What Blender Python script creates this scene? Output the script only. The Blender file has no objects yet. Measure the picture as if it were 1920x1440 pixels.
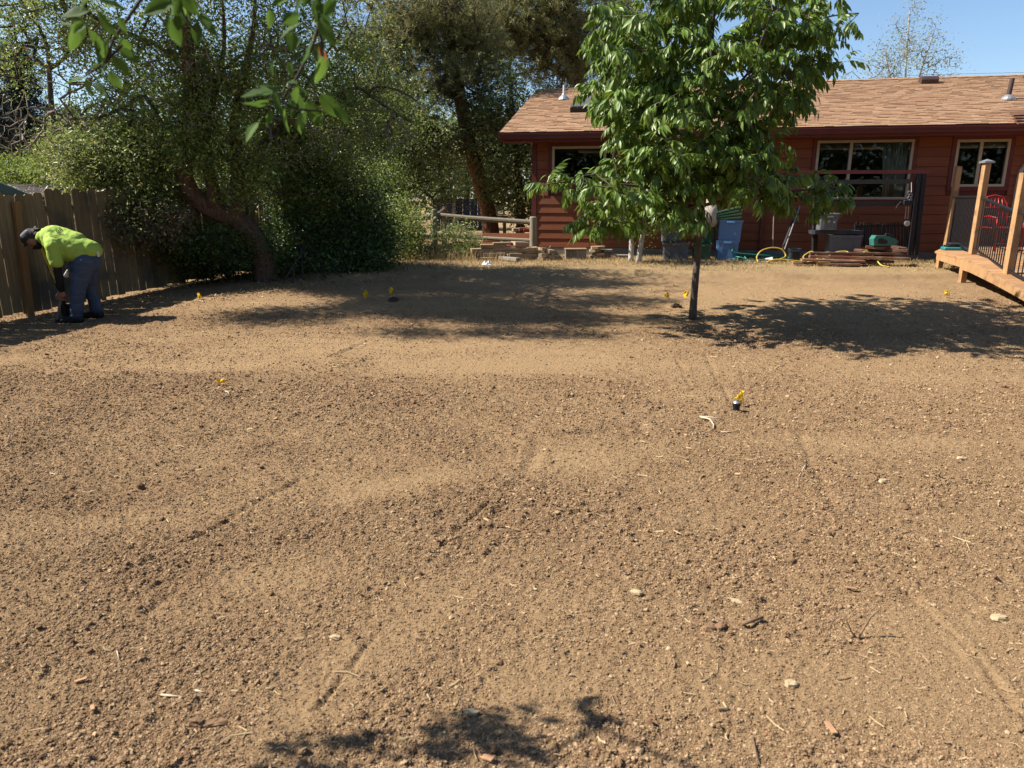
import bpy, math, random
import numpy as np
from mathutils import Vector, Matrix

# ------------------------------------------------------------------ camera, sky, sun, exposure
SC = bpy.context.scene
COL = SC.collection
F = 1340.0                       # focal length in pixels of the 1920 px wide photograph
HC = 1.65                        # camera height
TH = math.atan((720 - 372) / F)  # downward pitch
cam_d = bpy.data.cameras.new('camera')
cam_d.sensor_width = 36.0
cam_d.lens = 36.0 * F / 1920.0
cam_d.clip_start = 0.05
cam_d.clip_end = 2000
cam = bpy.data.objects.new('camera', cam_d)
COL.objects.link(cam)
cam.location = (0, 0, HC)
cam.rotation_euler = (math.pi / 2 - TH, 0, 0)
cam_d.dof.use_dof = True
cam_d.dof.focus_distance = 9.0
cam_d.dof.aperture_fstop = 4.6
SC.camera = cam

SUN_EL = math.radians(46)
SUN_PHI = math.radians(3.4)      # the sun stands to the left, a touch beyond the picture plane
SUN_V = Vector((-math.cos(SUN_PHI) * math.cos(SUN_EL), math.sin(SUN_PHI) * math.cos(SUN_EL), math.sin(SUN_EL)))
world = bpy.data.worlds.new('World')
SC.world = world
world.use_nodes = True
wn = world.node_tree
wn.nodes.clear()
sky = wn.nodes.new('ShaderNodeTexSky')
sky.sky_type = 'NISHITA'
sky.sun_disc = False
sky.sun_elevation = SUN_EL
sky.sun_rotation = math.atan2(SUN_V.x, SUN_V.y)
sky.air_density = 1.0
sky.dust_density = 0.6
sky.ozone_density = 4.0
bg = wn.nodes.new('ShaderNodeBackground')
bg.inputs['Strength'].default_value = 0.075
wo = wn.nodes.new('ShaderNodeOutputWorld')
wn.links.new(sky.outputs[0], bg.inputs[0])
wn.links.new(bg.outputs[0], wo.inputs[0])
sun_d = bpy.data.lights.new('sun', 'SUN')
sun_d.energy = 5.0
sun_d.angle = math.radians(0.5)
sun_d.color = (1.0, 0.93, 0.82)
sun = bpy.data.objects.new('sun', sun_d)
COL.objects.link(sun)
sun.rotation_euler = SUN_V.to_track_quat('Z', 'Y').to_euler()
sun.location = (-20, 5, 25)
SC.view_settings.view_transform = 'Standard'
SC.view_settings.look = 'None'
SC.view_settings.exposure = 1.2
SC.view_settings.gamma = 1.0
SC.view_settings.use_curve_mapping = False
SC.render.engine = 'CYCLES'
SC.cycles.use_denoising = True
SC.cycles.max_bounces = 6
SC.cycles.transparent_max_bounces = 8
SC.cycles.caustics_reflective = False
SC.cycles.caustics_refractive = False

# ------------------------------------------------------------------ helpers
PI = math.pi
ST, CT = math.sin(TH), math.cos(TH)


def ray(px, py):
    u, v = (px - 960) / F, (720 - py) / F
    return Vector((u, v * ST + CT, v * CT - ST))


def at(px, py, Y):
    """the point seen at a pixel of the photograph at world depth Y"""
    d = ray(px, py)
    return Vector((0, 0, HC)) + d * (Y / d.y)


def sstep(a, b, x):
    t = np.clip((np.asarray(x, float) - a) / (b - a), 0, 1)
    return t * t * (3 - 2 * t)


def gz(x, y):
    """terrain height without the fine relief"""
    return 0.31 * sstep(7, 13, y) * (0.45 + 0.55 * sstep(-7, -3, x))


def gp(px, py):
    d = ray(px, py)
    t = 0.5
    for k in range(60):
        z = HC + d.z * t
        g = float(gz(d.x * t, d.y * t))
        t += (z - g) / max(0.05, -d.z) * 0.6
    return Vector((d.x * t, d.y * t, float(gz(d.x * t, d.y * t))))


def hash2(ix, iy, seed):
    h = (ix.astype(np.int64) * 374761393 + iy.astype(np.int64) * 668265263 + seed * 982451653) & 0xFFFFFFFF
    h = ((h ^ (h >> 13)) * 1274126177) & 0xFFFFFFFF
    return ((h ^ (h >> 16)) & 0xFFFF) / 65535.0


def vnoise(x, y, seed=0):
    ix, iy = np.floor(x), np.floor(y)
    fx, fy = x - ix, y - iy
    fx, fy = fx * fx * (3 - 2 * fx), fy * fy * (3 - 2 * fy)
    a, b = hash2(ix, iy, seed), hash2(ix + 1, iy, seed)
    c, d = hash2(ix, iy + 1, seed), hash2(ix + 1, iy + 1, seed)
    return (a * (1 - fx) + b * fx) * (1 - fy) + (c * (1 - fx) + d * fx) * fy


def fbm(x, y, seed=0, octv=4):
    s, a, t = 0, 1, 0
    for k in range(octv):
        s = s + a * vnoise(x, y, seed + k * 17)
        t += a
        a *= 0.5
        x, y = x * 2.03 + 11.3, y * 2.03 + 5.7
    return s / t


def mesh_np(name, verts, faces, mats=None, smooth=False, matidx=None):
    """faces: (n,k) array, or a list of lists"""
    me = bpy.data.meshes.new(name)
    verts = np.asarray(verts, np.float32).reshape(-1, 3)
    if isinstance(faces, np.ndarray):
        n, k = faces.shape
        me.vertices.add(len(verts))
        me.vertices.foreach_set('co', verts.ravel())
        me.loops.add(n * k)
        me.loops.foreach_set('vertex_index', faces.astype(np.int32).ravel())
        me.polygons.add(n)
        me.polygons.foreach_set('loop_start', np.arange(0, n * k, k, dtype=np.int32))
    else:
        me.from_pydata([tuple(v) for v in verts], [], faces)
    if mats is not None:
        for m in (mats if isinstance(mats, (list, tuple)) else [mats]):
            me.materials.append(m)
    if matidx is not None:
        me.polygons.foreach_set('material_index', np.asarray(matidx, np.int32))
    me.update(calc_edges=True)
    if smooth:
        me.polygons.foreach_set('use_smooth', np.ones(len(me.polygons), bool))
    return me


def tag(o, label=None, cat=None, group=None, kind=None):
    if label: o['label'] = label
    if cat: o['category'] = cat
    if group: o['group'] = group
    if kind: o['kind'] = kind
    return o


def thing(name, label, cat, loc=(0, 0, 0), group=None, rz=0):
    o = bpy.data.objects.new(name, None)
    COL.objects.link(o)
    o.location = loc
    o.rotation_euler = (0, 0, rz)
    o.empty_display_size = 0.1
    return tag(o, label, cat, group)


def link(name, me, parent=None, loc=None):
    o = bpy.data.objects.new(name, me)
    COL.objects.link(o)
    if parent is not None: o.parent = parent
    if loc is not None: o.location = loc
    return o


def copy_tree(o, parent=None):
    c = o.copy()
    COL.objects.link(c)
    if parent is not None: c.parent = parent
    for ch in list(o.children):
        copy_tree(ch, c)
    return c


def wloc(o):
    v = Vector((0, 0, 0))
    while o is not None:
        v = v + o.location
        o = o.parent
    return v


class MB:
    """collects shapes and links them as one mesh"""

    def __init__(s):
        s.v, s.f, s.mi, s.m = [], [], [], 0

    def add(s, verts, faces):
        n = len(s.v)
        s.v += [tuple(p) for p in verts]
        s.f += [[i + n for i in f] for f in faces]
        s.mi += [s.m] * len(faces)
        return s

    def box(s, c, ax, ay, az, bevel=0.0):
        """centre and three half-axis vectors"""
        c, ax, ay, az = map(Vector, (c, ax, ay, az))
        if bevel <= 0:
            vs = [c + i * ax + j * ay + k * az for k in (-1, 1) for j in (-1, 1) for i in (-1, 1)]
            return s.add(vs, [(0, 2, 3, 1), (4, 5, 7, 6), (0, 1, 5, 4), (2, 6, 7, 3), (0, 4, 6, 2), (1, 3, 7, 5)])
        lx, ly, lz = ax.length, ay.length, az.length
        b = min(bevel, lx * .45, ly * .45, lz * .45)
        fx, fy, fz = 1 - b / lx, 1 - b / ly, 1 - b / lz
        vs, idx = [], {}
        for k in (-1, 1):
            for j in (-1, 1):
                for i in (-1, 1):
                    for n_, (p, q, r) in enumerate(((1, fy, fz), (fx, 1, fz), (fx, fy, 1))):
                        idx[(i, j, k, n_)] = len(vs)
                        vs.append(c + i * p * ax + j * q * ay + k * r * az)
        fs = []
        for sg in (-1, 1):
            q = [(-1, -1), (1, -1), (1, 1), (-1, 1)]
            fs.append([idx[(sg, a, b_, 0)] for a, b_ in (q if sg > 0 else q[::-1])])
            fs.append([idx[(a, sg, b_, 1)] for a, b_ in (q[::-1] if sg > 0 else q)])
            fs.append([idx[(a, b_, sg, 2)] for a, b_ in (q if sg > 0 else q[::-1])])
        for a in (-1, 1):
            for b_ in (-1, 1):
                fs.append([idx[(a, b_, -1, 0)], idx[(a, b_, -1, 1)], idx[(a, b_, 1, 1)], idx[(a, b_, 1, 0)]])
                fs.append([idx[(a, -1, b_, 0)], idx[(a, -1, b_, 2)], idx[(a, 1, b_, 2)], idx[(a, 1, b_, 0)]])
                fs.append([idx[(-1, a, b_, 1)], idx[(-1, a, b_, 2)], idx[(1, a, b_, 2)], idx[(1, a, b_, 1)]])
        for i in (-1, 1):
            for j in (-1, 1):
                for k in (-1, 1):
                    fs.append([idx[(i, j, k, 0)], idx[(i, j, k, 1)], idx[(i, j, k, 2)]])
        return s.add(vs, fs)

    def bx(s, x0, x1, y0, y1, z0, z1, bevel=0.0):
        return s.box(((x0 + x1) / 2, (y0 + y1) / 2, (z0 + z1) / 2), ((x1 - x0) / 2, 0, 0), (0, (y1 - y0) / 2, 0), (0, 0, (z1 - z0) / 2), bevel)

    def beam(s, a, b, w, h, up=(0, 0, 1), bevel=0.0):
        a, b = Vector(a), Vector(b)
        d = (b - a)
        y = Vector(up).cross(d).normalized()
        z = d.cross(y).normalized()
        return s.box((a + b) / 2, d / 2, y * w / 2, z * h / 2, bevel)

    def tube(s, pts, rad, n=8, cap=True):
        pts = [Vector(p) for p in pts]
        rad = rad if isinstance(rad, (list, tuple)) else [rad] * len(pts)
        base = len(s.v)
        vs, fs = [], []
        up = None
        for i, p in enumerate(pts):
            t = (pts[min(i + 1, len(pts) - 1)] - pts[max(i - 1, 0)])
            t = t.normalized() if t.length > 1e-9 else Vector((0, 0, 1))
            if up is None:
                up = t.orthogonal().normalized()
            up = (up - t * up.dot(t))
            up = up.normalized() if up.length > 1e-6 else t.orthogonal().normalized()
            w = t.cross(up)
            for k in range(n):
                a = 2 * PI * k / n
                vs.append(p + (up * math.cos(a) + w * math.sin(a)) * rad[i])
        for i in range(len(pts) - 1):
            for k in range(n):
                k2 = (k + 1) % n
                fs.append((i * n + k, i * n + k2, (i + 1) * n + k2, (i + 1) * n + k))
        if cap:
            fs.append(tuple(range(n))[::-1])
            fs.append(tuple((len(pts) - 1) * n + k for k in range(n)))
        return s.add(vs, fs)

    def lathe(s, c, prof, n=14, axis=(0, 0, 1)):
        c = Vector(c)
        q = Vector((0, 0, 1)).rotation_difference(Vector(axis).normalized())
        vs, fs = [], []
        for r, h in prof:
            for k in range(n):
                a = 2 * PI * k / n
                vs.append(c + q @ Vector((r * math.cos(a), r * math.sin(a), h)))
        for i in range(len(prof) - 1):
            for k in range(n):
                k2 = (k + 1) % n
                fs.append((i * n + k, i * n + k2, (i + 1) * n + k2, (i + 1) * n + k))
        fs.append(tuple(range(n))[::-1])
        fs.append(tuple((len(prof) - 1) * n + k for k in range(n)))
        return s.add(vs, fs)

    def prism(s, poly, d):
        """flat polygon extruded along the vector d"""
        poly = [Vector(p) for p in poly]
        n = len(poly)
        vs = poly + [p + Vector(d) for p in poly]
        fs = [tuple(range(n))[::-1], tuple(range(n, 2 * n))]
        for k in range(n):
            k2 = (k + 1) % n
            fs.append((k, k2, n + k2, n + k))
        return s.add(vs, fs)

    def build(s, name, mat, parent=None, loc=None, smooth=False, weld=False):
        """vertices are world positions; the object's origin is its parent's place, or loc"""
        o_ = wloc(parent) if parent is not None else Vector((0, 0, 0))
        if loc is not None: o_ = Vector(loc)
        me = bpy.data.meshes.new(name)
        me.from_pydata([(x - o_.x, y - o_.y, z - o_.z) for x, y, z in s.v], [], s.f)
        for m in (mat if isinstance(mat, (list, tuple)) else [mat]):
            me.materials.append(m)
        if max(s.mi, default=0) > 0:
            me.polygons.foreach_set('material_index', s.mi)
        if smooth:
            me.polygons.foreach_set('use_smooth', [True] * len(me.polygons))
        import bmesh
        bm = bmesh.new(); bm.from_mesh(me)
        if weld: bmesh.ops.remove_doubles(bm, verts=bm.verts, dist=1e-5)
        bmesh.ops.recalc_face_normals(bm, faces=bm.faces)
        bm.to_mesh(me); bm.free()
        ob = link(name, me, parent)
        if loc is not None:
            ob.location = Vector(loc) - (wloc(parent) if parent is not None else Vector((0, 0, 0)))
        return ob


# ------------------------------------------------------------------ materials
ALB = 0.72     # overall reflectance level


def _nt(name):
    m = bpy.data.materials.new(name)
    m.use_nodes = True
    nt = m.node_tree
    return m, nt, nt.nodes['Principled BSDF'], nt.nodes.new, nt.links.new


def mat(name, c1, c2=None, scale=8.0, rough=0.8, bump=0.0, bscale=None, stretch=(1, 1, 1), spec=0.3, metal=0.0, ovar=0.0, detail=5, dirt=None, dscale=1.5):
    m, nt, p, N, L = _nt(name)
    p.inputs['Roughness'].default_value = rough
    p.inputs['Specular IOR Level'].default_value = spec
    p.inputs['Metallic'].default_value = metal
    tc = N('ShaderNodeTexCoord'); oi = N('ShaderNodeObjectInfo')
    mp = N('ShaderNodeMapping'); mp.inputs['Scale'].default_value = stretch
    ad = N('ShaderNodeVectorMath'); ad.operation = 'ADD'
    ml = N('ShaderNodeVectorMath'); ml.operation = 'SCALE'; ml.inputs['Scale'].default_value = 1.0
    cmb = N('ShaderNodeCombineXYZ')
    mm = N('ShaderNodeMath'); mm.operation = 'MULTIPLY'; mm.inputs[1].default_value = 37.0
    L(oi.outputs['Random'], mm.inputs[0])
    for k in range(3): L(mm.outputs[0], cmb.inputs[k])
    L(tc.outputs['Object'], mp.inputs[0]); L(mp.outputs[0], ad.inputs[0]); L(cmb.outputs[0], ad.inputs[1])
    nz = N('ShaderNodeTexNoise'); nz.inputs['Scale'].default_value = scale; nz.inputs['Detail'].default_value = detail; nz.inputs['Roughness'].default_value = 0.65
    L(ad.outputs[0], nz.inputs['Vector'])
    c2 = c2 or tuple(x * 0.7 for x in c1)
    c1, c2 = tuple(x * ALB for x in c1), tuple(x * ALB for x in c2)
    if dirt: dirt = tuple(x * ALB for x in dirt)
    rp = N('ShaderNodeValToRGB')
    rp.color_ramp.elements[0].position = 0.3; rp.color_ramp.elements[1].position = 0.7
    rp.color_ramp.elements[0].color = (*c2, 1); rp.color_ramp.elements[1].color = (*c1, 1)
    L(nz.outputs[0], rp.inputs[0])
    out = rp.outputs[0]
    if dirt:
        dn = N('ShaderNodeTexNoise'); dn.inputs['Scale'].default_value = dscale; dn.inputs['Detail'].default_value = 6
        L(tc.outputs['Object'], dn.inputs['Vector'])
        dr = N('ShaderNodeValToRGB'); dr.color_ramp.elements[0].position = 0.5; dr.color_ramp.elements[1].position = 0.68
        L(dn.outputs[0], dr.inputs[0])
        mx = N('ShaderNodeMixRGB'); L(dr.outputs[0], mx.inputs[0]); L(out, mx.inputs[1]); mx.inputs[2].default_value = (*dirt, 1)
        out = mx.outputs[0]
    if ovar:
        hv = N('ShaderNodeHueSaturation')
        mr = N('ShaderNodeMapRange'); mr.inputs[3].default_value = 1 - ovar; mr.inputs[4].default_value = 1 + ovar
        L(oi.outputs['Random'], mr.inputs[0]); L(mr.outputs[0], hv.inputs['Value']); L(out, hv.inputs['Color'])
        out = hv.outputs[0]
    L(out, p.inputs['Base Color'])
    if bump:
        b2 = N('ShaderNodeTexNoise'); b2.inputs['Scale'].default_value = bscale or scale * 3; b2.inputs['Detail'].default_value = 6
        L(ad.outputs[0], b2.inputs['Vector'])
        bp = N('ShaderNodeBump'); bp.inputs['Strength'].default_value = min(1.0, bump); bp.inputs['Distance'].default_value = 0.01
        L(b2.outputs[0], bp.inputs['Height']); L(bp.outputs[0], p.inputs['Normal'])
    return m


def leafmat(name, cols, rough=0.45, trans=0.35, spec=0.4, bump=False):
    """each leaf (mesh island) takes its own tone"""
    m, nt, p, N, L = _nt(name)
    g = N('ShaderNodeNewGeometry'); oi = N('ShaderNodeObjectInfo')
    a = N('ShaderNodeMath'); a.operation = 'ADD'; fr = N('ShaderNodeMath'); fr.operation = 'FRACT'
    L(g.outputs['Random Per Island'], a.inputs[0]); L(oi.outputs['Random'], a.inputs[1]); L(a.outputs[0], fr.inputs[0])
    rp = N('ShaderNodeValToRGB')
    el = rp.color_ramp.elements
    while len(el) < len(cols): el.new(0.5)
    for i, c in enumerate(cols):
        el[i].position = i / max(1, len(cols) - 1); el[i].color = (*[x * 0.78 for x in c], 1)
    L(fr.outputs[0], rp.inputs[0])
    L(rp.outputs[0], p.inputs['Base Color'])
    p.inputs['Roughness'].default_value = rough
    p.inputs['Specular IOR Level'].default_value = spec
    tr = N('ShaderNodeBsdfTranslucent')
    hs = N('ShaderNodeHueSaturation'); hs.inputs['Hue'].default_value = 0.48; hs.inputs['Value'].default_value = 1.5
    L(rp.outputs[0], hs.inputs['Color']); L(hs.outputs[0], tr.inputs[0])
    mx = N('ShaderNodeMixShader'); mx.inputs[0].default_value = trans
    L(p.outputs[0], mx.inputs[1]); L(tr.outputs[0], mx.inputs[2])
    L(mx.outputs[0], nt.nodes['Material Output'].inputs['Surface'])
    return m


def glassmat(name, tint=(0.75, 0.8, 0.8)):
    m, nt, p, N, L = _nt(name)
    t = N('ShaderNodeBsdfTransparent'); t.inputs[0].default_value = (*tint, 1)
    gl = N('ShaderNodeBsdfGlossy'); gl.inputs['Roughness'].default_value = 0.02
    fz = N('ShaderNodeFresnel'); fz.inputs[0].default_value = 1.45
    mx = N('ShaderNodeMixShader')
    L(fz.outputs[0], mx.inputs[0]); L(t.outputs[0], mx.inputs[1]); L(gl.outputs[0], mx.inputs[2])
    L(mx.outputs[0], nt.nodes['Material Output'].inputs['Surface'])
    return m


M = {}
M['plank_red'] = mat('stained siding', (0.285, 0.09, 0.036), (0.205, 0.058, 0.025), 3, 0.7, 0.3, 40, (0.5, 0.5, 9), ovar=0.08)
M['trim_red'] = mat('red trim paint', (0.17, 0.035, 0.025), (0.12, 0.025, 0.02), 4, 0.5, 0.1, ovar=0.05)
M['gutter'] = mat('maroon gutter metal', (0.13, 0.03, 0.03), (0.09, 0.022, 0.022), 2, 0.35, 0.0)
M['foundation'] = mat('concrete footing', (0.3, 0.27, 0.23), (0.2, 0.18, 0.15), 6, 0.9, 0.4)
M['cream'] = mat('cream window frame', (0.52, 0.44, 0.33), (0.45, 0.38, 0.28), 3, 0.5)
M['glass'] = glassmat('window glass')
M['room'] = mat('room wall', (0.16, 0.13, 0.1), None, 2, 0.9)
M['curtain'] = mat('curtain', (0.75, 0.68, 0.55), (0.6, 0.53, 0.42), 3, 0.9, 0, stretch=(8, 8, 0.3))
for i, (a, b) in enumerate((((0.43, 0.26, 0.15), (0.36, 0.215, 0.122)), ((0.41, 0.243, 0.138), (0.34, 0.20, 0.112)), ((0.385, 0.222, 0.125), (0.315, 0.18, 0.10)), ((0.46, 0.285, 0.168), (0.385, 0.235, 0.138)))):
    M['shingle%d' % i] = mat('shingle tone', a, b, 30, 0.95, 0.5, 150)
M['fence'] = mat('weathered fence wood', (0.34, 0.24, 0.12), (0.205, 0.142, 0.075), 5, 0.9, 0.6, 14, (7, 7, 0.35), ovar=0.25, dirt=(0.10, 0.085, 0.065), dscale=1.3)
M['newpost'] = mat('new fence post', (0.36, 0.20, 0.075), (0.25, 0.135, 0.05), 5, 0.85, 0.3, 14, (7, 7, 0.4))
M['cedar'] = mat('new cedar lumber', (0.58, 0.35, 0.165), (0.40, 0.215, 0.095), 5, 0.75, 0.35, 14, (6, 6, 0.45), ovar=0.12, dirt=(0.30, 0.17, 0.085), dscale=5)
M['cedar_h'] = mat('cedar deck board', (0.52, 0.29, 0.14), (0.38, 0.20, 0.09), 4, 0.7, 0.25, 12, (0.5, 7, 7), ovar=0.16)
M['grey_wood'] = mat('weathered round rail', (0.34, 0.29, 0.21), (0.22, 0.185, 0.13), 6, 0.9, 0.5, 20, (6, 6, 1.0), ovar=0.12)
M['black'] = mat('black metal', (0.02, 0.02, 0.022), (0.014, 0.014, 0.016), 5, 0.45)
M['darkframe'] = mat('dark painted frame', (0.035, 0.028, 0.028), (0.02, 0.018, 0.02), 4, 0.6)
M['alu'] = mat('galvanised metal', (0.62, 0.62, 0.6), (0.5, 0.5, 0.48), 8, 0.35, metal=0.7)
M['brownpipe'] = mat('brown vent pipe', (0.10, 0.06, 0.05), None, 6, 0.5)
M['skyglass'] = mat('skylight acrylic', (0.18, 0.18, 0.18), (0.13, 0.13, 0.13), 5, 0.22)
M['bark_red'] = mat('reddish bark', (0.24, 0.14, 0.095), (0.07, 0.042, 0.032), 7, 0.95, 1.0, 16, (5, 5, 0.6), detail=8)
M['bark_grey'] = mat('grey bark', (0.16, 0.13, 0.105), (0.07, 0.058, 0.048), 8, 0.95, 0.9, 20, (3, 3, 0.8))
M['bark_dark'] = mat('dark twig bark', (0.09, 0.07, 0.055), (0.05, 0.04, 0.03), 10, 0.95)
M['bark_pine'] = mat('pine bark', (0.42, 0.18, 0.10), (0.2, 0.09, 0.055), 5, 0.95, 1.0, 10, (4, 4, 1.0))
M['bark_ash'] = mat('young ash bark', (0.17, 0.13, 0.10), (0.08, 0.062, 0.05), 10, 0.9, 0.7, 25, (3, 3, 0.8))
M['bark_white'] = mat('white birch bark', (0.68, 0.64, 0.58), (0.36, 0.32, 0.27), 7, 0.8, 0.4, 20, (0.7, 0.7, 3))
M['twig_pale'] = mat('bare dry twig', (0.30, 0.25, 0.20), (0.18, 0.15, 0.12), 10, 0.9)
M['leaf_ash'] = leafmat('ash leaf', [(0.08, 0.155, 0.02), (0.11, 0.195, 0.025), (0.145, 0.235, 0.032), (0.19, 0.28, 0.042)], 0.44, 0.28, 0.38)
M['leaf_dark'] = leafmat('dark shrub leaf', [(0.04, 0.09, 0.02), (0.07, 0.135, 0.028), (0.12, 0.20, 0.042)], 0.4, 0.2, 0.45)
M['leaf_mid'] = leafmat('olive leaf', [(0.09, 0.15, 0.03), (0.15, 0.23, 0.042), (0.23, 0.31, 0.065), (0.33, 0.36, 0.11)], 0.42, 0.36, 0.42)
M['leaf_shrub'] = leafmat('shrub leaf', [(0.11, 0.17, 0.04), (0.17, 0.24, 0.055), (0.23, 0.29, 0.085), (0.31, 0.31, 0.13)], 0.42, 0.36, 0.42)
M['leaf_dry'] = leafmat('drying leaf', [(0.17, 0.15, 0.085), (0.21, 0.18, 0.11), (0.25, 0.16, 0.09), (0.18, 0.19, 0.09)], 0.6, 0.3, 0.3)
M['leaf_bright'] = leafmat('yellow green leaf', [(0.11, 0.17, 0.03), (0.16, 0.23, 0.045), (0.2, 0.27, 0.06)], 0.5, 0.45, 0.3)
M['leaf_pale'] = leafmat('pale poplar leaf', [(0.18, 0.22, 0.12), (0.26, 0.29, 0.18), (0.34, 0.36, 0.25)], 0.5, 0.4, 0.4)
M['leaf_far'] = leafmat('far tree leaf', [(0.10, 0.16, 0.055), (0.15, 0.22, 0.075), (0.22, 0.29, 0.10)], 0.6, 0.35, 0.3)
M['needle'] = leafmat('pine needle', [(0.11, 0.135, 0.04), (0.17, 0.185, 0.055), (0.24, 0.24, 0.08), (0.25, 0.21, 0.10)], 0.6, 0.3, 0.3)
M['needle_spruce'] = leafmat('spruce needle', [(0.018, 0.03, 0.028), (0.03, 0.045, 0.04), (0.045, 0.06, 0.05)], 0.6, 0.15, 0.3)
M['leaf_fore'] = leafmat('near leaf', [(0.045, 0.10, 0.016), (0.065, 0.14, 0.022), (0.09, 0.18, 0.028)], 0.6, 0.45, 0.12)
M['leaf_rust'] = leafmat('rust coloured leaf', [(0.35, 0.13, 0.04), (0.42, 0.2, 0.07)], 0.6, 0.4, 0.2)
M['drygrass'] = leafmat('dry grass', [(0.42, 0.31, 0.15), (0.55, 0.42, 0.22), (0.34, 0.26, 0.13)], 0.8, 0.25, 0.1)
M['straw'] = leafmat('straw bits', [(0.40, 0.29, 0.16), (0.50, 0.38, 0.22), (0.32, 0.22, 0.13), (0.28, 0.17, 0.10)], 0.85, 0.0, 0.1)
M['flag'] = leafmat('yellow flag', [(0.85, 0.58, 0.015), (0.85, 0.62, 0.02)], 0.5, 0.25, 0.3)
M['wire'] = mat('flag wire', (0.5, 0.45, 0.4), None, 5, 0.4)
M['rock'] = mat('pale stone', (0.56, 0.44, 0.27), (0.42, 0.32, 0.19), 20, 0.95, 0.3, 60, spec=.05)
M['rock_brown'] = mat('brown stone', (0.29, 0.18, 0.105), (0.2, 0.125, 0.075), 20, 0.95, 0.3, 60, spec=.05)
M['slab'] = mat('weathered slab', (0.44, 0.33, 0.21), (0.25, 0.18, 0.11), 7, 0.92, 0.6, 20, (1, 1, 3), ovar=0.3)
M['slab_grey'] = mat('grey stone block', (0.33, 0.29, 0.235), (0.21, 0.18, 0.145), 8, 0.92, 0.6, 25, ovar=0.2)
M['lumber_red'] = mat('red stained lumber', (0.26, 0.11, 0.06), (0.14, 0.055, 0.032), 4, 0.75, 0.5, 14, (0.5, 6, 6), ovar=0.5, dirt=(0.3, 0.2, 0.13), dscale=4)
M['bin_blue'] = mat('blue plastic', (0.13, 0.27, 0.52), (0.11, 0.235, 0.46), 3, 0.4, ovar=0.08)
M['bin_green'] = mat('green plastic', (0.05, 0.13, 0.075), (0.04, 0.11, 0.06), 3, 0.45, ovar=0.1)
M['bin_grey'] = mat('grey plastic', (0.17, 0.18, 0.195), (0.14, 0.15, 0.165), 3, 0.5, ovar=0.1)
M['bin_dark'] = mat('dark plastic', (0.035, 0.04, 0.05), None, 3, 0.45)
M['white'] = mat('white plastic', (0.78, 0.78, 0.76), (0.68, 0.68, 0.66), 4, 0.5)
M['sack'] = mat('white woven sack', (0.55, 0.49, 0.42), (0.44, 0.38, 0.32), 12, 0.9, 0.4)
M['hose_green'] = mat('green hose', (0.02, 0.16, 0.12), (0.016, 0.13, 0.10), 5, 0.4)
M['hose_yellow'] = mat('yellow hose', (0.66, 0.46, 0.06), (0.55, 0.37, 0.05), 5, 0.45)
M['teal'] = mat('turquoise plastic', (0.03, 0.33, 0.36), None, 4, 0.4)
M['teal_tool'] = mat('green tool case', (0.05, 0.22, 0.18), None, 4, 0.4)
M['red_metal'] = mat('red enamel', (0.42, 0.03, 0.035), None, 4, 0.35)
M['brick'] = mat('red clay brick', (0.36, 0.13, 0.08), (0.25, 0.09, 0.06), 12, 0.9, 0.5)
M['navy'] = mat('navy fence', (0.03, 0.04, 0.08), (0.02, 0.03, 0.06), 4, 0.7)
M['teal_paint'] = mat('dark green fascia', (0.04, 0.10, 0.09), None, 4, 0.6)
M['shake'] = mat('grey brown shake', (0.33, 0.28, 0.24), (0.22, 0.19, 0.16), 20, 0.95, 0.4, ovar=0.2)
M['orange_board'] = mat('orange bed board', (0.38, 0.13, 0.06), (0.28, 0.09, 0.045), 4, 0.8, 0.3, 14, (0.6, 5, 5), ovar=0.12)
M['twig'] = mat('dry stick', (0.28, 0.18, 0.11), (0.18, 0.115, 0.07), 12, 0.9)
M['chip'] = mat('wood chip', (0.5, 0.29, 0.16), (0.38, 0.21, 0.11), 12, 0.9)
M['root'] = mat('bleached root', (0.62, 0.52, 0.38), (0.5, 0.4, 0.28), 9, 0.9)
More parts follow.
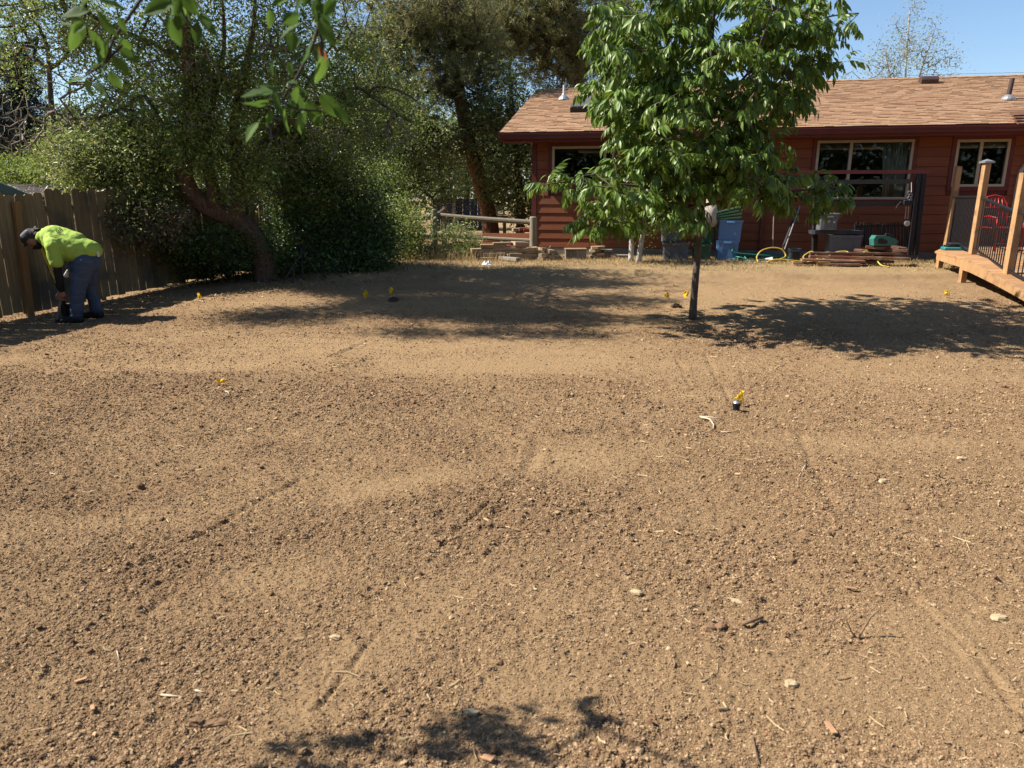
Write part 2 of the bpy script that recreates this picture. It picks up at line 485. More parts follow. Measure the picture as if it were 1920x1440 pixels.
# ------------------------------------------------------------------ ground
def soil_mat():
    m, nt, p, N, L = _nt('raked soil')
    at_ = N('ShaderNodeAttribute'); at_.attribute_name = 'rough'
    gr = N('ShaderNodeAttribute'); gr.attribute_name = 'grassy'
    tc = N('ShaderNodeTexCoord')

    def noise(sc, det=6, ro=0.65, st=None):
        n = N('ShaderNodeTexNoise'); n.inputs['Scale'].default_value = sc; n.inputs['Detail'].default_value = det; n.inputs['Roughness'].default_value = ro
        if st:
            mp = N('ShaderNodeMapping'); mp.inputs['Scale'].default_value = st
            L(tc.outputs['Object'], mp.inputs[0]); L(mp.outputs[0], n.inputs['Vector'])
        else:
            L(tc.outputs['Object'], n.inputs['Vector'])
        return n.outputs[0]

    def ramp(f, a, b, ca=(0, 0, 0), cb=(1, 1, 1)):
        r = N('ShaderNodeValToRGB'); r.color_ramp.elements[0].position = a; r.color_ramp.elements[1].position = b
        r.color_ramp.elements[0].color = (*ca, 1); r.color_ramp.elements[1].color = (*cb, 1)
        L(f, r.inputs[0]); return r.outputs[0]

    def mix(f, a, b):
        x = N('ShaderNodeMixRGB')
        for i, s in enumerate((f, a, b)):
            if isinstance(s, tuple): x.inputs[i].default_value = (*[q * ALB for q in s], 1)
            elif isinstance(s, float): x.inputs[i].default_value = s
            else: L(s, x.inputs[i])
        return x.outputs[0]
    fine = noise(70, 6, 0.75)
    med = noise(14, 6, 0.7)
    big = noise(0.9, 4)
    dusty = mix(fine, (0.28, 0.178, 0.092), (0.465, 0.318, 0.175))
    clod = mix(fine, (0.145, 0.089, 0.048), (0.36, 0.239, 0.132))
    red = mix(fine, (0.147, 0.08, 0.045), (0.34, 0.205, 0.115))
    clod = mix(ramp(big, 0.45, 0.66), clod, red)
    # patch edge broken up by the mid noise
    a = N('ShaderNodeMath'); a.operation = 'ADD'; L(at_.outputs['Fac'], a.inputs[0])
    b = N('ShaderNodeMath'); b.operation = 'MULTIPLY_ADD'; L(med, b.inputs[0]); b.inputs[1].default_value = 1.0; b.inputs[2].default_value = -0.5
    L(b.outputs[0], a.inputs[1])
    c = mix(ramp(a.outputs[0], 0.15, 0.85), dusty, clod)
    speck = ramp(noise(110, 3, 0.5), 0.64, 0.70)
    c = mix(speck, c, mix(0.55, c, (0.62, 0.47, 0.30)))
    c = mix(gr.outputs['Fac'], c, mix(fine, (0.25, 0.17, 0.085), (0.5, 0.37, 0.2)))
    L(c, p.inputs['Base Color'])
    p.inputs['Roughness'].default_value = 1.0
    p.inputs['Specular IOR Level'].default_value = 0.05
    vo = N('ShaderNodeTexVoronoi'); vo.inputs['Scale'].default_value = 55; L(tc.outputs['Object'], vo.inputs['Vector'])
    b1 = N('ShaderNodeBump'); b1.inputs['Strength'].default_value = 0.9; b1.inputs['Distance'].default_value = 0.02; L(noise(32, 8, 0.75), b1.inputs['Height'])
    b2 = N('ShaderNodeBump'); b2.invert = True; b2.inputs['Strength'].default_value = 0.7; b2.inputs['Distance'].default_value = 0.008; L(vo.outputs['Distance'], b2.inputs['Height']); L(b1.outputs[0], b2.inputs['Normal'])
    b3 = N('ShaderNodeBump'); b3.inputs['Strength'].default_value = 0.7; b3.inputs['Distance'].default_value = 0.004; L(noise(190, 5, 0.7), b3.inputs['Height']); L(b2.outputs[0], b3.inputs['Normal'])
    L(b3.outputs[0], p.inputs['Normal'])
    return m


M['soil'] = soil_mat()

# smooth raked patches and rake lines, read off the photograph and laid out on the ground
PATCH = []   # x, y, half length, half width, angle
for px, py, lx, ly, ang, s in ((700, 650, 2.2, .45, 0.02, .75), (1150, 690, 2.0, .42, 0.0, .7), (850, 690, 1.2, .35, 0.3, .7), (330, 690, 1.3, .3, 0.1, .7), (640, 1270, .55, .14, 0.95, .9),
                               (1790, 1230, .55, .35, -0.9, 1), (1700, 1330, .5, .3, -0.6, .7), (1100, 860, .8, .22, 0.4, .8), (1650, 830, 1.1, .18, 0, .8), (1450, 570, 2.4, .5, 0, .8), (1000, 530, 3.0, .5, 0, .7),
                               (1560, 545, 2.5, .5, 0, .9), (300, 960, .9, .22, 0.5, .6), (740, 910, .5, .14, 0.6, .7), (1080, 1290, .4, .2, 0.2, .6), (1500, 1290, .5, .25, 0, .55), (1750, 710, 1.0, .3, 0, .7), (520, 1080, .5, .2, .6, .5), (1150, 1120, .35, .2, .3, .4)):
    g = gp(px, py); PATCH.append((g.x, g.y, lx, ly, ang, s))
GROOVE = []
for a, b, w, dpt in (((0, 868), (120, 836), .02, .012), ((270, 1062), (560, 900), .02, .012), ((590, 1330), (640, 1270), .011, .014), ((655, 1255), (700, 1195), .012, .010), ((1715, 1120), (1900, 1310), .014, .009), ((1855, 1270), (1920, 1345), .014, .008),
                     ((620, 668), (690, 640), .03, .025), ((640, 690), (695, 672), .025, .02), ((1010, 822), (1200, 800), .05, .02), ((1270, 670), (1300, 730), .02, .008), ((1325, 665), (1372, 760), .022, .012), ((1390, 690), (1397, 735), .02, .008),
                     ((1040, 745), (1330, 745), .05, .018), ((1290, 705), (1660, 700), .03, .012), ((930, 975), (1010, 840), .04, .012), ((280, 1150), (330, 1110), .02, .012), ((1490, 810), (1720, 803), .03, .014), ((1500, 815), (1560, 950), .03, .01),
                     ((100, 705), (360, 660), .05, .015), ((330, 640), (620, 640), .04, .012), ((1660, 1060), (1790, 1230), .03, .008), ((0, 775), (480, 705), .02, .010), ((700, 765), (1000, 742), .02, .010), ((880, 792), (1020, 832), .02, .010), ((1200, 748), (1560, 762), .02, .012), ((1550, 792), (1920, 772), .025, .012),
                     ((380, 822), (620, 762), .02, .010), ((60, 962), (330, 862), .018, .010), ((850, 640), (1100, 652), .03, .012), ((1300, 648), (1520, 655), .03, .012), ((500, 702), (820, 674), .025, .012), ((1020, 905), (1060, 1010), .015, .007), ((820, 1040), (930, 930), .015, .008), ((1400, 900), (1700, 880), .02, .009), ((150, 1090), (420, 985), .015, .008)):
    A, B_ = gp(*a), gp(*b); GROOVE.append((A.x, A.y, B_.x, B_.y, w, dpt))


def rough_mask(x, y):
    far = sstep(4.0, 7.5, y)
    n1 = fbm(x * 0.8 + 3, y * 0.8, 5, 4)
    n2 = fbm(x * 0.22 + y * 0.15, y * 1.5, 9, 4)
    r = 0.5 + 0.75 * ((n1 * (1 - far) + n2 * far) - 0.45)
    r = r + 0.45 * (fbm(x * 3, y * 3.5, 21, 3) - 0.5)
    for cx, cy, lx, ly, a, s in PATCH:
        dx, dy = x - cx, y - cy
        u, v = dx * math.cos(a) + dy * math.sin(a), -dx * math.sin(a) + dy * math.cos(a)
        r = r - s * 0.55 * np.exp(-(u / lx) ** 2 - (v / ly) ** 2)
    return np.clip(r, 0, 1)


def ground_z(x, y, detail=True):
    x = np.asarray(x, float); y = np.asarray(y, float)
    z = gz(x, y)
    if not detail: return z
    near = 1 - sstep(18, 24, y)
    r = rough_mask(x, y)
    z = z + near * (0.014 * (fbm(x * 0.5, y * 0.6, 31, 3) - 0.5) + 0.006 * (fbm(x * 1.7, y * 2.4, 33, 3) - 0.5))
    z = z + near * (0.25 + r) * 0.022 * (fbm(x * 7, y * 8, 41, 3) - 0.5)
    cl = np.maximum(fbm(x * 22, y * 24, 51, 2) - 0.47, 0)
    z = z + near * (0.2 + r) * 0.05 * cl
    z = z + near * (0.5 + r) * 0.012 * (vnoise(x * 60, y * 62, 61) - 0.5) * (1 - sstep(4, 8, y))
    # rake ripples
    z = z + near * 0.006 * np.sin(y * 26 + 3 * fbm(x * 0.6, y * 0.6, 71, 2) * 6) * sstep(4.5, 7, y) * (1 - r)
    for ax, ay, bx, by, w, dp in GROOVE:
        dx, dy = bx - ax, by - ay
        l2 = dx * dx + dy * dy
        t = np.clip(((x - ax) * dx + (y - ay) * dy) / l2, 0, 1)
        wob = 0.035 * (vnoise(x * 3, y * 3, 81) - 0.5)
        sd = ((x - ax) * dy - (y - ay) * dx) / math.sqrt(l2) + wob
        ex = np.hypot(x - (ax + t * dx), y - (ay + t * dy))
        e = np.where((t > 0) & (t < 1), np.abs(sd), ex)
        z = z - dp * np.exp(-(e / w) ** 2) * (0.4 + vnoise(x * 5, y * 5, 83)) + dp * 0.6 * np.exp(-((e - 2.2 * w) / (1.2 * w)) ** 2) * vnoise(x * 9, y * 9, 85)
    # the little bank where the graded soil ends
    bank = 12.6 + 0.35 * np.sin(x * 0.8) + 0.4 * (fbm(x * 1.5, y * 0 + 1, 91, 2) - 0.5)
    z = z + 0.075 * sstep(bank - .12, bank + .15, y) * sstep(-4.5, -3.5, x) * near
    return z


rows = [-80, -40, -20, -10, -5, -2, 0, 0.6, 0.9]
d = 1.1
while d < 17.5:
    rows.append(d); d += 0.0036 * d + 0.0035
while d < 900:
    rows.append(d); d *= 1.16
rows = np.array(rows)
u = np.linspace(-1, 1, 470)
ue = np.geomspace(1.01, 40, 26)[1:]
cols = np.concatenate([-ue[::-1], u, ue])
Yg, Ug = np.meshgrid(rows, cols, indexing='ij')
Xg = Ug * (0.76 * np.clip(Yg, 1.0, 60) + 0.5)
Zg = ground_z(Xg, Yg)
nr, nc = Xg.shape
ii = (np.arange(nr - 1)[:, None] * nc + np.arange(nc - 1)[None, :]).ravel()
me = mesh_np('ground', np.stack([Xg, Yg, Zg], -1), np.stack([ii, ii + 1, ii + nc + 1, ii + nc], 1), M['soil'], smooth=True)
at_ = me.attributes.new('rough', 'FLOAT', 'POINT'); at_.data.foreach_set('value', rough_mask(Xg, Yg).astype(np.float32).ravel())
gsy = sstep(12.4, 13.0, Yg + 0.5 * (fbm(Xg * 1.3, Yg * 1.3, 95, 3) - 0.5)) * sstep(-4.2, -3.2, Xg)
gsy = gsy * (0.35 + 0.65 * fbm(Xg * 1.1, Yg * 1.6, 97, 3))
at_ = me.attributes.new('grassy', 'FLOAT', 'POINT'); at_.data.foreach_set('value', gsy.astype(np.float32).ravel())
tag(link('ground', me), kind='structure')

# crumbs and clods of soil: instanced, nobody could count them
rng = np.random.default_rng(4)


def scatter(n, y0, y1, powr=1.0):
    t = rng.random(n) ** powr
    y = y0 * (y1 / y0) ** t
    x = (rng.random(n) * 2 - 1) * (0.80 * y + 0.8)
    return x, y


def crumbs(name, n, y0, y1, r0, sig, material, base=0.25, seed=1, flat=0.75, sub=2):
    x, y = scatter(n, y0, y1, 0.9)
    r = rough_mask(x, y)
    cl = fbm(x * 2.3, y * 2.6, 123 + seed, 3)
    keep = rng.random(n) < np.clip((base + 0.95 * r) * (0.4 + 1.5 * np.maximum(cl - 0.36, 0)), 0, 1)
    keep &= rng.random(n) < (1 - sstep(y0 + (y1 - y0) * .6, y1, y)) * (sstep(y0, y0 + .25 * (y1 - y0), y) if y0 > 2 else 1)
    x, y, r = x[keep], y[keep], r[keep]
    rad = np.minimum(r0 * np.exp(sig * rng.standard_normal(len(x))), r0 * 5) * (0.7 + 0.5 * r)
    z = ground_z(x, y) + rad * 0.25
    me = bpy.data.meshes.new(name)
    me.vertices.add(len(x))
    me.vertices.foreach_set('co', np.stack([x, y, z], 1).astype(np.float32).ravel())
    a = me.attributes.new('size', 'FLOAT_VECTOR', 'POINT')
    sc = np.stack([rad * (0.8 + .5 * rng.random(len(x))), rad * (0.8 + .5 * rng.random(len(x))), rad * flat * (0.7 + .5 * rng.random(len(x)))], 1)
    a.data.foreach_set('vector', sc.astype(np.float32).ravel())
    a = me.attributes.new('turn', 'FLOAT_VECTOR', 'POINT')
    ro = np.stack([rng.normal(0, .4, len(x)), rng.normal(0, .4, len(x)), rng.random(len(x)) * 6.28], 1)
    a.data.foreach_set('vector', ro.astype(np.float32).ravel())
    me.materials.append(material)
    o = tag(link(name, me), kind='stuff')
    ng = bpy.data.node_groups.new(name, 'GeometryNodeTree')
    ng.interface.new_socket('Geometry', in_out='INPUT', socket_type='NodeSocketGeometry')
    ng.interface.new_socket('Geometry', in_out='OUTPUT', socket_type='NodeSocketGeometry')
    N, L = ng.nodes.new, ng.links.new
    gi, go = N('NodeGroupInput'), N('NodeGroupOutput')
    join = N('GeometryNodeJoinGeometry')
    geo = N('GeometryNodeGeometryToInstance')
    for k in range(4):
        ic = N('GeometryNodeMeshIcoSphere'); ic.inputs['Radius'].default_value = 1; ic.inputs['Subdivisions'].default_value = sub
        sp = N('GeometryNodeSetPosition'); L(ic.outputs['Mesh'], sp.inputs['Geometry'])
        nz = N('ShaderNodeTexNoise'); nz.noise_dimensions = '4D'; nz.inputs['W'].default_value = seed * 7.3 + k * 3.1; nz.inputs['Scale'].default_value = 1.1; nz.inputs['Detail'].default_value = 2
        sb = N('ShaderNodeVectorMath'); sb.operation = 'SUBTRACT'; sb.inputs[1].default_value = (.5, .5, .5); L(nz.outputs['Color'], sb.inputs[0])
        sc_ = N('ShaderNodeVectorMath'); sc_.operation = 'SCALE'; sc_.inputs['Scale'].default_value = 1.7; L(sb.outputs[0], sc_.inputs[0])
        L(sc_.outputs[0], sp.inputs['Offset'])
        sm = N('GeometryNodeSetMaterial'); sm.inputs['Material'].default_value = material; L(sp.outputs[0], sm.inputs['Geometry'])
        L(sm.outputs[0], geo.inputs[0])
    ip = N('GeometryNodeInstanceOnPoints')
    L(gi.outputs[0], ip.inputs['Points']); L(geo.outputs[0], ip.inputs['Instance']); ip.inputs['Pick Instance'].default_value = True
    s_ = N('GeometryNodeInputNamedAttribute'); s_.data_type = 'FLOAT_VECTOR'; s_.inputs['Name'].default_value = 'size'
    t_ = N('GeometryNodeInputNamedAttribute'); t_.data_type = 'FLOAT_VECTOR'; t_.inputs['Name'].default_value = 'turn'
    L(s_.outputs['Attribute'], ip.inputs['Scale']); L(t_.outputs['Attribute'], ip.inputs['Rotation'])
    L(ip.outputs[0], go.inputs[0])
    md = o.modifiers.new('scatter', 'NODES'); md.node_group = ng
    return o


def crumbmat(name, cols):
    m, nt, p, N, L = _nt(name)
    oi = N('ShaderNodeObjectInfo'); rp = N('ShaderNodeValToRGB'); el = rp.color_ramp.elements
    while len(el) < len(cols): el.new(.5)
    for i, c in enumerate(cols):
        el[i].position = i / (len(cols) - 1); el[i].color = (*[q * ALB for q in c], 1)
    L(oi.outputs['Random'], rp.inputs[0])
    tc = N('ShaderNodeTexCoord'); nz = N('ShaderNodeTexNoise'); nz.inputs['Scale'].default_value = 3.5; nz.inputs['Detail'].default_value = 5
    L(tc.outputs['Object'], nz.inputs['Vector'])
    hs = N('ShaderNodeHueSaturation'); L(rp.outputs[0], hs.inputs['Color'])
    mr = N('ShaderNodeMapRange'); mr.inputs[3].default_value = 0.65; mr.inputs[4].default_value = 1.3; L(nz.outputs[0], mr.inputs[0]); L(mr.outputs[0], hs.inputs['Value'])
    L(hs.outputs[0], p.inputs['Base Color']); p.inputs['Roughness'].default_value = 1; p.inputs['Specular IOR Level'].default_value = 0.05
    return m


M['crumb'] = crumbmat('soil crumb', [(0.17, 0.105, 0.059), (0.345, 0.226, 0.125), (0.25, 0.156, 0.086), (0.52, 0.37, 0.222), (0.40, 0.27, 0.153), (0.20, 0.114, 0.065), (0.305, 0.194, 0.109)])
M['clod'] = crumbmat('soil clod', [(0.15, 0.09, 0.052), (0.21, 0.13, 0.075), (0.28, 0.185, 0.105), (0.18, 0.10, 0.06), (0.33, 0.23, 0.14)])
crumbs('soil_crumbs', 1250000, 1.35, 6.8, 0.0026, 0.42, M['crumb'], base=.55, seed=1, sub=1)
crumbs('soil_crumbs', 400000, 4.0, 12.8, 0.0048, 0.4, M['crumb'], base=.4, seed=2, sub=1)
crumbs('soil_clods', 15000, 1.35, 10, 0.0050, 0.5, M['clod'], base=0.0, seed=3)

# straw, chips and root bits lying about
x, y = scatter(6500, 1.35, 12.0, 0.9)
n = len(x)
ok = rng.random(n) < np.clip(0.15 + 1.6 * (fbm(x * 1.4, y * 1.4, 201, 3) - 0.38) * 2, 0.03, 1)
x, y = x[ok], y[ok]; n = len(x)
ln = 0.012 * np.exp(0.55 * rng.standard_normal(n)); wd = 0.0011 * np.exp(0.5 * rng.standard_normal(n)) * (1 + 0.12 * y)
an = rng.random(n) * 6.28; bend = rng.normal(0, .35, n)
z = ground_z(x, y) + 0.006
V = []
for k, t in enumerate((-1.0, 0.0, 1.0)):
    aa = an + bend * t
    cx, cy = x + np.cos(aa) * ln * t, y + np.sin(aa) * ln * t
    cz = np.maximum(z + t * rng.normal(0, .004, n), ground_z(cx, cy) + 0.002)
    V.append(np.stack([cx - np.sin(aa) * wd, cy + np.cos(aa) * wd, cz], 1))
    V.append(np.stack([cx + np.sin(aa) * wd, cy - np.cos(aa) * wd, cz], 1))
    V.append(np.stack([cx, cy, cz + wd * 1.6], 1))
V = np.stack(V, 1).reshape(-1, 3)
b = np.arange(n)[:, None] * 9
Fs = np.concatenate([b + np.array([[0, 3, 5, 2]]), b + np.array([[3, 6, 8, 5]]), b + np.array([[2, 5, 4, 1]]), b + np.array([[5, 8, 7, 4]])])
tag(link('straw_litter', mesh_np('straw_litter', V, Fs, M['straw'])), kind='stuff')

# ------------------------------------------------------------------ the house
HA = math.radians(11.5)
ER = Vector((math.cos(HA), -math.sin(HA), 0)); EI = Vector((math.sin(HA), math.cos(HA), 0)); EZ = Vector((0, 0, 1))
HO = at(997, 478, 17.0); HO.z = 0.31
LEN, DEP, EAVE_Z, PITCH, OVF, OVL = 15.0, 8.6, 2.81, 0.315, 0.55, 0.62


def H(s, t, z):
    return HO + ER * s + EI * t + EZ * z


def wall_sz(px, py, t=0.0):
    """where a pixel's ray meets the front wall: length along it, height"""
    d = ray(px, py); o = Vector((0, 0, HC)) - HO - EI * t
    k = -o.dot(EI) / d.dot(EI)
    p = o + d * k
    return p.dot(ER), p.z


def hbox(mb, s0, s1, t0, t1, z0, z1, bevel=0.0):
    return mb.box(H((s0 + s1) / 2, (t0 + t1) / 2, (z0 + z1) / 2), ER * (s1 - s0) / 2, EI * (t1 - t0) / 2, EZ * (z1 - z0) / 2, bevel)


house = thing('house', 'single storey red wood sided house with tan shingle roof behind the yard', 'house', HO)
# openings (s0, s1, z0, z1)
def opening(a, b):
    s0, z1 = wall_sz(*a); s1, z0 = wall_sz(*b)
    return s0, s1, z0, z1
win = [opening((1036, 275), (1150, 345)), opening((1533, 264), (1700, 374)), opening((1795, 262), (1881, 350))]
win[1] = (win[1][0], win[1][1], win[1][2], win[1][3])
FZ = 0.24
# structural wall behind the boards, pieces butted round the openings
wallb = MB()
cuts = [0.02] + [v for w in win for v in (w[0], w[1])] + [LEN]
for i in range(0, len(cuts) - 1):
    a, b = cuts[i], cuts[i + 1]
    if i % 2 == 0:
        hbox(wallb, a, b, 0.03, 0.15, 0.02, EAVE_Z)
    else:
        w = win[(i - 1) // 2]
        hbox(wallb, a, b, 0.03, 0.15, 0.02, w[2]); hbox(wallb, a, b, 0.03, 0.15, w[3], EAVE_Z)
hbox(wallb, 0.02, 0.15, 0.15, DEP, 0.02, EAVE_Z); hbox(wallb, LEN - .15, LEN, 0.15, DEP, 0.02, EAVE_Z); hbox(wallb, 0.15, LEN - .15, DEP - .12, DEP, 0.02, EAVE_Z)
RZ = EAVE_Z + PITCH * DEP / 2
for s in (0.02, LEN - .1):
    wallb.prism([H(s, 0.05, EAVE_Z + .002), H(s, DEP - .05, EAVE_Z + .002), H(s, DEP / 2, RZ - .06)], ER * 0.08)
wall = wallb.build('wall', M['trim_red'], house)
hbox(fb := MB(), 0.0, LEN, -0.012, 0.028, -0.3, FZ)
fb.build('foundation', M['foundation'], house)
rm = MB()
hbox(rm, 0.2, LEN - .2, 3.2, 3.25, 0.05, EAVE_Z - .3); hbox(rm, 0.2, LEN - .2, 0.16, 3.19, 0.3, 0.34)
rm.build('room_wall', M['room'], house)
# lap siding, one board at a time
rr = random.Random(5)
EXP = 0.192
nb = 0
z = FZ + 0.006
while z < EAVE_Z - 0.02:
    z1 = min(z + EXP, EAVE_Z)
    spans = [(0.105, LEN)]
    for w in win:
        if z1 > w[2] - 0.075 and z < w[3] + 0.075:
            spans = [q for (a, b) in spans for q in (((a, w[0] - .085), (w[1] + .085, b)) if a < w[0] and b > w[1] else ((a, b),))]
    for a, b in spans:
        c = a
        while c < b - 0.02:
            e = min(b, c + rr.uniform(2.2, 4.2))
            if b - e < 0.5: e = b
            mb = MB()
            g = 0.002
            tilt = rr.uniform(-.002, .002)
            v = [H(c + g, -0.022 + tilt, z + .004), H(e - g, -0.022 + tilt, z + .004), H(e - g, 0.028, z + .004), H(c + g, 0.028, z + .004),
                 H(c + g, -0.006, z1 - .003), H(e - g, -0.006, z1 - .003), H(e - g, 0.028, z1 - .003), H(c + g, 0.028, z1 - .003)]
            mb.add(v, [(0, 1, 5, 4), (0, 3, 2, 1), (4, 5, 6, 7), (0, 4, 7, 3), (1, 2, 6, 5)])
            mb.build('plank', M['plank_red'], wall)
            c = e
    z += EXP
tb = MB()
hbox(tb, -0.006, 0.10, -0.03, 0.027, FZ - .05, EAVE_Z); hbox(tb, -0.008, 0.018, 0.03, 0.14, FZ - .05, EAVE_Z)
tb.build('corner_trim', M['trim_red'], house)
# gable side siding, seen edge on
for k in range(14):
    z0_ = FZ + k * EXP
    if z0_ + EXP > EAVE_Z + .1: break
    hbox(mb := MB(), -0.006, 0.016, 0.145, DEP, z0_ + .004, z0_ + EXP - .003)
    mb.build('plank', M['plank_red'], wall)

def window(w, mull, outer):
    s0, s1, z0, z1 = w
    mb = MB()
    ft = 0.05
    t0, t1 = -0.035, 0.06
    hbox(mb, s0 - .0, s1, t0, t1, z1 - ft, z1); hbox(mb, s0, s1, t0, t1, z0, z0 + ft)
    hbox(mb, s0, s0 + ft, t0 + .002, t1, z0 + ft, z1 - ft); hbox(mb, s1 - ft, s1, t0 + .002, t1, z0 + ft, z1 - ft)
    ms = s0 + (s1 - s0) * mull
    hbox(mb, ms - .03, ms + .03, t0 + .012, t1, z0 + ft, z1 - ft)
    f = mb.build('window', M['cream'], house)
    for a, b in ((s0 + ft, ms - .03), (ms + .03, s1 - ft)):
        hbox(g := MB(), a, b, 0.01, 0.016, z0 + ft, z1 - ft)
        g.build('pane', M['glass'], f)
    hbox(c := MB(), s0 - .08, s1 + .08, -0.03, 0.028, z1 + .003, z1 + .08); c.build('casing', M['trim_red'], f)
    hbox(c := MB(), s0 - .08, s1 + .08, -0.045, 0.028, z0 - .075, z0 - .003); c.build('sill', M['trim_red'], f)
    for a, b in ((s0 - .08, s0 - .003), (s1 + .003, s1 + .08)):
        hbox(c := MB(), a, b, -0.028, 0.028, z0 - .002, z1 + .002); c.build('casing', M['trim_red'], f)
    return f
for w, m_ in zip(win, (0.85, 0.36, 0.47)): window(w, m_, None)

# roof: deck, rake boards, fascia, gutter, shingles
tF = -OVF
def roofz(t): return EAVE_Z + PITCH * t if t <= DEP / 2 else EAVE_Z + PITCH * (DEP - t)
s0r, s1r = -OVL, LEN + .5
rb = MB()
th = 0.05
for (ta, tb_) in ((tF, DEP / 2), (DEP / 2, DEP + OVF)):
    za, zb = roofz(ta) + .10, roofz(tb_) + .10
    v = [H(s0r, ta, za), H(s1r, ta, za), H(s1r, tb_, zb), H(s0r, tb_, zb)]
    rb.prism(v, (0, 0, -th))
roof = rb.build('roof', M['trim_red'], house)
rk = MB()
rk.beam(H(s0r - .012, tF, roofz(tF) + .02), H(s0r - .012, DEP / 2, roofz(DEP / 2) + .02), 0.024, 0.16)
rk.build('rake_board', M['trim_red'], roof)
hbox(fa := MB(), s0r, s1r, tF - .022, tF - .002, roofz(tF) - .10, roofz(tF) + .085)
fa.build('fascia', M['trim_red'], roof)
hbox(sf := MB(), s0r, s1r, tF, 0.0, roofz(tF) - .09, roofz(tF) - .07)
sf.build('soffit', M['trim_red'], roof)
gt = MB()
prof = [(-.145, .075), (-.145, .055), (-.125, .03), (-.125, -.01), (-.10, -.045), (-.026, -.045), (-.026, .07), (-.034, .07), (-.034, -.036), (-.096, -.036), (-.116, -.005), (-.116, .035), (-.136, .06), (-.136, .075)]
gt.prism([H(s0r - .02, tF + a, roofz(tF) + b - .005) for a, b in prof], ER * (s1r - s0r + .02))
gt.build('gutter', M['gutter'], house)
sl = math.sqrt(1 + PITCH * PITCH)
nrm = (EZ - EI * PITCH).normalized(); dn = (EI + EZ * PITCH).normalized()
SHW, SHX = 0.30, 0.138
shmesh = {}
def shingle_verts(w, ln, th):
    vs = [ER * a + dn * b + nrm * c for c in (0, th) for b in (0, ln) for a in (0, w)]
    return vs
ncourse = int((DEP / 2 + OVF) * sl / SHX)
rr = random.Random(11)
sing, field = 0, MB()
allsh = []
for c in range(ncourse + 1):
    off = rr.uniform(0, SHW)
    s = s0r - off
    while s < s1r - 4.2:
        w = rr.choice((0.12, 0.15, 0.18, 0.2, 0.22, 0.26))
        a, b = max(s, s0r - .02), min(s + w - .003, s1r)
        if b - a > 0.03: allsh.append((c, a, b, rr.choice((0.009, 0.011, 0.014, 0.018)), rr.randrange(4)))
        s += w
base_pt = H(0, tF - .03, roofz(tF) + .10 + PITCH * -.03)
# the ones that show largest: the clear stretch at the left and the lowest courses right of the tree
def vis(q):
    c, a, b, h_, m_ = q
    return (c < 12 and a < 1.8) or (c < 4 and a > 4.8)
front = [q for q in allsh if vis(q)]
front.sort(key=lambda q: q[0])
single = set(id(q) for q in front[:296])
for q in allsh:
    c, a, b, th_, mi = q
    p = base_pt + ER * a + dn * (c * SHX) + nrm * .002
    ln = SHX + (0.03 if c < ncourse else -0.05)
    vs = [ER * x_ + dn * y_ + nrm * z_ for z_ in (0, 1) for y_ in (0, ln) for x_ in (0, b - a)]
    # lower edge lifted, upper edge tucked under
    lo, hi = th_ + .004, 0.004
    vv = [p + ER * 0 + nrm * (lo - th_ - .002), p + ER * (b - a) + nrm * (lo - th_ - .002), p + ER * (b - a) + dn * ln, p + dn * ln,
          p + nrm * lo, p + ER * (b - a) + nrm * lo, p + ER * (b - a) + dn * ln + nrm * hi, p + dn * ln + nrm * hi]
    fs = [(4, 5, 6, 7), (0, 1, 5, 4), (0, 4, 7, 3), (1, 2, 6, 5)]
    if id(q) in single:
        m1 = MB(); m1.add(vv, fs); m1.build('shingle', M['shingle%d' % mi], roof)
    else:
        field.m = mi; field.add(vv, fs)
tag(field.build('shingle_field', [M['shingle%d' % k] for k in range(4)], roof), kind='stuff')
# ridge caps
rc = MB()
s = s0r
while s < s1r - 4.2:
    for sg in (-1, 1):
        p0 = H(s, DEP / 2, RZ + .125)
        q0 = H(s, DEP / 2 + sg * .13, RZ + .125 - .13 * PITCH)
        rc.add([p0, p0 + ER * .31 + EZ * .012, q0 + ER * .31 + EZ * .012, q0, p0 - EZ * .02, p0 + ER * .31 - EZ * .02, q0 + ER * .31 - EZ * .02, q0 - EZ * .02], [(0, 1, 2, 3), (0, 3, 7, 4), (1, 5, 6, 2), (3, 2, 6, 7)])
    s += 0.27
tag(rc.build('ridge_cap', M['shingle1'], roof), kind='stuff')

def roof_hit(px, py):
    d = ray(px, py); o = Vector((0, 0, HC)) - H(0, 0, EAVE_Z + .115)
    k = -o.dot(nrm) / d.dot(nrm)
    return Vector((0, 0, HC)) + d * k

p = roof_hit(1057, 186)
v1 = MB(); v1.lathe(p - EZ * .03, [(.15, 0), (.15, .02), (.12, .07), (.05, .14), (.04, .16)], 14)
f = v1.build('vent_flashing', M['alu'], roof, smooth=False)
v1 = MB(); v1.tube([p + EZ * .08, p + EZ * .34], .028, 10); v1.build('vent_pipe', M['white'], f)
p = roof_hit(1890, 186)
v1 = MB(); v1.lathe(p - EZ * .03, [(.15, 0), (.15, .03), (.12, .07), (.06, .12)], 14)
f = v1.build('vent_flashing', M['alu'], roof)
v1 = MB(); v1.tube([p + EZ * .06, p + EZ * .42 + ER * .02], .05, 12); v1.build('vent_pipe', M['brownpipe'], f)
p = roof_hit(1743, 157)
v1 = MB()
sec = [(0, 0), (0, .10), (.05, .145), (.14, .16), (.24, .145), (.30, .10), (.34, 0)]
v1.prism([p + dn * a * .8 + nrm * b - ER * .19 for a, b in sec], ER * .38)
v1.build('box_vent', M['brownpipe'], roof)
